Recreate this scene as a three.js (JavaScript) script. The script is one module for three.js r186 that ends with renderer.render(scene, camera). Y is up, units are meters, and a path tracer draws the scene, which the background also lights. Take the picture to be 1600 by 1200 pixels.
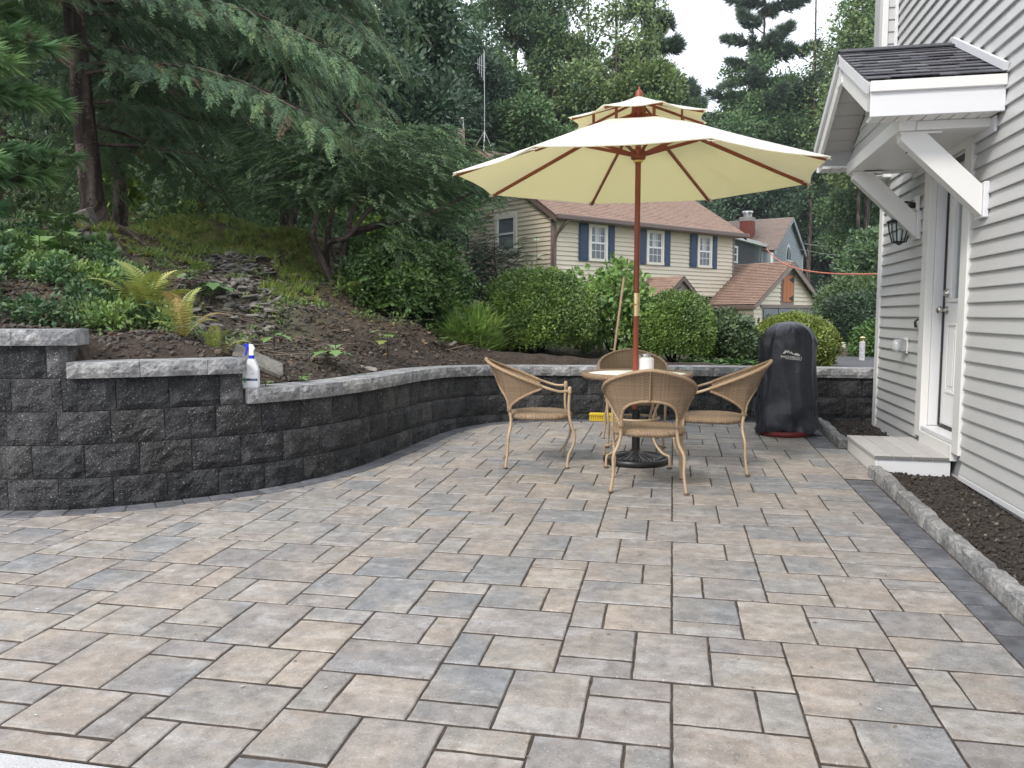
import * as THREE from 'three';
import { ImprovedNoise } from 'three/addons/math/ImprovedNoise.js';
import { mergeGeometries, toCreasedNormals } from 'three/addons/utils/BufferGeometryUtils.js';

// ───────── camera, sky, sun, exposure ─────────
const scene = new THREE.Scene();
const F = 1250, PITCH = Math.atan((600 - 492) / F), YAW = 0.2085, EYE = 1.2;
const camera = new THREE.PerspectiveCamera(2 * Math.atan(600 / F) * 180 / Math.PI, 4 / 3, 0.05, 600);
camera.position.set(0, EYE, 0);
camera.rotation.order = 'YXZ';
camera.rotation.set(-PITCH, YAW, 0);
camera.updateMatrixWorld(true);

const renderer = new THREE.WebGLRenderer({ antialias: true });
renderer.toneMapping = THREE.LinearToneMapping;
renderer.toneMappingExposure = 1.98;
renderer.shadowMap.enabled = true;

const noise = new ImprovedNoise();
const N3 = (x, y, z) => noise.noise(x, y, z);
function fbm(x, y, z, o = 4) { let s = 0, a = 0.5, f = 1; for (let i = 0; i < o; i++) { s += a * N3(x * f, y * f, z * f + i * 7.3); a *= 0.5; f *= 2.03; } return s; }

{ // thin bright overcast, a little brighter overhead, with soft cloud relief
  const w = 512, h = 256, a = new Float32Array(w * h * 4);
  for (let j = 0; j < h; j++) for (let i = 0; i < w; i++) {
    const el = ((j + 0.5) / h - 0.5) * Math.PI, az = (i + 0.5) / w * Math.PI * 2;
    const x = Math.cos(el) * Math.cos(az), y = Math.sin(el), z = Math.cos(el) * Math.sin(az);
    const c = fbm(x * 2.2 + 5, y * 4.5, z * 2.2, 5);
    const L = 0.84 + 0.14 * Math.max(0, y) + 0.2 * c;
    const k = (j * w + i) * 4;
    a[k] = L * 0.93; a[k + 1] = L * 0.985; a[k + 2] = L * 1.08; a[k + 3] = 1;
  }
  const t = new THREE.DataTexture(a, w, h, THREE.RGBAFormat, THREE.FloatType);
  t.mapping = THREE.EquirectangularReflectionMapping; t.magFilter = THREE.LinearFilter; t.minFilter = THREE.LinearFilter; t.needsUpdate = true;
  scene.background = t; scene.environment = t;
}
const sun = new THREE.DirectionalLight(0xfff7ee, 1.5);
sun.position.set(-12, 22, 14); sun.target.position.set(-1, 0, -6);
sun.castShadow = true; sun.shadow.radius = 26; sun.shadow.mapSize.set(4096, 4096);
Object.assign(sun.shadow.camera, { left: -30, right: 30, top: 40, bottom: -30, near: 1, far: 120 });
scene.add(sun, sun.target);

scene.fog = new THREE.FogExp2(0xdfe8f0, 0.0004); // faint summer haze that pales the far trees

// ───────── helpers ─────────
let seed = 20240;
function rnd() { seed |= 0; seed = seed + 0x6D2B79F5 | 0; let t = Math.imul(seed ^ seed >>> 15, 1 | seed); t = t + Math.imul(t ^ t >>> 7, 61 | t) ^ t; return ((t ^ t >>> 14) >>> 0) / 4294967296; }
const R = (a, b) => a + (b - a) * rnd();
const RI = (a, b) => Math.floor(R(a, b + 1));
const gauss = () => (rnd() + rnd() + rnd() + rnd() - 2) * 0.85;
const V = (x, y, z) => new THREE.Vector3(x, y, z);
const lerp = (a, b, t) => a + (b - a) * t, clamp = (x, a, b) => Math.min(b, Math.max(a, x));
const smooth = (a, b, x) => { const t = clamp((x - a) / (b - a), 0, 1); return t * t * (3 - 2 * t); };
const D2R = Math.PI / 180;
const C = (r, g, b) => new THREE.Color().setRGB(r, g, b);

// photo pixel -> direction; distance then comes from the plane or depth the thing stands at
function ray(px, py) { return V((px - 800) / F, (600 - py) / F, -1).applyEuler(camera.rotation); }
const FWD = V(-Math.sin(YAW), 0, -Math.cos(YAW)), RIGHT = V(Math.cos(YAW), 0, -Math.sin(YAW));
function atDepth(px, py, d) { const r = ray(px, py); return camera.position.clone().addScaledVector(r, d / r.dot(FWD)); }
function atX(px, py, X) { const r = ray(px, py); return camera.position.clone().addScaledVector(r, X / r.x); }
function onPlane(px, py, o, n) { const r = ray(px, py), t = o.clone().sub(camera.position).dot(n) / r.dot(n); return camera.position.clone().addScaledVector(r, t); }
const SL = 0.019, Y0 = -0.032;
const patioY = (z) => -SL * z + Y0;
function proj(p) { const q = p.clone().sub(camera.position); const m = new THREE.Matrix4().makeRotationFromEuler(camera.rotation).transpose(); q.applyMatrix4(m); return [800 + F * q.x / -q.z, 600 - F * q.y / -q.z]; }
const cam2w = (r, d) => V(RIGHT.x * r + FWD.x * d, 0, RIGHT.z * r + FWD.z * d);

const used = {};
function numbered(n) { const k = used[n] = (used[n] ?? -1) + 1; return k ? n + '_' + String(k).padStart(3, '0') : n; }
function fin(o) { o.traverse?.((m) => { if (m.isMesh) { m.castShadow = m.receiveShadow = true; } }); return o; }
function mesh(name, geo, mat, parent) { const m = new THREE.Mesh(geo, mat); m.name = parent === scene || !parent ? numbered(name) : name; m.castShadow = m.receiveShadow = true; (parent ?? scene).add(m); return m; }
function thing(name, label, category, pos = [0, 0, 0], ry = 0, group) { const g = new THREE.Group(); g.name = numbered(name); g.position.set(...pos); g.rotation.y = ry; g.userData = { label, category }; if (group) g.userData.group = group; scene.add(g); return g; }
function tag(o, label, category, group) { o.userData.label = label; o.userData.category = category; if (group) o.userData.group = group; return o; }
function setting(name, geo, mat) { const m = mesh(name, geo, mat, scene); m.userData.kind = 'structure'; return m; }
function sub(name, parent) { const g = new THREE.Group(); g.name = name; parent.add(g); return g; }

// geometry from flat triangle list
function triGeo(pos, uv) { const g = new THREE.BufferGeometry(); g.setAttribute('position', new THREE.Float32BufferAttribute(pos, 3)); if (uv) g.setAttribute('uv', new THREE.Float32BufferAttribute(uv, 2)); g.computeVertexNormals(); return g; }
// box-projected uv in metres times s
function boxUV(g0, s = 1, ou = 0, ov = 0) {
  const g = g0.index ? g0.toNonIndexed() : g0; const p = g.attributes.position, uv = new Float32Array(p.count * 2);
  const a = V(), b = V(), c = V(), n = V();
  for (let i = 0; i < p.count; i += 3) {
    a.fromBufferAttribute(p, i); b.fromBufferAttribute(p, i + 1); c.fromBufferAttribute(p, i + 2);
    n.copy(b).sub(a).cross(c.clone().sub(a)); const x = Math.abs(n.x), y = Math.abs(n.y), z = Math.abs(n.z);
    for (let k = 0; k < 3; k++) { const q = k === 0 ? a : k === 1 ? b : c; let u, v; if (y >= x && y >= z) { u = q.x; v = q.z; } else if (x >= z) { u = q.z; v = q.y; } else { u = q.x; v = q.y; } uv[(i + k) * 2] = u * s + ou; uv[(i + k) * 2 + 1] = v * s + ov; }
  }
  g.setAttribute('uv', new THREE.BufferAttribute(uv, 2)); return g;
}
// chamfered box, 44 triangles, centred
function cbox(w, h, d, b = 0.004, s = 1) {
  b = Math.min(b, w * 0.45, h * 0.45, d * 0.45); const pos = [], H = [w / 2, h / 2, d / 2];
  const pt = (sx, sy, sz, ax) => { const q = [sx * (H[0] - b), sy * (H[1] - b), sz * (H[2] - b)]; q[ax] = [sx, sy, sz][ax] * H[ax]; return q; };
  const tri = (A, B, Cc) => { const n = [(B[1] - A[1]) * (Cc[2] - A[2]) - (B[2] - A[2]) * (Cc[1] - A[1]), (B[2] - A[2]) * (Cc[0] - A[0]) - (B[0] - A[0]) * (Cc[2] - A[2]), (B[0] - A[0]) * (Cc[1] - A[1]) - (B[1] - A[1]) * (Cc[0] - A[0])]; const m = [A[0] + B[0] + Cc[0], A[1] + B[1] + Cc[1], A[2] + B[2] + Cc[2]]; if (n[0] * m[0] / (w * w) + n[1] * m[1] / (h * h) + n[2] * m[2] / (d * d) < 0) pos.push(...A, ...Cc, ...B); else pos.push(...A, ...B, ...Cc); };
  const S = [-1, 1];
  for (let ax = 0; ax < 3; ax++) for (const s0 of S) { const q = []; for (const u of S) for (const v of S) { const k = [0, 0, 0]; k[ax] = s0; k[(ax + 1) % 3] = u; k[(ax + 2) % 3] = v; q.push(pt(...k, ax)); } tri(q[0], q[1], q[3]); tri(q[0], q[3], q[2]); }
  for (let ax = 0; ax < 3; ax++) { const a1 = (ax + 1) % 3, a2 = (ax + 2) % 3; for (const u of S) for (const v of S) { const k = [0, 0, 0]; k[a1] = u; k[a2] = v; k[ax] = -1; const A = pt(...k, a1), B = pt(...k, a2); k[ax] = 1; const Cc = pt(...k, a1), D = pt(...k, a2); tri(A, B, D); tri(A, D, Cc); } }
  for (const x of S) for (const y of S) for (const z of S) tri(pt(x, y, z, 0), pt(x, y, z, 1), pt(x, y, z, 2));
  return boxUV(triGeo(pos), s);
}
const cboxAt = (x0, x1, y0, y1, z0, z1, b = 0.004, s = 1) => { const g = cbox(x1 - x0, y1 - y0, z1 - z0, b, s); g.translate((x0 + x1) / 2, (y0 + y1) / 2, (z0 + z1) / 2); return boxUV(g, s); };
// extrude polygon [[u,v]] : map(u,v,t) -> [x,y,z], t in {0,1}
function prism(poly, map, s = 1) {
  const pos = [], A = poly.map(([u, v]) => map(u, v, 0)), B = poly.map(([u, v]) => map(u, v, 1));
  const tris = THREE.ShapeUtils.triangulateShape(poly.map(([u, v]) => new THREE.Vector2(u, v)), []);
  for (const [i, j, k] of tris) { pos.push(...A[i], ...A[j], ...A[k], ...B[i], ...B[k], ...B[j]); }
  for (let i = 0; i < poly.length; i++) { const j = (i + 1) % poly.length; pos.push(...A[i], ...B[i], ...B[j], ...A[i], ...B[j], ...A[j]); }
  return boxUV(triGeo(pos), s);
}
// tapered tube along points
function tube(pts, r0, r1 = r0, seg = 8, rad = 6, closed = false) {
  const c = new THREE.CatmullRomCurve3(pts, closed), fr = c.computeFrenetFrames(seg, closed), pos = [], nor = [], uv = [], idx = []; const L = c.getLength();
  for (let i = 0; i <= seg; i++) { const t = i / seg, p = c.getPointAt(t), r = typeof r0 === 'function' ? r0(t) : lerp(r0, r1, t); for (let j = 0; j <= rad; j++) { const a = j / rad * Math.PI * 2, n = fr.normals[i].clone().multiplyScalar(Math.cos(a)).addScaledVector(fr.binormals[i], Math.sin(a)); pos.push(p.x + n.x * r, p.y + n.y * r, p.z + n.z * r); nor.push(n.x, n.y, n.z); uv.push(j / rad * 2 * Math.PI * r, t * L); } }
  for (let i = 0; i < seg; i++) for (let j = 0; j < rad; j++) { const a = i * (rad + 1) + j, b = a + rad + 1; idx.push(a, a + 1, b, b, a + 1, b + 1); }
  if (!closed) for (const [row, p, f] of [[0, c.getPointAt(0), 1], [seg, c.getPointAt(1), 0]]) { const ci = pos.length / 3; pos.push(p.x, p.y, p.z); const tn = c.getTangentAt(row / seg).multiplyScalar(f ? -1 : 1); nor.push(tn.x, tn.y, tn.z); uv.push(0, 0); for (let j = 0; j < rad; j++) { const a = row * (rad + 1) + j; f ? idx.push(ci, a + 1, a) : idx.push(ci, a, a + 1); } }
  const g = new THREE.BufferGeometry(); g.setAttribute('position', new THREE.Float32BufferAttribute(pos, 3)); g.setAttribute('normal', new THREE.Float32BufferAttribute(nor, 3)); g.setAttribute('uv', new THREE.Float32BufferAttribute(uv, 2)); g.setIndex(idx); return g;
}
const bar = (a, b, w, h, up = V(0, 1, 0), s = 1) => { // square bar from a to b
  const g = cbox(w, h, a.distanceTo(b), Math.min(w, h) * 0.12, s); const z = b.clone().sub(a).normalize(), x = up.clone().cross(z).normalize(), y = z.clone().cross(x);
  g.applyMatrix4(new THREE.Matrix4().makeBasis(x, y, z).setPosition(a.clone().add(b).multiplyScalar(0.5))); return g;
};
const lathe = (pts, seg = 28) => new THREE.LatheGeometry(pts.map(([x, y]) => new THREE.Vector2(x, y)), seg);
function merge(list) { const keep = ['position', 'normal', 'uv']; return mergeGeometries(list.map((g0) => { const g = g0.index ? g0.toNonIndexed() : g0.clone(); if (!g.attributes.normal) g.computeVertexNormals(); if (!g.attributes.uv) g.setAttribute('uv', new THREE.BufferAttribute(new Float32Array(g.attributes.position.count * 2), 2)); for (const k of Object.keys(g.attributes)) if (!keep.includes(k)) g.deleteAttribute(k); return g; })); }
// ───────── procedural textures ─────────
const lin2s = (c) => c <= 0.0031308 ? c * 12.92 : 1.055 * Math.pow(c, 1 / 2.4) - 0.055;
function tex(n, fn, srgb, m = n) { // fn(u,v) -> [r,g,b] linear 0..1 ; tileable only if fn is
  const a = new Uint8Array(n * m * 4);
  for (let j = 0; j < m; j++) for (let i = 0; i < n; i++) { const c = fn(i / n, j / m, i, j), k = (j * n + i) * 4; for (let q = 0; q < 3; q++) { const x = clamp(c[q], 0, 1); a[k + q] = Math.round((srgb ? lin2s(x) : x) * 255); } a[k + 3] = 255; }
  const t = new THREE.DataTexture(a, n, m); t.wrapS = t.wrapT = THREE.RepeatWrapping; t.magFilter = THREE.LinearFilter; t.minFilter = THREE.LinearMipmapLinearFilter; t.generateMipmaps = true; if (srgb) t.colorSpace = THREE.SRGBColorSpace; t.needsUpdate = true; return t;
}
// fast tileable value noise
function tileNoise(p, sd) { const g = new Float32Array(p * p); let s = sd * 7919 + 17; for (let i = 0; i < p * p; i++) { s = Math.imul(s ^ s >>> 15, 2246822519) + 374761393 | 0; g[i] = ((s ^ s >>> 13) >>> 0) / 4294967296; } return (u, v) => { u = (u - Math.floor(u)) * p; v = (v - Math.floor(v)) * p; let x = u | 0, y = v | 0; if (x >= p) x = 0; if (y >= p) y = 0; let fx = u - x, fy = v - y; fx = fx * fx * (3 - 2 * fx); fy = fy * fy * (3 - 2 * fy); const X = x + 1 === p ? 0 : x + 1, Y = y + 1 === p ? 0 : y + 1, a = g[y * p + x], b = g[y * p + X], c = g[Y * p + x], d = g[Y * p + X]; return a + (b - a) * fx + (c - a) * fy + (a - b - c + d) * fx * fy; }; }
function tileFbm(p, o, sd) { const L = []; for (let i = 0; i < o; i++) L.push(tileNoise(p << i, sd + i * 13)); return (u, v) => { let s = 0, a = 0.5, n = 0; for (const f of L) { s += a * f(u, v); n += a; a *= 0.55; } return s / n; }; }
const mix3 = (a, b, t) => [lerp(a[0], b[0], t), lerp(a[1], b[1], t), lerp(a[2], b[2], t)];
const mul3 = (a, k) => [a[0] * k, a[1] * k, a[2] * k];

const big = tileFbm(6, 5, 1), bigB = tileFbm(5, 5, 50), fine = tileFbm(64, 4, 3), streak = tileFbm(24, 4, 9), grit = tileNoise(512, 77), grit2 = tileNoise(256, 5), mid = tileFbm(20, 4, 23);
const pvF = flecks(260, 0.16, 31, 0.2, 0.5);
const paverMap = tex(1024, (u, v) => {
  const a = smooth(0.36, 0.64, big(u, v)), b = smooth(0.42, 0.66, bigB(u + 0.3, v)), s = streak(u * 0.35 + mid(u, v) * 0.08, v * 1.6 + mid(v, u) * 0.05), m = mid(u, v);
  let c = mix3([0.2, 0.202, 0.205], [0.275, 0.252, 0.222], a * 0.85);
  c = mix3(c, [0.305, 0.25, 0.212], b * 0.4);
  c = mix3(c, [0.36, 0.355, 0.35], smooth(0.54, 0.72, s) * 0.4);
  c = mix3(c, [0.165, 0.168, 0.17], smooth(0.56, 0.76, 1 - s) * 0.3);
  c = mul3(c, 0.86 + 0.28 * m); const f = fine(u, v); c = mul3(c, 0.66 + 0.68 * f); c = mul3(c, 0.88 + 0.24 * grit(u, v)); c = mix3(c, [0.55, 0.54, 0.53], pvF(u, v) * 0.6); if (grit(u, v) < 0.04) c = mul3(c, 0.62);
  return c;
}, true);
const paverBump = tex(512, (u, v) => { const s = streak(u * 0.35, v * 1.6); const h = 0.45 * mid(u, v) + 0.3 * s + 0.25 * fine(u, v); return [h, h, h]; });
function flecks(p, dens, sd, r0 = 0.18, r1 = 0.5) { const c = []; let s = sd * 977 + 5; const h = () => { s = Math.imul(s ^ s >>> 15, 2246822519) + 374761393 | 0; return ((s ^ s >>> 13) >>> 0) / 4294967296; }; for (let i = 0; i < p * p; i++) c.push(h() < dens ? [h(), h(), lerp(r0, r1, h() * h()), 0.45 + 0.55 * h()] : null); return (u, v) => { u = (u - Math.floor(u)) * p; v = (v - Math.floor(v)) * p; const x = u | 0, y = v | 0; let m = 0; for (let j = -1; j < 2; j++) for (let i = -1; i < 2; i++) { const q = c[(y + j + p) % p * p + (x + i + p) % p]; if (q) { const d = Math.hypot(u - x - i - q[0], (v - y - j - q[1]) * 1.3); if (d < q[2]) m = Math.max(m, q[3] * smooth(q[2], q[2] * 0.6, d)); } } return m; }; }
const stoneMap = (dark, light, spk, dens, sd, p = 80) => { const A = tileFbm(8, 5, sd), D = tileFbm(40, 3, sd + 9), B = tileNoise(300, sd + 3), FL = flecks(p, dens, sd), F2 = flecks(p * 2, dens * 0.8, sd + 7); return tex(1024, (u, v) => { let c = mix3(dark, light, smooth(0.34, 0.7, A(u, v))); c = mul3(c, 0.5 + 1.0 * D(u, v)); c = mix3(c, spk, Math.max(FL(u, v), 0.7 * F2(u, v))); if (B(v, u) < 0.06) c = mul3(c, 0.5); return c; }, true); };
const blockMap = stoneMap([0.019, 0.0195, 0.021], [0.046, 0.046, 0.048], [0.34, 0.34, 0.34], 0.2, 101);
const capMap = stoneMap([0.2, 0.202, 0.206], [0.34, 0.34, 0.335], [0.5, 0.5, 0.5], 0.2, 151);
const curbMap = stoneMap([0.15, 0.15, 0.148], [0.26, 0.255, 0.245], [0.44, 0.43, 0.42], 0.22, 171);
const borderMap = stoneMap([0.08, 0.083, 0.093], [0.125, 0.128, 0.14], [0.2, 0.2, 0.215], 0.1, 191);
const roughBump = (() => { const A = tileFbm(10, 5, 201), B = tileFbm(48, 3, 207); return tex(512, (u, v) => { const h = 0.6 * A(u, v) + 0.4 * B(u, v); return [h, h, h]; }); })();
const soilMap = (() => { const A = tileFbm(8, 5, 301), B = tileFbm(60, 4, 307), G = tileNoise(400, 311), G2 = tileNoise(160, 317); return tex(1024, (u, v) => { let c = mix3([0.022, 0.016, 0.012], [0.07, 0.05, 0.036], A(u, v)); c = mul3(c, 0.35 + 1.3 * B(u, v)); if (G(u, v) > 0.965) c = [0.2, 0.17, 0.13]; if (G2(u, v) > 0.975) c = mix3(c, [0.28, 0.24, 0.19], 0.8); return c; }, true); })();
const soilBump = (() => { const A = tileFbm(24, 4, 331), G = tileNoise(170, 341); return tex(512, (u, v) => { const h = 0.65 * A(u, v) + 0.35 * G(u, v); return [h, h, h]; }); })();
const groundMap = (() => { const A = tileFbm(10, 5, 351), B = tileFbm(70, 3, 357), G = tileNoise(300, 361); return tex(512, (u, v) => { let k = 0.45 + 0.75 * A(u, v); k *= 0.5 + B(u, v); let c = [k, k * 0.97, k * 0.92]; if (G(u, v) > 0.96) c = mul3(c, 1.7); if (G(u, v) < 0.05) c = mul3(c, 0.5); return c; }, true); })();
const wickerMap = (() => tex(512, (u, v) => { const n = 32, x = u * n, y = v * n, ix = Math.floor(x), iy = Math.floor(y); const over = (ix + iy) % 2; const t = over ? grit2((ix + 0.5) / n, 0.31) : grit2(0.77, (iy + 0.5) / n); return mul3(over ? [0.34, 0.24, 0.15] : [0.245, 0.167, 0.102], 0.75 + 0.5 * t + 0.25 * (grit(u, v) - 0.5)); }, true))();
const wickerBump = (() => tex(512, (u, v) => { const n = 32, x = u * n, y = v * n, ix = Math.floor(x), iy = Math.floor(y); const over = (ix + iy) % 2; const fx = Math.abs(x - ix - 0.5) * 2, fy = Math.abs(y - iy - 0.5) * 2; const h = over ? 1 - fx * fx * fx : 0.85 - fy * fy * fy; return [h, h, h]; }))();
const barkMap = (() => { const A = tileFbm(12, 5, 401), B = tileFbm(40, 3, 407); return tex(512, (u, v) => { const a = A(u * 1, v * 0.25 + 0.1 * B(u, v)); let c = mix3([0.028, 0.02, 0.016], [0.13, 0.1, 0.085], smooth(0.35, 0.7, a)); return mul3(c, 0.6 + 0.8 * B(u, v)); }, true); })();
const barkBump = (() => { const A = tileFbm(14, 5, 411); return tex(512, (u, v) => { const h = A(u, v * 0.25); return [h, h, h]; }); })();
const clothBump = (() => { const A = tileFbm(7, 5, 421); return tex(512, (u, v) => { const h = A(u, v); return [h, h, h]; }); })();
const asphaltMap = (() => { const A = tileFbm(8, 4, 431), G = tileNoise(400, 433); return tex(512, (u, v) => { const k = 0.05 + 0.02 * A(u, v) + (G(u, v) > 0.9 ? 0.04 : 0); return [k, k, k * 1.05]; }, true); })();
const concreteMap = (() => { const A = tileFbm(8, 5, 441), G = tileNoise(420, 443); return tex(512, (u, v) => { const g = G(u, v); const k = 0.36 + 0.12 * A(u, v) + (g > 0.85 ? 0.15 : g < 0.15 ? -0.2 : 0); return [k, k, k * 1.01]; }, true); })();
const shingleMap = (c1, c2, c3, sd) => { const G = tileFbm(90, 3, sd), J = tileNoise(32, sd + 3); return tex(512, (u, v) => { const rows = 32, y = v * rows, iy = Math.floor(y), off = J(0.13, (iy + 0.5) / rows) ; const tabs = 14, x = (u + off * 0.2) * tabs, ix = Math.floor(x); const wob = J(((ix * 5 + 0.5) / 32) % 1, ((iy * 3 + 0.5) / rows) % 1), t = wob; let c = t < 0.5 ? mix3(c1, c2, t * 2) : mix3(c2, c3, t * 2 - 1); return mul3(c, 0.65 + 0.7 * G(u, v)); }, true); };
const roofTan = shingleMap([0.165, 0.105, 0.076], [0.26, 0.172, 0.13], [0.215, 0.145, 0.114], 451);
const roofGrey = shingleMap([0.17, 0.125, 0.105], [0.27, 0.21, 0.18], [0.22, 0.17, 0.15], 461);
const granMap = (() => { const G = tileNoise(256, 471), A = tileFbm(6, 4, 473); return tex(512, (u, v) => { const k = 0.55 + 0.5 * G(u, v) + 0.4 * A(u, v); return [k * 0.62, k * 0.62, k * 0.64]; }, true); })();
const woodMap = (() => { const A = tileFbm(16, 4, 481); return tex(512, (u, v) => { const a = A(u * 0.3, v * 2); return mix3([0.75, 0.7, 0.7], [1, 1, 1], a); }, true); })();
const leafVar = null;

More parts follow.
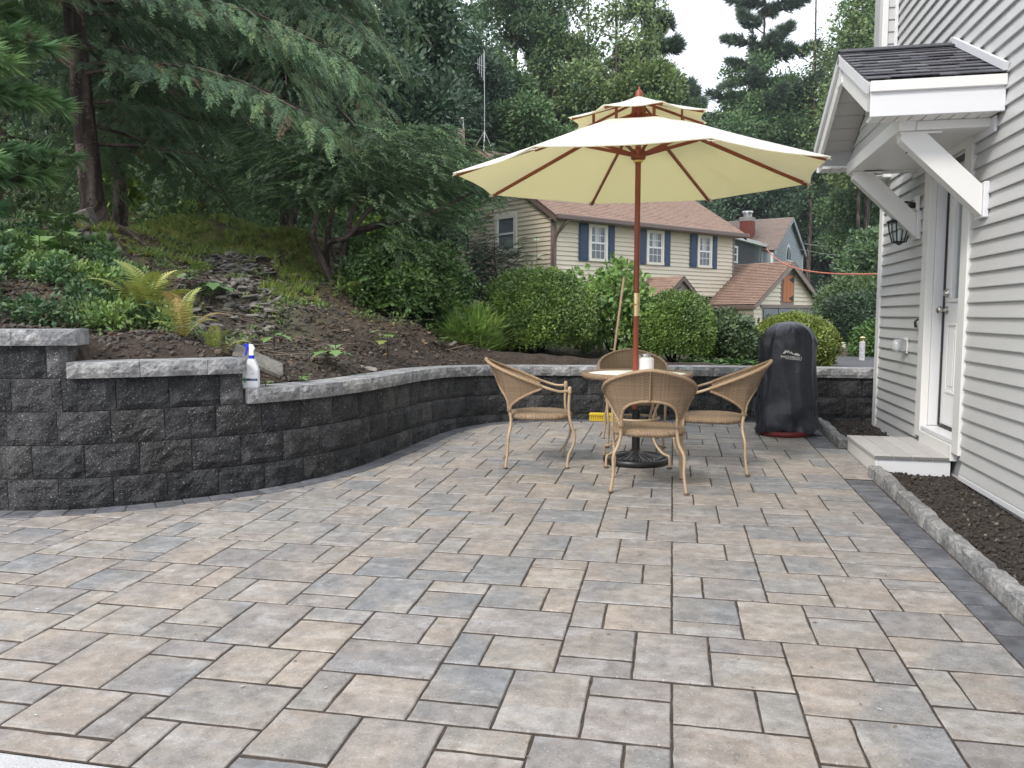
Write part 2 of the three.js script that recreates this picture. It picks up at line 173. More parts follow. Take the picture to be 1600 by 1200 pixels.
const std = (o) => new THREE.MeshStandardMaterial(o), phy = (o) => new THREE.MeshPhysicalMaterial(o);
const M = {
  paver: [C(1.01, 1, 0.98), C(0.93, 0.935, 0.94), C(1.07, 1.03, 0.98), C(0.98, 0.955, 0.93), C(1, 1, 1)].map((c) => std({ color: c, map: paverMap, bumpMap: paverBump, bumpScale: 0.004, roughness: 0.66 })),
  joint: std({ color: C(1.15, 1.18, 1.25), map: soilMap, bumpMap: soilBump, bumpScale: 0.004, roughness: 1 }),
  block: [C(1, 1, 1), C(0.8, 0.82, 0.84), C(1.25, 1.22, 1.18)].map((c) => std({ color: c, map: blockMap, bumpMap: roughBump, bumpScale: 0.024, roughness: 0.9 })),
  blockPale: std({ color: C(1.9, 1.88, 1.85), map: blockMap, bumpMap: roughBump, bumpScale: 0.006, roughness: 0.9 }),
  cap: [C(1, 1, 1), C(0.9, 0.9, 0.92), C(1.1, 1.09, 1.07)].map((c) => std({ color: c, map: capMap, bumpMap: roughBump, bumpScale: 0.018, roughness: 0.85 })),
  capTop: std({ color: C(0.36, 0.355, 0.345), map: groundMap, roughness: 0.85 }),
  curb: std({ map: curbMap, bumpMap: roughBump, bumpScale: 0.01, roughness: 0.9 }),
  border: [C(1, 1, 1), C(0.88, 0.9, 0.93), C(1.15, 1.13, 1.1)].map((c) => std({ color: c, map: borderMap, bumpMap: paverBump, bumpScale: 0.004, roughness: 0.7 })),
  soil: std({ map: soilMap, bumpMap: soilBump, bumpScale: 0.03, roughness: 1 }),
  ground: std({ map: groundMap, vertexColors: true, bumpMap: soilBump, bumpScale: 0.03, roughness: 1 }),
  concrete: std({ map: concreteMap, roughness: 0.85, bumpMap: roughBump, bumpScale: 0.003 }),
  asphalt: std({ map: asphaltMap, roughness: 0.85 }),
  siding: std({ color: C(0.49, 0.49, 0.48), roughness: 0.42, bumpMap: clothBump, bumpScale: 0.004 }),
  trim: std({ color: C(0.72, 0.715, 0.695), roughness: 0.38 }),
  trimCool: std({ color: C(0.68, 0.685, 0.7), roughness: 0.38 }),
  doorPaint: std({ color: C(0.74, 0.74, 0.74), roughness: 0.32 }),
  black: std({ color: C(0.012, 0.012, 0.013), roughness: 0.55 }),
  blackMetal: std({ color: C(0.018, 0.017, 0.017), roughness: 0.42, metalness: 0.3 }),
  castIron: std({ color: C(0.016, 0.015, 0.015), roughness: 0.38, bumpMap: clothBump, bumpScale: 0.003 }),
  nickel: std({ color: C(0.5, 0.48, 0.45), roughness: 0.25, metalness: 1 }),
  pane: phy({ color: C(0.86, 0.9, 0.9), transmission: 1, roughness: 0.03, thickness: 0 }),
  darkRoom: std({ color: C(0.3, 0.3, 0.3), roughness: 0.9 }),
  shingle: [C(0.17, 0.17, 0.185), C(0.11, 0.11, 0.122), C(0.23, 0.23, 0.245), C(0.145, 0.148, 0.168)].map((c) => std({ color: c, map: granMap, bumpMap: roughBump, bumpScale: 0.003, roughness: 0.95 })),
  stepDeck: [C(0.5, 0.495, 0.48), C(0.47, 0.465, 0.455)].map((c) => std({ color: c, map: woodMap, roughness: 0.6 })),
  nosing: std({ color: C(0.16, 0.16, 0.155), roughness: 0.7 }),
  canvas: phy({ color: C(0.74, 0.725, 0.64), roughness: 1, transmission: 0.6, thickness: 0, bumpMap: clothBump, bumpScale: 0.006 }),
  lining: phy({ color: C(0.86, 0.8, 0.47), roughness: 1, transmission: 0.74, thickness: 0 }),
  redWood: std({ color: C(0.27, 0.062, 0.026), roughness: 0.42, map: woodMap }),
  brass: std({ color: C(0.75, 0.58, 0.3), roughness: 0.32, metalness: 1 }),
  yellowCord: std({ color: C(0.75, 0.55, 0.16), roughness: 0.8 }),
  wicker: std({ map: wickerMap, bumpMap: wickerBump, bumpScale: 0.004, roughness: 0.7 }),
  wickerRim: std({ color: C(0.33, 0.225, 0.135), roughness: 0.65, bumpMap: wickerBump, bumpScale: 0.003 }),
  legMetal: std({ color: C(0.43, 0.315, 0.2), roughness: 0.42 }),
  legFoot: std({ color: C(0.16, 0.1, 0.06), roughness: 0.6 }),
  tableTop: phy({ color: C(0.82, 0.82, 0.8), roughness: 0.7, specularIntensity: 0.3 }),
  whiteMetal: std({ color: C(0.8, 0.8, 0.78), roughness: 0.4 }),
  steel: std({ color: C(0.55, 0.55, 0.55), roughness: 0.35, metalness: 0.9 }),
  cover: phy({ color: C(0.024, 0.026, 0.036), roughness: 0.36, sheen: 0.6, sheenColor: C(0.5, 0.52, 0.6), sheenRoughness: 0.4, bumpMap: clothBump, bumpScale: 0.012 }),
  redPlastic: std({ color: C(0.17, 0.017, 0.02), roughness: 0.4 }),
  bluePlastic: std({ color: C(0.01, 0.03, 0.5), roughness: 0.35 }),
  whitePlastic: std({ color: C(0.82, 0.83, 0.84), roughness: 0.35 }),
  yellow: std({ color: C(0.58, 0.42, 0.03), roughness: 0.8 }),
  poleWood: std({ color: C(0.42, 0.3, 0.19), roughness: 0.7, map: woodMap }),
  bark: std({ map: barkMap, bumpMap: barkBump, bumpScale: 0.03, roughness: 1 }),
  barkPale: std({ color: C(1.35, 1.33, 1.3), map: barkMap, bumpMap: barkBump, bumpScale: 0.02, roughness: 1 }),
  leaf: phy({ color: C(1, 1, 1), roughness: 0.62, transmission: 0.3, thickness: 0, side: THREE.DoubleSide }),
  gloss: phy({ color: C(1, 1, 1), roughness: 0.42, transmission: 0.3, thickness: 0, side: THREE.DoubleSide }),
  needle: phy({ color: C(1, 1, 1), roughness: 0.7, transmission: 0.25, thickness: 0, side: THREE.DoubleSide }),
  cream: std({ color: C(0.59, 0.525, 0.405), roughness: 0.5 }),
  creamTrim: std({ color: C(0.72, 0.68, 0.58), roughness: 0.5 }),
  brown: std({ color: C(0.115, 0.08, 0.068), roughness: 0.5 }),
  taupe: std({ color: C(0.2, 0.155, 0.135), roughness: 0.6 }),
  shutter: std({ color: C(0.011, 0.037, 0.092), roughness: 0.5 }),
  roofTan: std({ map: roofTan, roughness: 0.95 }),
  roofGrey: std({ map: roofGrey, roughness: 0.95 }),
  roofDark: std({ color: C(0.09, 0.095, 0.105), map: granMap, roughness: 0.95 }),
  greySiding: std({ color: C(0.3, 0.33, 0.36), roughness: 0.6 }),
  brick: std({ color: C(0.24, 0.06, 0.042), map: groundMap, roughness: 0.95 }),
  orangeWood: std({ color: C(0.47, 0.16, 0.052), roughness: 0.55, map: woodMap }),
  houseGlass: phy({ color: C(0.10, 0.115, 0.13), roughness: 0.06 }),
  curtain: std({ color: C(0.5, 0.5, 0.49), roughness: 1 }),
  slate: [C(0.21, 0.2, 0.185), C(0.15, 0.145, 0.135), C(0.27, 0.255, 0.23), C(0.12, 0.115, 0.1)].map((c) => std({ color: c, map: groundMap, bumpMap: roughBump, bumpScale: 0.006, roughness: 0.85 })),
  granite: std({ color: C(1.5, 1.5, 1.55), map: capMap, roughness: 0.9 }),
  cable: std({ color: C(0.62, 0.17, 0.1), roughness: 0.5 }),
  wire: std({ color: C(0.2, 0.22, 0.22), roughness: 0.6 }),
};
// ───────── retaining wall path (front foot of the blocks) ─────────
const wallPts = [[-14, -3.3], [-9, -3.55], [-6, -3.78], [-5, -3.84], [-3.948, -3.946], [-3.583, -4.032], [-3.276, -4.199], [-2.996, -4.431], [-2.714, -4.712], [-2.469, -5.148], [-2.349, -5.548], [-2.27, -6.159], [-2.225, -6.688], [-2.151, -7.233], [-2.0, -7.618], [-1.8, -7.868], [-1.45, -8.07], [-1.054, -8.183], [-0.404, -8.303], [0.242, -8.4], [0.9, -8.43], [1.4, -8.44], [1.86, -8.44], [2.2, -8.44]];
const WP = []; // dense samples {x,z,nx,nz,s}
{ const c = new THREE.CatmullRomCurve3(wallPts.map(([x, z]) => V(x, 0, z)), false, 'centripetal'); const n = 900; const L = c.getLength(); for (let i = 0; i <= n; i++) { const p = c.getPointAt(i / n), t = c.getTangentAt(i / n); WP.push({ x: p.x, z: p.z, nx: -t.z, nz: t.x, s: L * i / n }); } }
const WL = WP[WP.length - 1].s;
function wallAt(s) { const f = clamp(s / WL, 0, 1) * 900, i = Math.min(899, Math.floor(f)), k = f - i, a = WP[i], b = WP[i + 1]; return { x: lerp(a.x, b.x, k), z: lerp(a.z, b.z, k), nx: lerp(a.nx, b.nx, k), nz: lerp(a.nz, b.nz, k) }; }
function wallNear(x, z) { let best = 1e9, bi = 0; for (let i = 0; i < 901; i += 6) { const d = (x - WP[i].x) ** 2 + (z - WP[i].z) ** 2; if (d < best) { best = d; bi = i; } } for (let i = Math.max(0, bi - 6); i <= Math.min(900, bi + 6); i++) { const d = (x - WP[i].x) ** 2 + (z - WP[i].z) ** 2; if (d < best) { best = d; bi = i; } } const w = WP[bi]; return { ...w, sd: (x - w.x) * w.nx + (z - w.z) * w.nz }; } // sd > 0: patio side
const sAtPx = (px, y) => { for (let i = 0; i < 901; i++) if (WP[i].x > -6 && proj(V(WP[i].x, y, WP[i].z))[0] >= px) return WP[i].s; return WL; };
const S1 = sAtPx(97, 0.95), S2 = sAtPx(379, 0.75);
const DA = sAtPx(640, 0.6), DB = sAtPx(900, 0.6), wallDip = (s) => -0.05 * smooth(DA, DB, s);

// ───────── terrain ─────────
const hillPts = [];
for (const [px, py, d] of [[-300, 520, 5], [60, 512, 4.95], [60, 440, 6], [60, 400, 7.2], [-200, 380, 9], [150, 358, 9], [-100, 330, 12], [330, 345, 11], [450, 365, 10.6], [250, 520, 5.5], [200, 553, 5], [330, 541, 5.3], [320, 440, 7.5], [230, 400, 7.8], [400, 560, 5.7], [420, 598, 5.3], [500, 560, 6.1], [500, 590, 5.75], [500, 480, 7.6], [520, 443, 9], [400, 400, 9], [600, 560, 7.1], [600, 578, 6.7], [640, 500, 8.6], [700, 540, 8.7], [700, 562, 8.2], [750, 562, 9.2], [900, 564, 9.4], [1100, 568, 9.6], [1300, 580, 9.6], [1330, 576, 11], [1345, 572, 13], [1400, 572, 13], [1345, 567, 15], [1400, 567, 15], [1290, 567, 15], [1330, 558, 18], [1400, 558, 18], [1340, 552, 21], [600, 420, 12], [700, 480, 13], [300, 330, 16], [0, 300, 18], [500, 360, 16], [450, 350, 26], [100, 320, 30]]) hillPts.push(atDepth(px, py, d));
for (const [r, d, y] of [[5, 9.6, 0.5], [10, 24, 0.1], [0, 14, 0.5], [1.5, 20, 0.2], [2, 27, -0.35], [9, 32, -0.4], [14, 34, -0.4], [20, 45, 0], [-8, 45, 3], [-20, 30, 4], [0, 60, 1], [30, 60, 1], [-30, 70, 5], [6, 4, 0], [8, 0, 0], [-12, 4, 1.2], [-20, 10, 3], [20, 10, 0.3], [0, -20, 0], [-20, -20, 0.5], [25, -15, 0]]) { const p = cam2w(r, d); p.y = y; hillPts.push(p); }
function capTop(s) { return (s < S1 ? 1.115 : s < S2 ? 0.92 : 0.72) + wallDip(s); }
function hillH(x, z) { const h = hillRaw(x, z); if (x < -9 || x > 3 || z < -11) return h; const w = wallNear(x, z); const d = -w.sd - 0.24; return Math.min(h, capTop(w.s) - 0.035 + 0.62 * Math.max(0, d) + 0.012 * N3(x * 7, 4, z * 7)); }
function hillRaw(x, z) { let s = 0, w = 0; for (const p of hillPts) { const d2 = (x - p.x) ** 2 + (z - p.z) ** 2, k = 1 / Math.pow(d2 + 0.05, 1.7); s += k * p.y; w += k; } const q = 1 - smooth(1.5, 4, x * RIGHT.x + z * RIGHT.z); return s / w + q * (0.05 * fbm(x * 1.3, 3, z * 1.3, 3) + 0.02 * N3(x * 6, 1, z * 6)); }
const inPatio = (x, z) => z > -1.5 ? x > -14 && x < 2.2 : (x < 2.2 && wallNear(x, z).sd > -0.09);
const inHouse = (x, z) => x > 1.86 && x < 9.6 && z > -8.2 && z < 6;
function axis(a, b, step, lo, hi) { const v = []; for (let x = a; x <= b; x += step) v.push(x); let st = step, x = a; while (x > lo) { st *= 1.13; x -= st; v.unshift(x); } st = step; x = v[v.length - 1]; while (x < hi) { st *= 1.13; x += st; v.push(x); } return v; }
const GX = axis(-6.6, 2.4, 0.1, -150, 150), GZ = axis(-11.5, -3, 0.1, -220, 60);
{
  const pos = [], col = [], uv = [], idx = [], w = GX.length;
  for (const z of GZ) for (const x of GX) {
    const low = inPatio(x, z) || inHouse(x, z); const y = low ? -0.35 : hillH(x, z); pos.push(x, y, z); uv.push(x / 1.6, z / 1.6);
    const r = x * RIGHT.x + z * RIGHT.z, d = x * FWD.x + z * FWD.z, px = d > 1 ? 800 + F * r / d : 0; const nz = fbm(x * 1.1, 9, z * 1.1, 4), n2 = fbm(x * 4 + 9, 2, z * 4, 3);
    const mulch = [0.045, 0.032, 0.024], litter = [0.1, 0.074, 0.05], moss = [0.16, 0.18, 0.04], grass = [0.06, 0.1, 0.022], wood = [0.05, 0.042, 0.028];
    const back = low ? 0 : -wallNear(x, z).sd; let c = mix3(mulch, litter, smooth(0.5, 1.3, back + nz * 1.2));
    const m = smooth(6.9, 8.4, d + nz * 4.5) * smooth(60, 200, px + nz * 120) * (1 - smooth(470, 560, px + nz * 80)); c = mix3(c, moss, m * smooth(-0.25, 0.1, n2 + nz * 0.5));
    const sl = smooth(5.9, 6.6, d) * (1 - smooth(8, 9.2, d + nz * 2)) * smooth(230, 330, px) * (1 - smooth(480, 560, px)); c = mix3(c, [0.055, 0.048, 0.04], sl * 0.8);
    c = mix3(c, wood, smooth(13, 17, d) * (1 - smooth(600, 760, px))); c = mix3(c, grass, smooth(9.6, 11.5, d + nz) * smooth(640, 780, px));
    col.push(...c.map((k) => Math.max(0.005, k * (1.15 + 0.5 * n2))));
  }
  for (let j = 0; j < GZ.length - 1; j++) for (let i = 0; i < w - 1; i++) { const a = j * w + i, b = a + w; idx.push(a, b, a + 1, b, b + 1, a + 1); }
  const g = new THREE.BufferGeometry(); g.setAttribute('position', new THREE.Float32BufferAttribute(pos, 3)); g.setAttribute('uv', new THREE.Float32BufferAttribute(uv, 2)); g.setAttribute('color', new THREE.Float32BufferAttribute(col, 3)); g.setIndex(idx); g.computeVertexNormals();
  setting('ground', g, M.ground);
}
const groundAt = (x, z) => hillH(x, z);
const rootAt = (px, d) => { const p = cam2w((px - 800) / F * d, d); p.y = groundAt(p.x, p.z); return p; };
function sheet(name, mat, x0, x1, z0, z1, nx, nz, hf, inside = () => true, uvs = 1) { const pos = [], uv = [], idx = []; for (let j = 0; j <= nz; j++) for (let i = 0; i <= nx; i++) { const x = lerp(x0, x1, i / nx), z = lerp(z0, z1, j / nz); pos.push(x, hf(x, z), z); uv.push(x * uvs, z * uvs); } for (let j = 0; j < nz; j++) for (let i = 0; i < nx; i++) { if (!inside(lerp(x0, x1, (i + 0.5) / nx), lerp(z0, z1, (j + 0.5) / nz))) continue; const a = j * (nx + 1) + i, b = a + nx + 1; idx.push(a, a + 1, b, b, a + 1, b + 1); } const g = new THREE.BufferGeometry(); g.setAttribute('position', new THREE.Float32BufferAttribute(pos, 3)); g.setAttribute('uv', new THREE.Float32BufferAttribute(uv, 2)); g.setIndex(idx); g.computeVertexNormals(); const m = setting(name, g, mat); return m; }

// ───────── patio paving ─────────
const patio = sheet('patio', M.joint, -8, 1.5, -8.75, -1.775, 30, 24, (x, z) => patioY(z) - 0.0042, () => true, 1.3);
tag(patio, 'grey and tan patio of mixed rectangular stone pavers', 'patio'); delete patio.userData.category;
const U = 0.1288, PX0 = 0.3712, PS0 = 2.9388, PH = -0.0115;
const g2w = (gx, gs) => [PX0 + gx * U * Math.cos(PH) + gs * U * Math.sin(PH), -(PS0 - gx * U * Math.sin(PH) + gs * U * Math.cos(PH))];
function clipHalf(poly, qx, qz, nx, nz, off) { const out = []; const f = ([x, z]) => (x - qx) * nx + (z - qz) * nz - off; for (let i = 0; i < poly.length; i++) { const a = poly[i], b = poly[(i + 1) % poly.length], fa = f(a), fb = f(b); if (fa >= 0) out.push(a); if (fa >= 0 !== fb >= 0) { const t = fa / (fa - fb); out.push([lerp(a[0], b[0], t), lerp(a[1], b[1], t)]); } } return out; }
const area2 = (p) => { let s = 0; for (let i = 0; i < p.length; i++) { const a = p[i], b = p[(i + 1) % p.length]; s += a[0] * b[1] - b[0] * a[1]; } return s / 2; };
function slabGeo(poly, { gap = 0.0042, cham = 0.003, thick = 0.03, jit = 0.0018, step = 0.04, uvs = 0.45, top = 0, cross = 0.003 } = {}) { // stone slab on the sloping patio plane, edges slightly uneven
  if (area2(poly) < 0) poly = poly.slice().reverse();
  const cx = poly.reduce((s, p) => s + p[0], 0) / poly.length, cz = poly.reduce((s, p) => s + p[1], 0) / poly.length;
  const inset = (d) => { const n = poly.length, o = []; for (let i = 0; i < n; i++) { const p = poly[(i + n - 1) % n], q = poly[i], r = poly[(i + 1) % n]; let e1 = [q[0] - p[0], q[1] - p[1]], e2 = [r[0] - q[0], r[1] - q[1]]; const l1 = Math.hypot(...e1) || 1, l2 = Math.hypot(...e2) || 1; const n1 = [-e1[1] / l1, e1[0] / l1], n2 = [-e2[1] / l2, e2[0] / l2]; const w = Math.max(0.4, 1 + n1[0] * n2[0] + n1[1] * n2[1]), k1 = (d + cross * Math.abs(n1[1])) / w, k2 = (d + cross * Math.abs(n2[1])) / w; o.push([q[0] + n1[0] * k1 + n2[0] * k2, q[1] + n1[1] * k1 + n2[1] * k2]); } return o; };
  const A = inset(gap), B = inset(gap + cham), ra = [], rb = [];
  for (let i = 0; i < A.length; i++) { const j = (i + 1) % A.length, l = Math.hypot(A[j][0] - A[i][0], A[j][1] - A[i][1]), m = Math.max(1, Math.round(l / step)); for (let k = 0; k < m; k++) { const t = k / m, jx = k ? R(-jit, jit) : 0, jz = k ? R(-jit, jit) : 0, jj = k ? R(0.6, 1.5) : 1.6; const a = [lerp(A[i][0], A[j][0], t) + jx, lerp(A[i][1], A[j][1], t) + jz], b0 = [lerp(B[i][0], B[j][0], t) + jx, lerp(B[i][1], B[j][1], t) + jz]; ra.push(a); rb.push([lerp(a[0], b0[0], jj), lerp(a[1], b0[1], jj)]); } }
  const ou = rnd(), ov = rnd(), flip = rnd() < 0.5 ? -1 : 1, tx = R(-0.004, 0.004), tz = R(-0.004, 0.004), dy = R(-0.0012, 0.0012) + top;
  const Y = (x, z) => patioY(z) + dy + tx * (x - cx) + tz * (z - cz), y0 = patioY(cz);
  const pos = [], uv = []; const P = (p, h) => { pos.push(p[0] - cx, Y(p[0], p[1]) + h - y0, p[1] - cz); uv.push((p[0] - cx) * uvs * flip + ou, (p[1] - cz) * uvs + ov + h * uvs); };
  const n = ra.length; for (let i = 0; i < n; i++) { const j = (i + 1) % n; P([cx, cz], 0); P(rb[j], 0); P(rb[i], 0); P(ra[i], -cham); P(rb[i], 0); P(rb[j], 0); P(ra[i], -cham); P(rb[j], 0); P(ra[j], -cham); P(ra[i], -thick); P(ra[i], -cham); P(ra[j], -cham); P(ra[i], -thick); P(ra[j], -cham); P(ra[j], -thick); }
  return { g: triGeo(pos, uv), at: [cx, y0, cz], cx, cz };
}
{
  const list = []; const add = (a, b, c, d) => list.push([a, b, c, d]);
  for (let i = -22; i <= 1; i++) for (let k = -1; k <= 5; k++) {
    const x = 3 * i, b = 3 * i - 6 + 12 * k - 12 * Math.floor(i / 4);
    add(x, x + 1, b, b + 2); add(x + 1, x + 3, b, b + 2); add(x, x + 3, b + 2, b + 4); add(x, x + 2, b + 4, b + 6); add(x + 2, x + 3, b + 4, b + 6);
    const s = b + 9; // band starting in this strip, running one strip to the right
    if (i < 1) { add(x, x + 2, s, s + 1); add(x, x + 2, s + 1, s + 3); add(x + 2, x + 4, s, s + 3); add(x + 4, x + 6, s + 2, s + 3); add(x + 4, x + 6, s, s + 2); }
    else { add(x, x + 3, s, s + 1.5); add(x, x + 3, s + 1.5, s + 3); }
  }
  const polys = [];
  const frontZ = -1.775;
  const push = (poly) => {
    poly = clipHalf(poly, 0, frontZ, 0, -1, 0); if (poly.length < 3) return;
    const cx = poly.reduce((s, p) => s + p[0], 0) / poly.length, cz = poly.reduce((s, p) => s + p[1], 0) / poly.length; const w = wallNear(cx, cz);
    if (w.sd < -0.1 || cx < -6.2) return; poly = clipHalf(poly, w.x, w.z, w.nx, w.nz, 0.146); if (poly.length < 3 || Math.abs(area2(poly)) < 0.0016) return; polys.push({ poly, cx, cz });
  };
  for (const [a, b, s0, s1] of list) push([g2w(a, s0), g2w(b, s0), g2w(b, s1), g2w(a, s1)]);
  for (const [s0, s1] of [[5.79, 6.05], [6.05, 6.2], [6.2, 6.46], [6.46, 6.72], [6.72, 6.95]]) { const a = g2w(6, (s0 - PS0) / U)[0], b = g2w(6, (s1 - PS0) / U)[0]; push([[a, -s0], [1.343, -s0], [1.343, -s1], [b, -s1]]); }
  const size = (p) => { let a = 1e9, b = -1e9, c = 1e9, d = -1e9; for (const [x, z] of p.poly) { const [u, v] = proj(V(x, patioY(z), z)); a = Math.min(a, u); b = Math.max(b, u); c = Math.min(c, v); d = Math.max(d, v); } return b < 0 || a > 1600 || c > 1200 ? 0 : (Math.min(b, 1600) - Math.max(a, 0)) * (Math.min(d, 1200) - c); };
  for (const p of polys) p.size = size(p);
  polys.sort((a, b) => b.size - a.size);
  const rest = [[], [], [], [], []];
  polys.forEach((p, i) => {
    const q = slabGeo(p.poly), n = fbm(p.cx * 0.9, 4, p.cz * 0.9, 2), mi = clamp(Math.floor((rnd() * 0.75 + 0.125 + n * 0.5) * 5), 0, 4);
    if (i < 300) { const m = mesh('paver', q.g, M.paver[mi], patio); m.position.set(...q.at); } else { q.g.translate(...q.at); rest[mi].push(q.g); }
  });
  const all = merge(rest.flat()); const m = mesh('far_pavers', all, M.paver[0], patio); m.userData.kind = 'stuff';
  // dark edging laid along the foot of the wall
  for (let s = sAtPx(-5000, 0), n = 0; s < WL - 0.55; s += 0.155, n++) {
    const a = wallAt(s), b = wallAt(s + 0.155), o = (w, d) => [w.x + w.nx * d, w.z + w.nz * d];
    const q = slabGeo([o(a, 0.004), o(b, 0.004), o(b, 0.143), o(a, 0.143)], { step: 0.08, gap: 0.0035, top: 0, cross: 0 }); mesh('edging_paver', q.g, M.border[RI(0, 2)], patio).position.set(...q.at);
  }
  // dark soldier course on the house side
  for (const [s0, s1] of [[1.79, 5.78], [6.96, 8.2]]) for (let s = s0; s < s1 - 0.05; s += 0.1525) { const e = Math.min(s + 0.1525, s1), [xa] = g2w(6, (s - PS0) / U); const q = slabGeo([[xa, -s], [1.286, -s], [1.286, -e], [xa, -e]], { gap: 0.003, cross: 0.002 }); mesh('edging_paver', q.g, M.border[RI(0, 2)], patio).position.set(...q.at); }
}
{ // pale granite-grey slab where the paving stops at the lower left
  const m = sheet('walkway', M.concrete, -9, 1.9, -1.76, 5, 40, 30, (x, z) => patioY(-1.77) + 0.004 + 0.002 * N3(x, 0, z), () => true, 1.2);
}
// ───────── block retaining wall ─────────
const wallThing = thing('retaining_wall', 'curved dark grey split-face block retaining wall stepping down with light grey caps', 'wall');
function stoneGeo(sa, sb, y0, y1, off, depth, rough, uvs, dip = 0) { // split-face stone following the path
  const nx = Math.max(3, Math.round((sb - sa) / 0.05)), ny = y1 - y0 > 0.12 ? 5 : 3, mid = wallAt((sa + sb) / 2), o = [mid.x, (y0 + y1) / 2, mid.z]; const ou = rnd(), ov = rnd(), sd = rnd() * 99, tilt = R(-0.004, 0.004);
  const P = (i, j, q) => { const s = lerp(sa, sb, i / nx), w = wallAt(s), y = lerp(y0, y1, j / ny); let d = q; if (q === 'f') { const e = Math.min(i, nx - i) === 0 || j === 0 || j === ny; d = e ? R(-0.003, 0.002) - 0.003 : rough * (0.75 + 0.9 * N3(i * 0.9 + sd, j * 1.1, sd)) + R(-0.003, 0.003) + tilt; } return [w.x + w.nx * (off + d) - o[0], y + wallDip(s) - o[1], w.z + w.nz * (off + d) - o[2]]; };
  const pos = [], uv = []; const grid = []; for (let j = 0; j <= ny; j++) { grid.push([]); for (let i = 0; i <= nx; i++) grid[j].push(P(i, j, 'f')); }
  const L = sb - sa, q4 = (a, b, c, d, ua, ub, uc, ud) => { pos.push(...a, ...b, ...c, ...a, ...c, ...d); uv.push(...ua, ...ub, ...uc, ...ua, ...uc, ...ud); }; const uvf = (i, j) => [i / nx * L * uvs + ou, j / ny * (y1 - y0) * uvs + ov];
  for (let j = 0; j < ny; j++) for (let i = 0; i < nx; i++) q4(grid[j][i], grid[j][i + 1], grid[j + 1][i + 1], grid[j + 1][i], uvf(i, j), uvf(i + 1, j), uvf(i + 1, j + 1), uvf(i, j + 1));
  for (let i = 0; i < nx; i++) { const ut = (k, d) => [k / nx * L * uvs + ou, ov + 0.4 + d * uvs]; q4(grid[ny][i], grid[ny][i + 1], P(i + 1, ny, -depth), P(i, ny, -depth), ut(i, 0), ut(i + 1, 0), ut(i + 1, depth), ut(i, depth)); q4(grid[0][i + 1], grid[0][i], P(i, 0, -depth), P(i + 1, 0, -depth), ut(i + 1, 0), ut(i, 0), ut(i, depth), ut(i + 1, depth)); q4(P(i + 1, 0, -depth), P(i, 0, -depth), P(i, ny, -depth), P(i + 1, ny, -depth), ut(i, 0), ut(i, 0), ut(i, 0.1), ut(i, 0.1)); }
  for (let j = 0; j < ny; j++) { const us = (d, k) => [d * uvs + ou, k / ny * (y1 - y0) * uvs + ov]; q4(P(0, j, -depth), grid[j][0], grid[j + 1][0], P(0, j + 1, -depth), us(depth, j), us(0, j), us(0, j + 1), us(depth, j + 1)); q4(grid[j][nx], P(nx, j, -depth), P(nx, j + 1, -depth), grid[j + 1][nx], us(0, j), us(depth, j), us(depth, j + 1), us(0, j + 1)); }
  return [triGeo(pos, uv), o];
}
{
  const Yc = [-0.175, 0.025, 0.225, 0.425, 0.625, 0.825, 1.02], S0 = sAtPx(-5000, 0.5), bw = 0.302, endS = WL - 0.03;
  for (let k = 0; k < 6; k++) {
    const lim = k >= 5 ? S1 : k >= 4 ? S2 : endS; let s = S0 + (k % 2 ? 0 : -bw / 2) + (k >= 4 ? lim - S0 - Math.ceil((lim - S0) / bw) * bw - (k % 2 ? 0 : -bw / 2) - bw * (k === 4 ? 0.5 : 0.42) : 0);
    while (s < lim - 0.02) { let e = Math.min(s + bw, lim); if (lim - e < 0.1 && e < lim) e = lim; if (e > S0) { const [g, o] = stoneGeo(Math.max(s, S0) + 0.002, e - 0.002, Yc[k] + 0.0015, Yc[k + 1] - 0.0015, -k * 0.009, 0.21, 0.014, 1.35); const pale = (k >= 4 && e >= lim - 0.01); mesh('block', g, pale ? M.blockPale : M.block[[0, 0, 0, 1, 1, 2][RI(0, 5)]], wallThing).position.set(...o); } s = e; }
  }
  const caps = (s, e, y, w) => { while (s < e - 0.02) { let q = s + w * R(0.92, 1.1); if (e - q < 0.16) q = e; const [g, o] = stoneGeo(s + 0.0015, q - 0.0015, y + 0.001, y + 0.095, 0.012, 0.29, 0.011, 1.5); mesh('cap_stone', g, M.cap[RI(0, 2)], wallThing).position.set(...o); s = q; } };
  caps(S0, S1 + 0.07, 1.02, 0.36); caps(S1 + 0.004, S2 + 0.012, 0.825, 0.36); caps(S2 + 0.018, endS + 0.03, 0.625, 0.37);
}
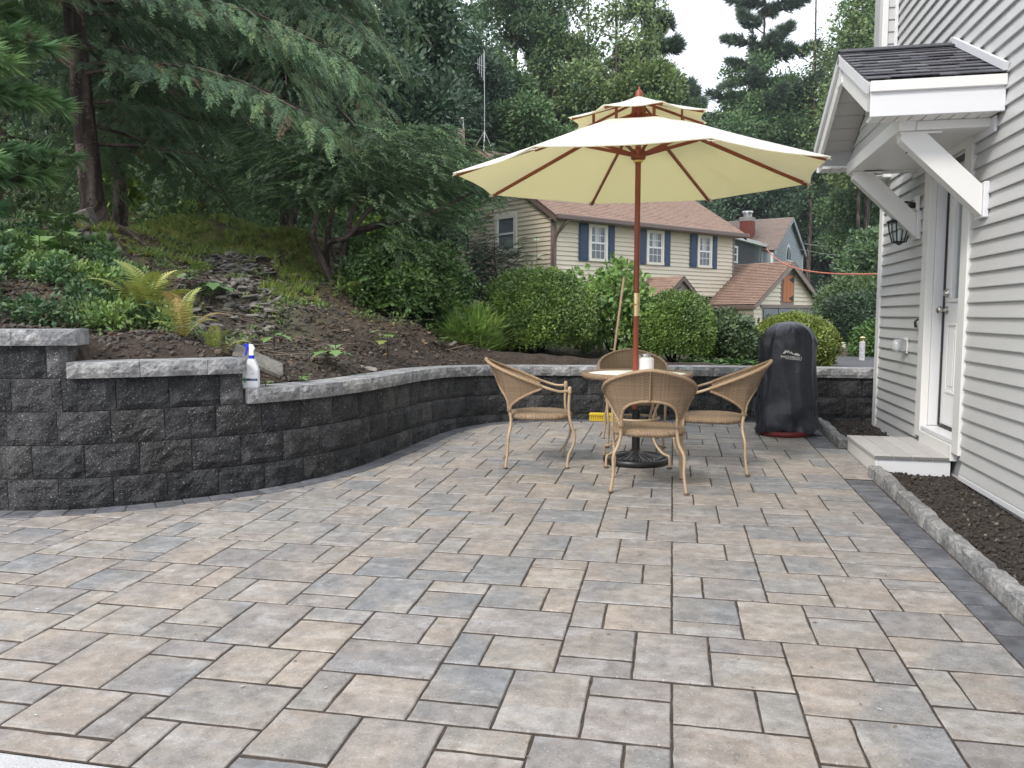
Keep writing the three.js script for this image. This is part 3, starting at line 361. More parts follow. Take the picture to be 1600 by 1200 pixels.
// ───────── soil bed and granite edging by the house ─────────
const bed = sheet('soil_bed', M.soil, 1.362, 1.9, -8.5, 1.5, 14, 200, (x, z) => patioY(z) + 0.012 + 0.025 * fbm(x * 5, 1, z * 5, 3) + 0.012 * N3(x * 22, 0, z * 22), () => true, 1.6);
{
  const kerb = thing('stone_kerb', 'row of rough grey granite edging blocks between paving and soil bed', 'kerb');
  const stone = (s, e) => { const n = 6, pos = [], xa = 1.292 + R(-0.006, 0.006), xb = 1.385 + R(-0.008, 0.01), h = 0.074 + R(-0.006, 0.006); const rows = []; for (let i = 0; i <= n; i++) { const z = -lerp(s + 0.004, e - 0.004, i / n), en = i === 0 || i === n ? 0.006 : 0, j = () => R(-0.0035, 0.0035); rows.push([[xa, -0.05, z], [xa + 0.003 + j() * 0.6 + en, h * 0.5, z], [xa + 0.008 + en + j(), h - 0.012 + j(), z], [xa + 0.022 + j(), h - en + j(), z], [(xa + xb) / 2, h - en + j(), z], [xb - 0.016 + j(), h - 0.006 - en + j(), z], [xb + j(), h - 0.03, z], [xb, -0.05, z]]); } const cz = -(s + e) / 2, y0 = patioY(cz); const T = (p) => [p[0] - 1.335, p[1] + patioY(p[2]) - y0, p[2] - cz]; for (let i = 0; i < n; i++) for (let k = 0; k < 7; k++) { const a = T(rows[i][k]), b = T(rows[i + 1][k]), c = T(rows[i + 1][k + 1]), d = T(rows[i][k + 1]); pos.push(...a, ...c, ...b, ...a, ...d, ...c); } for (const i of [0, n]) { const r = rows[i].map(T); for (let k = 1; k < 7; k++) pos.push(...r[0], ...r[k], ...r[k + 1]); } mesh('kerb_stone', boxUV(triGeo(pos), 1.5, rnd(), rnd()), M.curb, kerb).position.set(1.335, y0, cz); };
  for (let s = 1.7; s < 5.9; ) { const e = Math.min(s + R(0.26, 0.31), 5.93); stone(s, e); s = e; }
  for (let s = 6.99; s < 8.2; ) { const e = Math.min(s + R(0.24, 0.31), 8.36); stone(s, e); s = e; }
}
{ // driveway seen past the corner of the house, with a lighter concrete edge
  const dr = (r0, r1, d0, d1, mat, name, dy) => { const pos = [], uv = [], idx = [], n = 24, m = 10; for (let j = 0; j <= n; j++) for (let i = 0; i <= m; i++) { const p = cam2w(lerp(r0(j / n), r1(j / n), i / m), lerp(d0, d1, j / n)); pos.push(p.x, hillH(p.x, p.z) + dy, p.z); uv.push(p.x, p.z); } for (let j = 0; j < n; j++) for (let i = 0; i < m; i++) { const a = j * (m + 1) + i, b = a + m + 1; idx.push(a, a + 1, b, b, a + 1, b + 1); } const g = new THREE.BufferGeometry(); g.setAttribute('position', new THREE.Float32BufferAttribute(pos, 3)); g.setAttribute('uv', new THREE.Float32BufferAttribute(uv, 2)); g.setIndex(idx); g.computeVertexNormals(); return setting(name, g, mat); };
  dr(() => 3.9, () => 12, 9.8, 18.5, M.asphalt, 'driveway', 0.05);
  dr(() => 4.2, () => 12, 18.5, 21, M.concrete, 'pavement', 0.06);
}
// ───────── the house on the right: wall plane x = WX ─────────
const WX = 1.85, house = thing('grey_house', 'light grey clapboard house with white door, trim and gabled door canopy', 'house', [0, 0, 0]);
{
  const e = 0.095, yb = 0.139 - e;
  mesh('wall', merge([cboxAt(WX + 0.13, 9, 0, 5.4, -8.25, 5, 0.01), cboxAt(WX + 0.012, WX + 0.13, 0, 5.4, -8.25, -6.72, 0.002), cboxAt(WX + 0.012, WX + 0.13, 0, 5.4, -5.86, 5, 0.002), cboxAt(WX + 0.012, WX + 0.13, 2.36, 5.4, -6.72, -5.86, 0.002), cboxAt(WX + 0.012, WX + 0.13, 0, 0.33, -6.72, -5.86, 0.002)]), M.darkRoom, house);
  const board = (z0, z1, y, h = e) => { const g = prism([[0.012, 0], [-0.023, 0], [-0.0235, 0.005], [-0.004, h + 0.006], [0.012, h + 0.006]], (u, v, t) => [u, v, t ? z1 - z0 : 0]); mesh('siding_board', g, M.siding, house).position.set(WX, y, z0); };
  for (let k = 0; k < 56; k++) { const y = yb + e * k; if (k >= 1) { board(-5.775, 3.2, y); if (y < 2.46) board(-8.14, -6.805, y); else if (y < 4.9) board(-7.9, -5.78, y); } }
  mesh('base_trim', cboxAt(WX - 0.026, WX + 0.011, 0.1, 0.136, -5.775, 3.2, 0.003), M.trimCool, house);
  mesh('base_trim', cboxAt(WX - 0.026, WX + 0.011, 0.1, 0.136, -8.14, -6.805, 0.003), M.trimCool, house);
  mesh('foundation', cboxAt(WX + 0.0, WX + 0.011, -0.1, 0.1, -8.2, 3.2, 0.002), M.concrete, house);
  mesh('corner_post', cboxAt(WX - 0.028, WX + 0.1, 0.1, 2.5, -8.272, -8.142, 0.006), M.trim, house);
  // upper storey box that stands out past the wall
  const bx0 = 1.715, bz = -7.92, bo = sub('bay', house);
  mesh('bay_core', cboxAt(bx0 + 0.02, WX + 0.01, 2.5, 5.4, -8.38, bz - 0.02, 0.004), M.siding, bo);
  for (let k = 0; k < 26; k++) { const y = 2.56 + 0.105 * k; const g = prism([[-0.02, 0], [0.015, 0], [0.0155, 0.004], [0.002, 0.11], [-0.02, 0.11]], (u, v, t) => [t ? 0.12 : 0, v, u]); mesh('siding_board', g, M.siding, bo).position.set(bx0 + 0.04, y, bz); }
  mesh('corner_post', cboxAt(bx0 - 0.012, bx0 + 0.038, 2.45, 5.4, bz - 0.1, bz + 0.02, 0.005), M.trim, bo);
  mesh('soffit', cboxAt(bx0, WX + 0.01, 2.44, 2.5, -8.39, bz, 0.006), M.trim, bo);
  mesh('corner_bead', cboxAt(WX - 0.045, WX - 0.018, 2.5, 5.4, bz, bz + 0.03, 0.003), M.trimCool, bo);
  // door opening
  const fr = sub('door_frame', house);
  mesh('casing', cboxAt(WX - 0.035, WX + 0.02, 0.26, 2.42, -6.805, -6.665, 0.004), M.trim, fr);
  mesh('casing', cboxAt(WX - 0.035, WX + 0.02, 0.26, 2.42, -5.915, -5.778, 0.004), M.trim, fr);
  mesh('head_casing', cboxAt(WX - 0.037, WX + 0.02, 2.3, 2.425, -6.663, -5.917, 0.004), M.trim, fr);
  mesh('jamb', cboxAt(WX + 0.021, WX + 0.13, 0.35, 2.3, -6.69, -6.662, 0.003), M.trimCool, fr);
  mesh('jamb', cboxAt(WX + 0.021, WX + 0.13, 0.35, 2.3, -5.918, -5.89, 0.003), M.trimCool, fr);
  mesh('stop_strip', cboxAt(WX + 0.088, WX + 0.094, 0.36, 2.29, -6.66, -6.634, 0.001), M.black, fr);
  mesh('sill', cboxAt(WX - 0.03, WX + 0.13, 0.315, 0.35, -6.66, -5.92, 0.004), M.trimCool, fr);
  mesh('sill_board', cboxAt(WX - 0.037, WX + 0.011, 0.2, 0.313, -6.664, -5.916, 0.004), M.trim, fr);
  mesh('sweep', cboxAt(WX + 0.085, WX + 0.093, 0.351, 0.372, -6.63, -5.925, 0.001), M.black, fr);
  const dX = WX + 0.098, door = sub('door', house);
  mesh('leaf', merge([cboxAt(dX, dX + 0.045, 0.375, 1.29, -6.632, -5.92, 0.002), cboxAt(dX, dX + 0.045, 2.14, 2.295, -6.632, -5.92, 0.002), cboxAt(dX, dX + 0.045, 1.292, 2.138, -6.632, -6.5, 0.002), cboxAt(dX, dX + 0.045, 1.292, 2.138, -6.05, -5.92, 0.002)]), M.doorPaint, door);
  for (const [a, b, c, d] of [[1.292, 1.32, -6.5, -6.05], [2.11, 2.138, -6.5, -6.05], [1.322, 2.108, -6.5, -6.47], [1.322, 2.108, -6.08, -6.05]]) mesh('glazing_bead', cboxAt(dX - 0.012, dX + 0.03, a, b, c, d, 0.004), M.doorPaint, door);
  mesh('door_glass', cboxAt(dX + 0.016, dX + 0.02, 1.32, 2.11, -6.47, -6.08, 0.0005), M.pane, door);
  mesh('blind', cboxAt(dX + 0.032, dX + 0.04, 1.3, 2.13, -6.36, -6.06, 0.001), M.curtain, door);
  for (const [z0, z1] of [[-6.53, -6.33], [-6.22, -6.02]]) for (const g of [cboxAt(dX - 0.009, dX - 0.001, 1.12, 1.14, z0, z1, 0.003), cboxAt(dX - 0.009, dX - 0.001, 0.62, 0.64, z0, z1, 0.003), cboxAt(dX - 0.009, dX - 0.001, 0.642, 1.118, z0, z0 + 0.02, 0.003), cboxAt(dX - 0.009, dX - 0.001, 0.642, 1.118, z1 - 0.02, z1, 0.003), cboxAt(dX - 0.007, dX - 0.001, 0.675, 1.085, z0 + 0.045, z1 - 0.045, 0.003)]) mesh('panel_moulding', g, M.doorPaint, door);
  const knobG = lathe([[0, 0.075], [0.018, 0.074], [0.029, 0.062], [0.03, 0.05], [0.022, 0.04], [0.012, 0.034], [0.012, 0.012], [0.032, 0.01], [0.034, 0.004], [0.034, 0]], 24); knobG.rotateZ(Math.PI / 2);
  mesh('knob', knobG, M.nickel, door).position.set(dX, 1.235, -6.575);
  const dbG = lathe([[0, 0.03], [0.018, 0.03], [0.022, 0.026], [0.024, 0.01], [0.033, 0.006], [0.033, 0]], 24); dbG.rotateZ(Math.PI / 2); mesh('deadbolt', dbG, M.nickel, door).position.set(dX, 1.362, -6.575);
  mesh('hook', tube([V(WX - 0.02, 1.17, -6.84), V(WX - 0.05, 1.15, -6.84), V(WX - 0.045, 1.1, -6.84)], 0.008, 0.012, 5, 6), M.blackMetal, house);
}
{ // gabled canopy over the door
  const cp = sub('door_canopy', house), zc = -6.29, zn = -5.3, zf = -7.28, xf = 1.08, yr = 3.07, ye = 2.61, sl = Math.atan2(yr - ye, zn - zc), cs = Math.cos(sl), sn = Math.sin(sl), len = Math.hypot(yr - ye, zn - zc);
  const slope = (side, u, v, w) => { // u along x, v down the slope from ridge, w above the deck
    const z = zc + side * (v * cs + w * sn), y = yr - v * sn + w * cs; return [u, y, z]; };
  for (const side of [1, -1]) mesh('roof_deck', prism([[xf, 0], [WX + 0.1, 0], [WX + 0.1, len], [xf, len]], (u, v, t) => slope(side, u, v, t ? -0.012 : -0.035)), M.trim, cp);
  const rows = 10, ex = len / rows;
  for (const side of [1, -1]) for (let r = 0; r < rows; r++) { let x = xf - 0.012 - (r % 2 ? 0.07 : 0) - R(0, 0.05); while (x < WX - 0.01) { const w = side > 0 ? R(0.1, 0.19) : 0.8, a = Math.max(x, xf - 0.012), b = Math.min(x + w, WX - 0.005); if (b - a > 0.015) { const v1 = len - r * ex + 0.008 + R(-0.002, 0.002), v0 = v1 - ex * 1.5, th = R(0.006, 0.012); mesh('shingle', prism([[a + 0.001, Math.max(0, v0)], [b - 0.001, Math.max(0, v0)], [b - 0.001, v1], [a + 0.001, v1]], (u, v, t) => slope(side, u, v, (t ? 0.0 : -0.006) + (v > (v0 + v1) / 2 ? 0.006 + th : 0.001) ), 2), M.shingle[RI(0, 3)], cp); } x += w; } }
  mesh('ridge_cap', merge([1, -1].map((s) => prism([[xf - 0.014, -0.005], [WX - 0.004, -0.005], [WX - 0.004, 0.1], [xf - 0.014, 0.1]], (u, v, t) => slope(s, u, v, t ? 0.028 : 0.02), 2))), M.shingle[1], cp);
  const flash = (side) => prism([[-0.02, 0.015], [len + 0.015, 0.015], [len + 0.015, 0.06], [-0.02, 0.06]], (u, v, t) => { const p = slope(side, 0, u, v); return [t ? WX - 0.022 : WX - 0.045, p[1], p[2]]; }); for (const s of [1, -1]) mesh('flashing', flash(s), M.trimCool, cp);
  for (const [side, z] of [[1, zn], [-1, zf]]) {
    mesh('fascia', cboxAt(xf + 0.012, WX - 0.018, 2.392, 2.575, Math.min(z, z - side * 0.022), Math.max(z, z - side * 0.022), 0.003), M.trimCool, cp);
    mesh('eave_trim', cboxAt(xf + 0.005, WX - 0.018, 2.535, 2.6, Math.min(z, z + side * 0.02) + 0.001, Math.max(z, z + side * 0.02) + 0.001, 0.004), M.trim, cp);
    const n = 9; for (let i = 0; i < n; i++) { const a = lerp(xf + 0.03, WX - 0.03, i / n), b = lerp(xf + 0.03, WX - 0.03, (i + 1) / n) - 0.008, z0 = z - side * 0.024, z1 = zc + side * 0.80; mesh('soffit_panel', cboxAt(a, b, 2.396, 2.404, Math.min(z0, z1), Math.max(z0, z1), 0.002), M.trim, cp); }
    mesh('soffit_back', cboxAt(xf + 0.03, WX - 0.02, 2.406, 2.414, Math.min(z - side * 0.03, zc + side * 0.8), Math.max(z - side * 0.03, zc + side * 0.8), 0.001), M.trim, cp);
    // rake board, its outer moulding and the boarded underside of the gable overhang
    const rk = (w0, w1, x0, x1, v0 = 0, v1 = len + 0.002, m = M.trim, name = 'rake_board') => mesh(name, prism([[v0, w0], [v1, w0], [v1, w1], [v0, w1]], (u, v, t) => { const p = slope(side, 0, u, v); return [t ? x1 : x0, p[1], p[2]]; }), m, cp);
    rk(-0.185, -0.036, xf + 0.006, xf + 0.03); rk(-0.075, -0.01, xf - 0.014, xf + 0.005, 0, len + 0.012, M.trimCool, 'rake_moulding');
    for (let i = 0; i < 7; i++) rk(-0.06, -0.05, xf + 0.032, 1.36, len * i / 7 + 0.004, len * (i + 1) / 7 - 0.004, M.trim, 'soffit_panel'); rk(-0.048, -0.04, xf + 0.032, 1.36, 0.004, len - 0.01, M.trim, 'soffit_back');
  }
  mesh('apex_plate', prism([[zc - 0.085, yr - 0.225], [zc + 0.085, yr - 0.225], [zc + 0.006, yr - 0.035], [zc - 0.006, yr - 0.035]], (u, v, t) => [t ? xf + 0.028 : xf + 0.002, v, u]), M.trim, cp);
  // gable wall with lapped boards, beam frame, ceiling
  mesh('gable_wall', prism([[zc - 0.82, 2.41], [zc + 0.82, 2.41], [zc, 2.41 + 0.82 * Math.tan(sl)]], (u, v, t) => [t ? 1.4 : 1.33, v, u]), M.siding, cp);
  for (let k = 0; k < 5; k++) { const y = 2.44 + 0.085 * k, h = 0.085, hw = 0.8 - (y + h - 2.44) / Math.tan(sl); if (hw > 0.05) mesh('siding_board', prism([[0.004, 0], [-0.014, 0], [-0.002, h + 0.004], [0.004, h + 0.004]], (u, v, t) => [1.325 + u, y + v, zc + (t ? 1 : -1) * (0.79 - (y + v - 2.44) / Math.tan(sl) + 0.03)]), M.siding, cp); }
  mesh('beam', cboxAt(1.3, 1.4, 2.34, 2.435, zc - 0.82, zc + 0.815, 0.004), M.trim, cp);
  for (const s of [1, -1]) mesh('beam', cboxAt(1.402, WX - 0.018, 2.341, 2.395, zc + s * 0.767 - 0.05, zc + s * 0.767 + 0.05, 0.004), M.trim, cp);
  mesh('ceiling', cboxAt(1.402, WX - 0.02, 2.35, 2.36, zc - 0.714, zc + 0.714, 0.002), M.trim, cp);
  mesh('wall_ledger', cboxAt(WX - 0.034, WX - 0.017, 2.3, 2.394, zc - 0.88, zc + 0.88, 0.003), M.trimCool, cp);
  for (const z of [zc + 0.72, zc - 0.715]) { // diagonal brackets on backing blocks
    const th = 0.052; mesh('bracket', prism([[1.325, 2.338], [1.462, 2.338], [WX - 0.047, 1.999], [WX - 0.047, 1.815], [1.325, 2.288]].map(([x, y]) => [x, y]), (u, v, t) => [u, v, z + (t ? th : -th)]), M.trim, cp);
    mesh('bracket_block', cboxAt(WX - 0.045, WX - 0.012, 1.8, 2.02, z - 0.075, z + 0.075, 0.005), M.trimCool, cp);
    mesh('bracket_cap', cboxAt(1.318, 1.56, 2.325, 2.3395, z - 0.062, z + 0.062, 0.003), M.trim, cp);
    for (const [x, y] of [[1.37, 2.22], [1.74, 1.925]]) { const g = new THREE.CylinderGeometry(0.007, 0.007, 0.006, 10); g.rotateZ(0.9); mesh('screw', g, M.black, cp).position.set(x, y, z); }
  }
}
{ // composite step
  const st = thing('door_step', 'low box step with pale grey deck boards below the white door', 'step'), x0 = 1.345, x1 = WX - 0.022, z0 = -6.9, z1 = -5.945, yt = 0.222, yb = 0.06;
  const n = 4, w = (x1 - x0 + 0.012) / n; for (let i = 0; i < n; i++) mesh('deck_board', cboxAt(x0 - 0.012 + w * i + 0.002, x0 - 0.012 + w * (i + 1) - 0.002, yt - 0.024, yt, z0, z1 + 0.012, 0.003, 2), M.stepDeck[i % 2], st);
  for (let i = 0; i < n; i++) mesh('board_end', cboxAt(x0 - 0.012 + w * i + 0.003, x0 - 0.012 + w * (i + 1) - 0.003, yt - 0.023, yt - 0.002, z1 + 0.0125, z1 + 0.0155, 0.001, 2), M.nosing, st);
  mesh('riser', cboxAt(x0, x0 + 0.02, yb, yt - 0.025, z0, z1, 0.002), M.trim, st); mesh('riser', cboxAt(x0 + 0.021, x1, yb, yt - 0.025, z1 - 0.02, z1 - 0.001, 0.002), M.trimCool, st); mesh('riser', cboxAt(x0 + 0.021, x1, yb, yt - 0.025, z0, z0 + 0.02, 0.002), M.trim, st);
}
{ // carriage lamp on the wall, partly behind the far bracket
  const p = V(WX - 0.14, 1.9, -7.06), l = thing('wall_lantern', 'black carriage lantern with clear glass panes hung on grey siding', 'wall lamp', [p.x, p.y, p.z]); const r1 = 0.085, r2 = 0.052, h0 = -0.115, h1 = 0.045;
  for (let i = 0; i < 6; i++) { const a = i * Math.PI / 3, b = a + Math.PI / 3, pt = (r, y, t) => V(Math.cos(t) * r, y, Math.sin(t) * r); mesh('rib', tube([pt(r2, h0, a), pt(r1 * 0.93, -0.02, a), pt(r1, h1, a)], 0.0055, 0.0055, 6, 5), M.blackMetal, l); const A = pt(r2, h0, a), B = pt(r2, h0, b), Cc = pt(r1, h1, b), D = pt(r1, h1, a); mesh('pane', triGeo([...A, ...B, ...Cc, ...A, ...Cc, ...D].flatMap((q) => q)), M.pane, l); }
  mesh('cap', lathe([[0.001, 0.13], [0.012, 0.125], [0.02, 0.11], [0.04, 0.095], [0.06, 0.075], [0.098, 0.055], [0.1, 0.045], [0.085, 0.043], [0.001, 0.043]], 24), M.blackMetal, l); mesh('finial', lathe([[0.001, 0.17], [0.01, 0.163], [0.012, 0.15], [0.006, 0.138], [0.008, 0.126]], 14), M.blackMetal, l);
  mesh('base_ring', lathe([[0.001, -0.14], [0.012, -0.135], [0.03, -0.122], [0.056, -0.116], [0.056, -0.11], [0.001, -0.11]], 20), M.blackMetal, l); mesh('candle', new THREE.CylinderGeometry(0.012, 0.012, 0.09, 12).translate(0, -0.06, 0), M.whitePlastic, l);
  mesh('arm', tube([V(0, 0.15, 0), V(0.02, 0.2, 0), V(0.07, 0.2, 0.0), V(0.12, 0.13, 0)], 0.008, 0.01, 10, 6), M.blackMetal, l); const bp = lathe([[0.001, 0.02], [0.04, 0.018], [0.055, 0.008], [0.056, 0]], 20); bp.rotateZ(Math.PI / 2); mesh('back_plate', bp, M.blackMetal, l).position.set(0.125, 0.12, 0);
  const spots = thing('wall_socket', 'grey outdoor socket box with clear bubble cover on grey siding', 'socket', [WX - 0.015, 0.945, -7.2]);
  mesh('back_plate', cboxAt(-0.012, 0.002, -0.065, 0.065, -0.055, 0.055, 0.004), M.trim, spots); mesh('box', cboxAt(-0.055, -0.0125, -0.05, 0.05, -0.04, 0.04, 0.005), M.steel, spots);
  const bub = lathe([[0.001, 0.06], [0.03, 0.055], [0.045, 0.035], [0.047, 0]], 18); bub.rotateZ(Math.PI / 2); bub.scale(1, 1.15, 0.95); mesh('bubble_cover', bub, phy({ color: C(0.9, 0.92, 0.93), transmission: 0.75, roughness: 0.18, thickness: 0 }), spots).position.set(-0.056, 0, 0);
  const v = thing('wall_vent', 'small white vent block beside the lantern on grey siding', 'vent', [WX - 0.02, 2.08, -7.0]); mesh('hood', cboxAt(-0.03, 0.0, -0.06, 0.06, -0.05, 0.05, 0.006), M.trim, v); mesh('spout', lathe([[0.001, 0.05], [0.022, 0.048], [0.022, 0]], 14).rotateZ(Math.PI / 2), M.blackMetal, v).position.set(-0.03, -0.01, 0.01);
}
// ───────── umbrella, table, chairs ─────────
const TX = -0.325, TZ = -6.08, TY = patioY(TZ);
{
  const UX = -0.335, UZ = -6.07, um = thing('patio_umbrella', 'open cream canvas market umbrella with red wooden ribs and vented top', 'umbrella', [UX, 0, UZ], YAW);
  // local frame: +x to the right of the photograph, -z away
  const Rm = 1.37, yr = 2.205, rv = 0.44, yv = 2.545, ang = (k) => (9 + 45 * k) * D2R, P = (r, y, a) => V(Math.cos(a) * r, y, -Math.sin(a) * r);
  mesh('pole', new THREE.CylinderGeometry(0.021, 0.021, 2.25, 20).translate(0, 0.49 + 1.125, 0), M.redWood, um);
  mesh('joint_sleeve', lathe([[0.0215, 1.19], [0.025, 1.192], [0.025, 1.36], [0.0215, 1.362]], 20), M.brass, um); mesh('crank_pin', tube([V(0, 1.275, 0.02), V(-0.04, 1.28, 0.04), V(-0.055, 1.262, 0.05)], 0.006, 0.005, 6, 6), M.brass, um);
  mesh('finial', lathe([[0.001, 2.865], [0.008, 2.855], [0.006, 2.843], [0.02, 2.83], [0.03, 2.806], [0.027, 2.786], [0.034, 2.775], [0.036, 2.762], [0.02, 2.755]], 18), M.redWood, um);
  mesh('top_hub', lathe([[0.02, 2.62], [0.05, 2.63], [0.055, 2.66], [0.05, 2.75], [0.02, 2.76]], 16), M.redWood, um);
  mesh('runner_hub', lathe([[0.021, 2.335], [0.052, 2.34], [0.056, 2.36], [0.056, 2.395], [0.045, 2.41], [0.021, 2.412]], 16), M.redWood, um); mesh('cord_ring', lathe([[0.022, 2.318], [0.034, 2.318], [0.035, 2.332], [0.022, 2.334]], 16), M.yellowCord, um);
  const panel = (k, r0, y0, r1, y1, sag, hemIn, n = 8, m = 8) => { const a = ang(k), b = ang(k + 1), pos = [], uv = []; const at = (i, j) => { const t = i / n, s = j / m; const A = P(lerp(r0, r1, t), 0, a), B = P(lerp(r0, r1, t), 0, b), p = A.lerp(B, s); const e = Math.sin(Math.PI * s); p.multiplyScalar(1 - hemIn * e * t * t); p.y = lerp(y0, y1, t) - sag * Math.sin(Math.PI * t) * (0.6 + 0.4 * e) - 0.008 * e * t + 0.004 * N3(k * 3.1, t * 4, s * 4); return p; }; for (let i = 0; i < n; i++) for (let j = 0; j < m; j++) { const q = [at(i, j), at(i + 1, j), at(i + 1, j + 1), at(i, j), at(i + 1, j + 1), at(i, j + 1)]; for (const p of q) { pos.push(p.x, p.y, p.z); uv.push(p.x, p.z); } } return toCreasedNormals(triGeo(pos, uv), 0.6); };
  for (let k = 0; k < 8; k++) { mesh('canopy_panel', panel(k, rv, yv, Rm, yr, 0.012, 0.035), M.canvas, um); mesh('canopy_lining', panel(k, rv, yv - 0.006, Rm - 0.006, yr - 0.005, 0.012, 0.035), M.lining, um); }
  for (let k = 0; k < 8; k++) { mesh('vent_panel', panel(k, 0.03, 2.785, 0.53, 2.622, 0.02, 0.09, 6, 6), M.canvas, um); mesh('vent_lining', panel(k, 0.03, 2.779, 0.525, 2.617, 0.02, 0.09, 6, 6), M.lining, um); }
  for (let k = 0; k < 8; k++) { const a = ang(k), up = V(0, 1, 0);
    mesh('rib', bar(P(0.05, 2.655, a), P(Rm - 0.03, yr - 0.012, a), 0.016, 0.026, up), M.redWood, um);
    mesh('vent_rib', bar(P(0.05, 2.745, a), P(0.5, 2.611, a), 0.014, 0.016, up), M.redWood, um);
    mesh('vent_post', bar(P(0.34, 2.56, a), P(0.34, 2.652, a), 0.014, 0.02, V(0, 0, 1).applyAxisAngle(up, a + 0.3)), M.redWood, um);
    mesh('strut', bar(P(0.05, 2.375, a), P(0.46, 2.495, a), 0.015, 0.024, up), M.redWood, um);
    const pk = panel(k, Rm - 0.075, lerp(yv, yr, (Rm - 0.075 - rv) / (Rm - rv)) - 0.006, Rm - 0.004, yr - 0.005, 0, 0, 1, 1); const tip = P(Rm - 0.035, yr - 0.006, a); mesh('corner_pocket', cbox(0.07, 0.004, 0.05, 0.001).rotateZ(-0.35).rotateY(a).translate(tip.x, tip.y, tip.z), M.canvas, um); }
  { const a = ang(0.55); const pts = [0.62, 0.72, 0.8, 0.9, 1.0, 1.1].map((t, i) => { const p = P(t * 1.2, 0, ang(0.62 + 0.05 * (i % 2) - i * 0.03)); p.y = lerp(yv, yr, (t * 1.2 - rv) / (Rm - rv)) - 0.03; return p; }); mesh('cord', tube(pts, 0.0025, 0.0025, 14, 4), M.yellowCord, um); }
  // cast base
  const b = thing('umbrella_base', 'round black cast iron umbrella stand under the table', 'umbrella stand', [TX, TY, TZ]);
  mesh('plate', lathe([[0.001, 0], [0.235, 0], [0.247, 0.008], [0.249, 0.028], [0.243, 0.04], [0.232, 0.045], [0.22, 0.043], [0.19, 0.052], [0.12, 0.062], [0.06, 0.078], [0.038, 0.095], [0.036, 0.1], [0.001, 0.1]], 48), M.castIron, b);
  for (let i = 0; i < 24; i++) { const a = i / 24 * Math.PI * 2; mesh('flute', tube([V(Math.cos(a) * 0.06, 0.078, Math.sin(a) * 0.06), V(Math.cos(a) * 0.12, 0.064, Math.sin(a) * 0.12), V(Math.cos(a) * 0.185, 0.053, Math.sin(a) * 0.185)], 0.003, 0.008, 5, 5), M.castIron, b); }
  for (let i = 0; i < 44; i++) { const a = i / 44 * Math.PI * 2, c = 0.23; mesh('bead', tube([V(Math.cos(a) * 0.205, 0.049, Math.sin(a) * 0.205), V(Math.cos(a + 0.07) * 0.228, 0.046, Math.sin(a + 0.07) * 0.228)], 0.006, 0.006, 2, 5), M.castIron, b); }
  mesh('sleeve', lathe([[0.03, 0.08], [0.03, 0.38], [0.034, 0.385], [0.034, 0.4], [0.022, 0.402]], 20), M.blackMetal, b); mesh('set_screw', tube([V(0.03, 0.3, 0), V(0.06, 0.3, 0.01), V(0.075, 0.28, 0.015)], 0.007, 0.01, 6, 6), M.blackMetal, b);
}
{ // round table
  const t = thing('bistro_table', 'round table with pale glass top, wicker rim and scrolled tan metal legs', 'table', [TX + 0.0, TY, TZ]); const r = 0.41, h = 0.672;
  mesh('table_top', lathe([[0.03, h - 0.012], [r - 0.03, h - 0.012], [r - 0.028, h - 0.002], [r - 0.034, h + 0.003], [0.03, h + 0.003]], 56), M.tableTop, t);
  const rim = new THREE.TorusGeometry(r - 0.018, 0.024, 10, 72); rim.rotateX(Math.PI / 2); const uvA = rim.attributes.uv; for (let i = 0; i < uvA.count; i++) uvA.setXY(i, uvA.getX(i) * 7, uvA.getY(i) * 0.4); rim.scale(1, 0.95, 1); mesh('rim', rim.translate(0, h - 0.006, 0), M.wicker, t);
  const ring = new THREE.TorusGeometry(0.17, 0.009, 8, 36).rotateX(Math.PI / 2).translate(0, 0.34, 0); mesh('brace_ring', ring, M.legMetal, t);
  for (let i = 0; i < 4; i++) { const a = (i * 90 + 38) * D2R, q = (rr, y) => V(Math.cos(a) * rr, y, Math.sin(a) * rr); mesh('leg', tube([q(0.33, h - 0.02), q(0.27, 0.56), q(0.19, 0.42), q(0.155, 0.3), q(0.17, 0.2), q(0.22, 0.13), q(0.275, 0.095), q(0.318, 0.088), q(0.325, 0.05), q(0.325, 0.008)], 0.0095, 0.0095, 28, 8), M.legMetal, t); mesh('foot', lathe([[0.001, 0], [0.019, 0], [0.019, 0.006], [0.012, 0.012], [0.001, 0.012]], 12), M.legFoot, t).position.copy(q(0.325, 0)); }
  const tk = thing('gas_cylinder', 'small white gas cylinder with metal collar standing on the table', 'cylinder', [-0.262, TY + h + 0.003, -6.12]);
  mesh('body', lathe([[0.001, 0], [0.055, 0], [0.061, 0.006], [0.062, 0.1], [0.058, 0.115], [0.04, 0.124], [0.001, 0.127]], 32), M.whiteMetal, tk); mesh('collar', lathe([[0.038, 0.122], [0.04, 0.124], [0.04, 0.146], [0.037, 0.147], [0.036, 0.124]], 24), M.steel, tk); mesh('valve', lathe([[0.001, 0.15], [0.014, 0.149], [0.016, 0.138], [0.009, 0.13], [0.009, 0.12]], 12), M.steel, tk); mesh('nozzle', tube([V(0, 0.135, 0), V(-0.03, 0.136, 0.01), V(-0.05, 0.13, 0.018)], 0.007, 0.006, 5, 6), M.steel, tk);
}
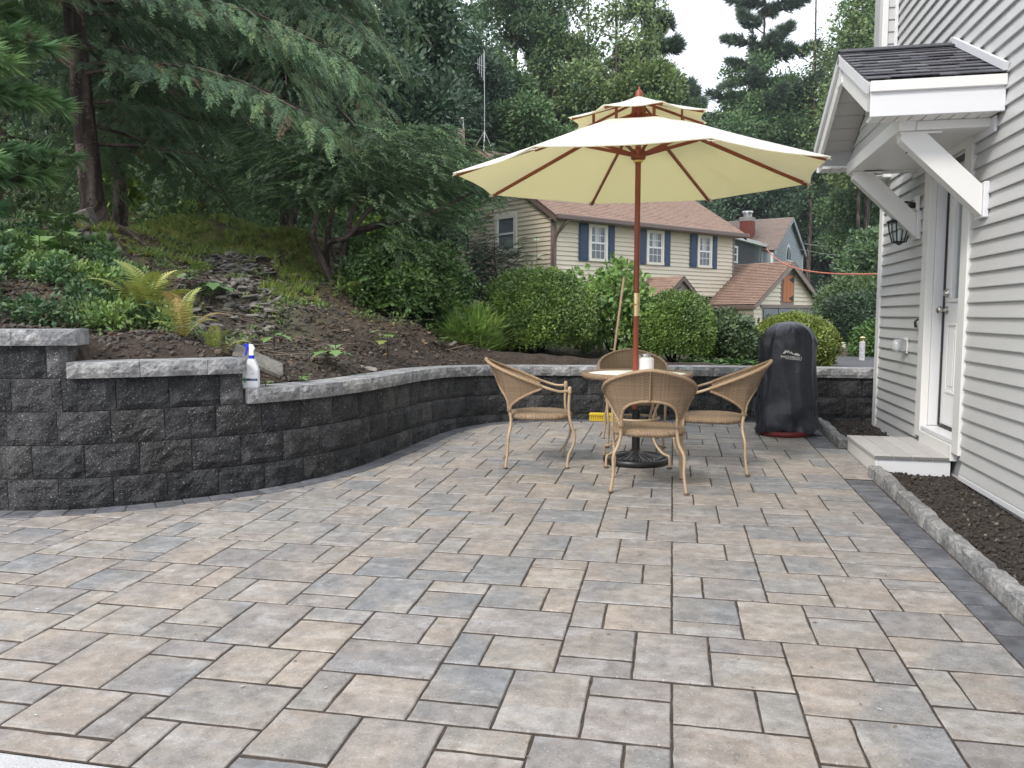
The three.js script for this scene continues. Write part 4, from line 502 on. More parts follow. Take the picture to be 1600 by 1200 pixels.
function makeChair() {
  const c = new THREE.Group(); const hs = 0.385, A = 100 * D2R; // sitter faces -z; back at +z
  const top = (u) => { const a = u * A, e = Math.abs(u); return V(Math.sin(a) * lerp(0.325, 0.285, e * e), 0.79 - 0.185 * Math.pow(e, 1.45), Math.cos(a) * 0.3 + 0.05 + 0.06 * (1 - e * e)); };
  const bot = (u) => { const e = Math.abs(u), s = Math.sign(u) || 1; if (e < 0.5) { const k = e / 0.5; return V(s * lerp(0, 0.175, Math.sin(k * Math.PI / 2)), hs + 0.175 * Math.sqrt(Math.max(0, 1 - k * k)) + 0.03, 0.235 + 0.075 * (1 - k * k)); } const k = (e - 0.5) / 0.5, t = top(s * 1); return V(s * lerp(0.175, Math.abs(t.x), Math.pow(k, 0.75)), lerp(hs + 0.03, t.y - 0.018, Math.pow(k, 0.62)), lerp(0.235, t.z, Math.pow(k, 1.15))); };
  const n = 40, m = 10, pos = [], uv = []; const S = (i, j) => { const u = i / n * 2 - 1, t = j / m, b = bot(u), p = top(u); const q = b.clone().lerp(p, t); const bulge = Math.sin(Math.PI * t) * 0.012; q.z -= bulge; return q; };
  for (let i = 0; i < n; i++) for (let j = 0; j < m; j++) for (const [a, b] of [[i, j], [i + 1, j], [i + 1, j + 1], [i, j], [i + 1, j + 1], [i, j + 1]]) { const p = S(a, b); pos.push(p.x, p.y, p.z); uv.push(a / n * 3.4, p.y * 3.6); }
  mesh('backrest', toCreasedNormals(triGeo(pos, uv), 1.0), M.wicker, c);
  const edge = []; for (let i = 0; i <= 44; i++) edge.push(top(i / 22 - 1)); mesh('back_rim', tube(edge, 0.0125, 0.0125, 60, 8), M.wickerRim, c);
  const low = []; for (let i = 0; i <= 44; i++) low.push(bot(i / 22 - 1)); mesh('back_edge', tube(low, 0.0095, 0.0095, 60, 7), M.wickerRim, c);
  mesh('splat', tube([bot(0), S(n / 2, 5), top(0)].map((p) => p.clone().add(V(0, 0, 0.006))), 0.006, 0.006, 8, 6), M.wickerRim, c);
  // seat: rounded pad
  const sp = [], su = []; const rr = (a, k) => { const cx = Math.cos(a), sz = Math.sin(a), p = 2.5; const q = Math.pow(Math.pow(Math.abs(cx), p) + Math.pow(Math.abs(sz), p), -1 / p); return [cx * q * 0.245 * k, sz * q * 0.24 * k]; }; const prof = [[0, 0.012], [0.5, 0.013], [0.82, 0.012], [0.95, 0.006], [1, -0.008], [1.0, -0.022], [0.95, -0.034], [0, -0.036]]; const SN = 32; const sv = (i, j) => { const [x, z] = rr(i / SN * Math.PI * 2, prof[j][0]); return [x, hs + prof[j][1], z]; };
  for (let i = 0; i < SN; i++) for (let j = 0; j < prof.length - 1; j++) for (const [a, b] of [[i, j], [i + 1, j + 1], [i + 1, j], [i, j], [i, j + 1], [i + 1, j + 1]]) { const p = sv(a, b); sp.push(...p); su.push(p[0] * 3.4 + p[1] * 2, p[2] * 3.4); } mesh('seat', toCreasedNormals(triGeo(sp, su), 0.9), M.wicker, c);
  for (const s of [-1, 1]) {
    const te = top(s), fx = 0.236;
    mesh('arm', tube([te.clone(), V(s * 0.288, 0.585, te.z - 0.06), V(s * 0.272, 0.566, te.z - 0.13), V(s * 0.25, 0.566, -0.19)], 0.0095, 0.0095, 16, 8), M.legMetal, c);
    mesh('knuckle', lathe([[0.001, 0.045], [0.011, 0.042], [0.0155, 0.03], [0.0155, 0], [0.011, -0.012], [0.001, -0.014]], 12), M.legMetal, c).position.set(s * 0.243, 0.556, -0.205);
    mesh('leg', tube([V(s * 0.243, 0.57, -0.205), V(s * 0.24, 0.44, -0.2), V(s * 0.238, 0.33, -0.215), V(s * 0.232, 0.24, -0.245), V(s * 0.225, 0.17, -0.235), V(s * 0.225, 0.09, -0.2), V(s * 0.235, 0.0, -0.19)], 0.0105, 0.0095, 24, 8), M.legMetal, c);
    mesh('leg', tube([bot(s * 0.5), V(s * 0.176, hs + 0.0, 0.225), V(s * 0.188, 0.31, 0.222), V(s * 0.222, 0.23, 0.24), V(s * 0.222, 0.12, 0.245), V(s * 0.238, 0.0, 0.262)], 0.0105, 0.0095, 24, 8), M.legMetal, c);
    for (const [x, z] of [[0.235, -0.19], [0.238, 0.262]]) mesh('foot', lathe([[0.001, -0.002], [0.017, -0.002], [0.018, 0.004], [0.012, 0.009], [0.001, 0.01]], 12), M.legFoot, c).position.set(s * x, 0, z);
    mesh('wrap', new THREE.TorusGeometry(0.014, 0.006, 6, 14).rotateX(Math.PI / 2), M.wickerRim, c).position.set(s * 0.176, hs + 0.032, 0.234);
  }
  return c;
}
{
  const proto = makeChair(); const put = (x, z, turn, label) => { const c = proto.clone(); c.name = numbered('wicker_chair'); c.position.set(x, patioY(z) + 0.002, z); c.rotation.set(SL * 0 , turn, 0); c.userData = { label, category: 'chair', group: 'wicker chairs around the table' }; scene.add(c); fin(c); };
  put(-0.205, -5.34, 0.06, 'tan wicker barrel chair with its back in front of the umbrella stand');
  put(-1.035, -5.93, -Math.PI / 2 + 0.2, 'tan wicker barrel chair standing beside the curved block wall, away from house');
  put(0.22, -5.985, Math.PI / 2 - 0.06, 'tan wicker barrel chair between the table and the covered smoker');
  put(-0.39, -6.86, Math.PI + 0.16, 'tan wicker barrel chair between the table and the back wall');
}
{ // covered smoker on a red disc
  const sx = 0.955, sz = -7.66, sy = patioY(sz); const cv = thing('covered_smoker', 'tall domed smoker under a dark grey fabric cover with white logo', 'smoker', [sx, sy, sz], 0.12);
  const H = 0.985, n = 96, m = 64, pos = [], uv = []; const rad = (t, a) => { const y = t * H; let w = 0.248 - 0.018 * t + 0.03 * Math.pow(1 - t, 3); const dome = clamp((y - H + 0.235) / 0.235, 0, 1); w *= Math.sqrt(Math.max(0, 1 - Math.pow(dome, 2.35))); const sq = Math.pow(Math.pow(Math.abs(Math.cos(a)), 2.6) + Math.pow(Math.abs(Math.sin(a)), 2.6), -1 / 2.6); const fold = 0.022 * N3(Math.cos(a) * 2.2, y * 2.2, Math.sin(a) * 2.2) + 0.014 * (1 - Math.abs(N3(Math.cos(a) * 3.1 + 4, y * 1.1, Math.sin(a) * 3.1))) ** 6 + 0.012 * Math.sin(a * 9 + 3 * N3(1, y * 3, a)) * smooth(0.72, 0.84, t) * (1 - smooth(0.9, 1, t)) + 0.03 * (1 - smooth(0.02, 0.32, t)) * N3(Math.cos(a) * 3.5 + y * 4, y * 7, Math.sin(a) * 3.5); const diag = 0.016 * Math.sin(a * 3 + y * 16) * (1 - smooth(0.1, 0.45, t)); return w * lerp(1, sq, 0.55) + (fold + diag) * (1 - dome * 0.45) + 0.012 * smooth(0.78, 0.86, t) * (1 - smooth(0.94, 1, t)) * N3(Math.cos(a) * 5, y * 9, Math.sin(a) * 5); };
  const Pq = (i, j) => { const a = i / n * Math.PI * 2, t = j / m, r = rad(t, a); const hem = j === 0 ? 0.014 * Math.sin(a * 4) + 0.012 * Math.sin(a * 11) + 0.014 * Math.sin(a * 1.0 + 2.2) : 0; return [Math.cos(a) * r * 1.0, 0.045 + t * H + Math.max(-0.03, hem), Math.sin(a) * r * 0.86]; };
  const idx = []; for (let j = 0; j <= m; j++) for (let i = 0; i <= n; i++) { pos.push(...Pq(i % n, j)); uv.push(i / n * 1.6, j / m); } for (let j = 0; j < m; j++) for (let i = 0; i < n; i++) { const a = j * (n + 1) + i, b = a + n + 1; idx.push(a, b, a + 1, b, b + 1, a + 1); } const g = new THREE.BufferGeometry(); g.setAttribute('position', new THREE.Float32BufferAttribute(pos, 3)); g.setAttribute('uv', new THREE.Float32BufferAttribute(uv, 2)); g.setIndex(idx); g.computeVertexNormals(); mesh('cover', g, M.cover, cv);
  // printed logo: patch that follows the cloth
  const cvs = document.createElement('canvas'); cvs.width = 512; cvs.height = 256; const x = cvs.getContext('2d'); x.fillStyle = '#000'; x.fillRect(0, 0, 512, 256); x.fillStyle = '#fff';
  x.beginPath(); x.moveTo(60, 120); x.lineTo(120, 40); x.lineTo(150, 70); x.lineTo(175, 35); x.lineTo(215, 85); x.lineTo(240, 60); x.lineTo(300, 115); x.quadraticCurveTo(350, 70, 400, 95); x.quadraticCurveTo(440, 110, 450, 140); x.lineTo(330, 132); x.lineTo(270, 120); x.lineTo(235, 92); x.lineTo(222, 118); x.lineTo(185, 72); x.lineTo(170, 108); x.lineTo(140, 82); x.lineTo(110, 118); x.closePath(); x.fill();
  x.font = 'bold 62px sans-serif'; x.textBaseline = 'alphabetic'; const tw = x.measureText('MASTERBUILT').width; x.save(); x.translate(24, 205); x.scale(464 / tw, 1); x.fillText('MASTERBUILT', 0, 0); x.restore(); x.fillRect(120, 216, 350, 10);
  const al = new THREE.CanvasTexture(cvs), lp = [], lu = [], li = [], a0 = 118 * D2R, a1 = 71 * D2R, NU = 16, NV = 8; for (let j = 0; j <= NV; j++) for (let i = 0; i <= NU; i++) { const a = lerp(a0, a1, i / NU), t = lerp(0.655, 0.765, j / NV) - 0.02 * (i / NU), r = rad(t, a) + 0.004; lp.push(Math.cos(a) * r, 0.045 + t * H, Math.sin(a) * r * 0.86); lu.push(i / NU, j / NV); } for (let j = 0; j < NV; j++) for (let i = 0; i < NU; i++) { const a = j * (NU + 1) + i, b = a + NU + 1; li.push(a, a + 1, b, b, a + 1, b + 1); } const lg = new THREE.BufferGeometry(); lg.setAttribute('position', new THREE.Float32BufferAttribute(lp, 3)); lg.setAttribute('uv', new THREE.Float32BufferAttribute(lu, 2)); lg.setIndex(li); lg.computeVertexNormals();
  mesh('printed_logo', lg, std({ color: C(0.72, 0.72, 0.68), roughness: 0.7, alphaMap: al, transparent: true }), cv);
  const d = thing('red_disc', 'dark red round plastic base showing under the smoker cover', 'plastic base', [sx - 0.02, sy, sz + 0.04]); mesh('disc', lathe([[0.001, 0], [0.222, 0], [0.232, 0.008], [0.234, 0.03], [0.226, 0.042], [0.2, 0.046], [0.001, 0.046]], 48), M.redPlastic, d); mesh('lip', new THREE.TorusGeometry(0.226, 0.008, 8, 48).rotateX(Math.PI / 2).translate(0, 0.036, 0), M.redPlastic, d);
}
{ // push broom leaning on the back wall
  const h = V(-0.76, patioY(-8.12), -8.12), t = atDepth(975, 434, 8.19), b = thing('push_broom', 'yellow-bristled broom with wooden handle leaning against the block wall', 'broom', [h.x, h.y, h.z]);
  mesh('head', cbox(0.3, 0.035, 0.06, 0.01).translate(0, 0.065, 0), M.yellow, b); for (let i = 0; i < 13; i++) for (const z of [-0.016, 0.016]) mesh('bristle_tuft', new THREE.CylinderGeometry(0.008, 0.014, 0.05, 7).translate(-0.135 + i * 0.0225, 0.026, z), M.yellow, b);
  mesh('handle', tube([V(0.02, 0.07, 0), t.clone().sub(h)], 0.0125, 0.0125, 2, 10), M.poleWood, b);
}
{ // spray bottle on the wall cap
  const w = wallAt(S2 + 0.085), p = V(w.x - w.nx * 0.1, 0.721, w.z - w.nz * 0.1), b = thing('spray_bottle', 'white spray bottle with blue trigger standing on the wall cap', 'spray bottle', [p.x, p.y, p.z], YAW + 0.1);
  const cvs = document.createElement('canvas'); cvs.width = 256; cvs.height = 256; const x = cvs.getContext('2d'); x.fillStyle = '#f1f2f3'; x.fillRect(0, 0, 256, 256); x.fillStyle = '#8a8d90'; for (const [a, c, ww] of [[20, 40, 46], [20, 54, 40], [20, 64, 44], [150, 40, 50], [150, 54, 44], [150, 62, 48]]) x.fillRect(a, c, ww, 4); x.fillStyle = '#23406e'; x.fillRect(0, 128, 256, 34); x.fillStyle = '#6b2233'; x.fillRect(70, 124, 60, 18); x.fillStyle = '#9aa4b8'; x.fillRect(140, 132, 90, 8); x.fillStyle = '#2f8a3c'; x.fillRect(16, 108, 40, 78); x.fillStyle = '#e8efe6'; x.fillRect(28, 116, 16, 10); x.fillRect(28, 164, 16, 10); x.fillStyle = '#b9bcc0'; x.fillRect(20, 205, 90, 3); x.fillRect(20, 213, 70, 3);
  const lab = new THREE.CanvasTexture(cvs); lab.colorSpace = THREE.SRGBColorSpace;
  const body = prism([[-0.05, 0.004], [-0.046, 0], [0.046, 0], [0.05, 0.004], [0.05, 0.118], [0.046, 0.135], [0.034, 0.168], [0.026, 0.186], [0.02, 0.192], [-0.008, 0.192], [-0.014, 0.186], [-0.022, 0.16], [-0.03, 0.146], [-0.044, 0.136], [-0.05, 0.124]], (u, v, t) => [u, v, t ? 0.028 : -0.028]); mesh('body', body, M.whitePlastic, b);
  mesh('label_print', new THREE.PlaneGeometry(0.094, 0.112).translate(0, 0.062, 0.0292), std({ map: lab, roughness: 0.4 }), b);
  mesh('collar', new THREE.CylinderGeometry(0.0175, 0.0185, 0.022, 18).translate(0.006, 0.203, 0), M.bluePlastic, b); mesh('head', prism([[-0.008, 0.214], [0.02, 0.214], [0.02, 0.245], [0.03, 0.258], [0.016, 0.284], [-0.006, 0.29], [-0.006, 0.25]], (u, v, t) => [u, v, t ? 0.013 : -0.013]), M.whitePlastic, b);
  mesh('nozzle', prism([[-0.006, 0.264], [-0.006, 0.29], [-0.024, 0.292], [-0.038, 0.286], [-0.038, 0.268], [-0.02, 0.262]], (u, v, t) => [u, v, t ? 0.013 : -0.013]), M.bluePlastic, b); mesh('trigger', prism([[-0.01, 0.262], [-0.026, 0.262], [-0.03, 0.24], [-0.038, 0.214], [-0.03, 0.21], [-0.02, 0.236], [-0.012, 0.25]], (u, v, t) => [u, v, t ? 0.008 : -0.008]), M.bluePlastic, b);
}
// ───────── neighbouring houses ─────────
// each house has its own turn: E1 runs along its front, NV points out of it
function frameAt(name, label, r, d, y, PSI = 50.95 * D2R) { const E1 = V(Math.cos(PSI), 0, -Math.sin(PSI)), NV = V(Math.sin(PSI), 0, Math.cos(PSI)); const p = cam2w(r, d); p.y = y; const g = thing(name, label, 'house', [p.x, p.y, p.z], PSI); g.updateMatrixWorld(true); const inv = g.matrixWorld.clone().invert(); g.F = (px, py, z = 0) => onPlane(px, py, p.clone().addScaledVector(NV, z), NV).applyMatrix4(inv); g.S = (px, py, x = 0) => onPlane(px, py, p.clone().addScaledVector(E1, x), E1).applyMatrix4(inv); return g; }
// lapped boards over a face: xa(y), xb(y) give the ends
function lap(y0, y1, e, xa, xb, map) { const L = []; for (let y = y0; y < y1 - 0.01; y += e) { const t = Math.min(y + e, y1), a0 = xa(y), b0 = xb(y), a1 = xa(t), b1 = xb(t); if (b1 - a1 < -0.3) continue; const pos = [], q = (x, yy, o) => map(x, yy, o), A = q(a0, y, 0.042), B = q(b0, y, 0.042), Cc = q(b1, t, 0.003), D = q(a1, t, 0.003), A0 = q(a0, y, 0), B0 = q(b0, y, 0); for (const [i, j, k] of [[A, B, Cc], [A, Cc, D], [A0, B0, B], [A0, B, A]]) pos.push(...i, ...j, ...k); L.push(triGeo(pos)); } return merge(L); }
function roofGeo(len, rows, map, uvs = 0.22) { // stepped shingle courses, map(u along eave 0..1, v up slope metres, h)
  const pos = [], uv = [], ex = len / rows; for (let r = 0; r < rows; r++) { const v0 = r * ex, v1 = (r + 1) * ex, n = 1; const A = map(0, v0, 0.022), B = map(1, v0, 0.022), Cc = map(1, v1, 0.004), D = map(0, v1, 0.004), a = map(0, v0, 0), b = map(1, v0, 0); const L = Math.hypot(B[0] - A[0], B[1] - A[1], B[2] - A[2]) * uvs; pos.push(...A, ...B, ...Cc, ...A, ...Cc, ...D, ...a, ...b, ...B, ...a, ...B, ...A); uv.push(0, v0 * uvs, L, v0 * uvs, L, v1 * uvs, 0, v0 * uvs, L, v1 * uvs, 0, v1 * uvs, 0, v0 * uvs, L, v0 * uvs, L, v0 * uvs, 0, v0 * uvs, L, v0 * uvs, 0, v0 * uvs); } return triGeo(pos, uv); }
function windowAt(parent, x0, x1, y0, y1, place, { tw = 0.11, grid = true, trim = M.creamTrim } = {}) { // place(group) sets position on its wall; built facing +z
  const w = sub('window', parent); place(w);
  for (const g of [cboxAt(x0, x1, y1 - tw, y1, 0, 0.06), cboxAt(x0, x1, y0, y0 + tw * 0.9, 0, 0.075), cboxAt(x0, x0 + tw, y0 + tw * 0.9 + 0.001, y1 - tw - 0.001, 0, 0.06), cboxAt(x1 - tw, x1, y0 + tw * 0.9 + 0.001, y1 - tw - 0.001, 0, 0.06)]) mesh('frame', g, trim, w);
  const a = x0 + tw, b = x1 - tw, c = y0 + tw, d = y1 - tw, m = (c + d) / 2; mesh('sash_bar', cboxAt(a, b, m - 0.03, m + 0.03, 0.02, 0.05), M.whiteMetal, w);
  for (const [p, q, n] of [[c, m - 0.03, 'pane'], [m + 0.03, d, 'pane']]) mesh(n, cboxAt(a, b, p, q, 0.004, 0.014, 0.001), M.houseGlass, w);
  for (const [p, q] of [[a, a + 0.045], [b - 0.045, b]]) mesh('sash', cboxAt(p, q, c, d, 0.015, 0.04), M.whiteMetal, w);
  if (grid) { for (const x of [lerp(a, b, 0.36), lerp(a, b, 0.67)]) mesh('glazing_bar', cboxAt(x - 0.009, x + 0.009, c, d, 0.015, 0.022, 0.001), M.whiteMetal, w); for (const y of [lerp(c, m, 0.5), lerp(m, d, 0.5)]) mesh('glazing_bar', cboxAt(a, b, y - 0.009, y + 0.009, 0.0155, 0.0225, 0.001), M.whiteMetal, w); mesh('curtain', cboxAt(lerp(a, b, 0.3), lerp(a, b, 0.62), m + 0.04, d, 0.0145, 0.0148, 0.0001), M.curtain, w); }
  return w;
}
{
  const nb = frameAt('cream_house', 'cream clapboard two-storey house with blue shutters and tan shingle roof', 1.41, 27.5, -0.45), W = 10.1, G = 8.4, yo = 2.0 + 0.45, ys = 4.62 + 0.45, yr = 7.35 + 0.45, tl = (yr - ys) / (G / 2);
  mesh('walls', merge([cboxAt(0.02, W - 0.02, yo, ys + 0.02, -G, -0.02), cboxAt(0.02, W - 0.3, -0.3, yo, -G, -0.42), prism([[0, ys], [-G, ys], [-G / 2, yr - 0.15]], (u, v, t) => [t ? W - 0.05 : 0.04, v, u])]), M.cream, nb);
  const front = mesh('front_siding', lap(yo, ys, 0.155, () => 0, () => W, (x, y, o) => [x, y, o]), M.cream, nb); front.userData.kind = 'stuff';
  mesh('lower_siding', lap(0, yo, 0.155, () => 0, () => W - 0.28, (x, y, o) => [x, y, o - 0.4]), M.cream, nb).userData.kind = 'stuff';
  mesh('gable_siding', lap(0, yr - 0.1, 0.155, (y) => y < ys ? -G : -G + (y - ys) / tl, (y) => y < ys ? 0 : -(y - ys) / tl, (x, y, o) => [-o, y, x]), M.cream, nb).userData.kind = 'stuff';
  const ov = 0.45, ye = ys - ov * tl + 0.12, sl = Math.hypot(G / 2 + ov, yr - ye);
  for (const s of [1, -1]) { mesh('roof', roofGeo(sl, 40, (u, v, h) => { const k = v / sl; return [lerp(-0.3, W + 0.3, s > 0 ? u : 1 - u), lerp(ye, yr, k) + h + 0.06, -G / 2 + s * (G / 2 + ov) * (1 - k)]; }), M.roofTan, nb); mesh('roof_deck', prism([[s * (G / 2 + ov), ye], [s * (G / 2 + ov), ye + 0.055], [0, yr + 0.055], [0, yr]], (u, v, t) => [t ? W + 0.3 : -0.3, v, -G / 2 + u]), M.brown, nb); }
  mesh('gutter', cboxAt(-0.3, W + 0.35, ye - 0.06, ye + 0.1, ov, ov + 0.13, 0.02), M.brown, nb); mesh('soffit', cboxAt(-0.28, W + 0.28, ye - 0.05, ye - 0.01, 0.03, ov - 0.005), M.taupe, nb);
  for (const x of [-0.3, W + 0.26]) mesh('rake_board', prism([[ov, ye - 0.16], [ov, ye + 0.05], [-G / 2, yr + 0.05], [-G - ov, ye + 0.05], [-G - ov, ye - 0.16], [-G / 2, yr - 0.2]], (u, v, t) => [x + (t ? 0.04 : 0), v, u]), M.brown, nb);
  mesh('corner_board', cboxAt(-0.05, 0.1, 0, ys, -0.1, 0.05), M.taupe, nb); mesh('corner_board', cboxAt(W - 0.06, W + 0.05, yo, ys, -0.1, 0.045), M.taupe, nb); mesh('band_board', cboxAt(0.1, W - 0.07, yo - 0.05, yo - 0.002, -0.4, 0.03), M.creamTrim, nb);
  mesh('downspout', tube([V(0.25, ye - 0.02, ov + 0.05), V(0.05, ye - 0.3, ov - 0.05), V(-0.02, ye - 0.62, 0.13), V(-0.02, 2.4, 0.13), V(-0.02, 0.2, 0.13)], 0.06, 0.06, 24, 6), M.brown, nb);
  for (const [a, b, c, d, e, f, y0, y1] of [[903, 917, 917.5, 947, 948, 959, 347, 408], [996, 1007.5, 1008, 1035, 1035.5, 1046, 358, 414], [1076.5, 1087, 1087.5, 1110, 1110.5, 1119, 368, 421]]) {
    const P = (x) => nb.F(x, (y0 + y1) / 2).x, yt = nb.F(903, 347).y, yb = nb.F(903, 408).y; windowAt(nb, P(c), P(d), yb + 0.02, yt - 0.03, (w) => w.position.set(0, 0, 0.04));
    for (const [p, q] of [[a, b], [e, f]]) { const x0 = P(p), x1 = P(q), sh = sub('shutter', nb); mesh('shutter_frame', cboxAt(x0, x1, yb, yt, 0.043, 0.06), M.shutter, sh); for (const [u, v] of [[0.06, 0.46], [0.52, 0.94]]) mesh('shutter_panel', cboxAt(x0 + 0.06, x1 - 0.06, lerp(yb, yt, u), lerp(yb, yt, v), 0.061, 0.072), M.shutter, sh); }
  }
  { const z0 = nb.S(776, 365).z, z1 = nb.S(810, 365).z, y0 = nb.S(793, 396).y, y1 = nb.S(793, 335).y, z = (z0 + z1) / 2, hw = Math.abs(z1 - z0) / 2; windowAt(nb, -hw, hw, y0, y1, (w) => { w.position.set(-0.04, 0, z); w.rotation.y = -Math.PI / 2; }, { tw: 0.16, grid: false }); }
  for (const [p, q, y0, y1] of [[938, 946, 475, 500], [1097, 1106, 465, 500]]) { const x0 = nb.F(p, 480, -0.37).x, x1 = nb.F(q, 480, -0.37).x; mesh('shutter', cboxAt(x0, x1, 0.9, 2.2, -0.37, -0.34), M.shutter, nb); }
  { // entry porch gable
    const pr = sub('porch', nb), out = 1.7, a = nb.F(1068, 431, out), l = nb.F(1036, 468, out), r = nb.F(1099, 468, out), ax = (l.x + r.x) / 2, hw = (r.x - l.x) / 2, h = a.y, yl = l.y; 
    for (const s of [1, -1]) { const L2 = Math.hypot(hw, h - yl); mesh('roof', roofGeo(L2, 9, (u, v, hh) => { const k = v / L2; return [ax + s * hw * (1 - k), lerp(yl, h, k) + hh, s > 0 ? lerp(out, 0, u) : lerp(0, out, u)]; }), M.roofTan, pr); mesh('rake_board', prism([[ax + s * hw, yl - 0.14], [ax + s * hw, yl - 0.01], [ax, h - 0.01], [ax, h - 0.17]], (u, v, t) => [u, v, out - (t ? 0.05 : 0.01)]), M.brown, pr); }
    mesh('gable_panel', prism([[ax - hw + 0.1, yl - 0.02], [ax + hw - 0.1, yl - 0.02], [ax, h - 0.14]], (u, v, t) => [u, v, out - 0.12 - (t ? 0.04 : 0)]), M.taupe, pr); mesh('beam', cboxAt(ax - hw, ax + hw, yl - 0.3, yl - 0.05, 0, out - 0.15), M.taupe, pr); for (const s of [-1, 1]) mesh('post', cboxAt(ax + s * (hw - 0.12) - 0.06, ax + s * (hw - 0.12) + 0.06, 0, yl - 0.3, out - 0.3, out - 0.18), M.creamTrim, pr); mesh('porch_door', cboxAt(ax - 0.45, ax + 0.45, 0, yl - 0.4, -0.37, -0.33), M.brown, pr);
  }
  // chimney and aerial on the gable
  const cz = nb.S(716, 230, -0.2), ct = nb.S(716, 187, -0.2).y; const ch = sub('chimney', nb); mesh('stack', cboxAt(-0.75, -0.12, 0, ct - 0.35, cz.z - 0.33, cz.z + 0.33), std({ color: C(0.36, 0.3, 0.24), map: groundMap, roughness: 1 }), ch); for (const [sx, sz] of [[-0.7, -0.28], [-0.7, 0.28], [-0.17, -0.28], [-0.17, 0.28]]) mesh('cap_leg', cboxAt(sx - 0.02, sx + 0.02, ct - 0.35, ct - 0.04, cz.z + sz - 0.02, cz.z + sz + 0.02), M.steel, ch); mesh('flue', cboxAt(-0.62, -0.25, ct - 0.35, ct - 0.12, cz.z - 0.18, cz.z + 0.18), M.brown, ch); mesh('cap', cboxAt(-0.82, -0.05, ct - 0.04, ct + 0.03, cz.z - 0.4, cz.z + 0.4), M.whiteMetal, ch);
  const an = sub('aerial', nb), ax = 0.25, at = nb.S(755, 80, ax).y; const az = -G / 2; mesh('mast', tube([V(ax, yr, az), V(ax, at, az)], 0.016, 0.013, 2, 6), M.steel, an); for (const s of [[0.5, 0], [-0.35, 0.4], [-0.35, -0.4]]) mesh('stay', tube([V(ax + s[0], yr - 0.1, az + s[1]), V(ax, yr + 0.75, az)], 0.018, 0.018, 2, 5), M.steel, an); for (let i = 0; i < 4; i++) mesh('rod', tube([V(ax - 0.05 - i * 0.12, at - 1.1 + 0.1 * i, az + 0.05 * i), V(ax - 0.05 - i * 0.12, at - 0.1 - 0.1 * i, az + 0.05 * i)], 0.009, 0.009, 2, 5), M.steel, an); mesh('boom', tube([V(ax + 0.1, at - 0.6, az), V(ax - 0.6, at - 0.6, az + 0.2)], 0.009, 0.009, 2, 5), M.steel, an);
}
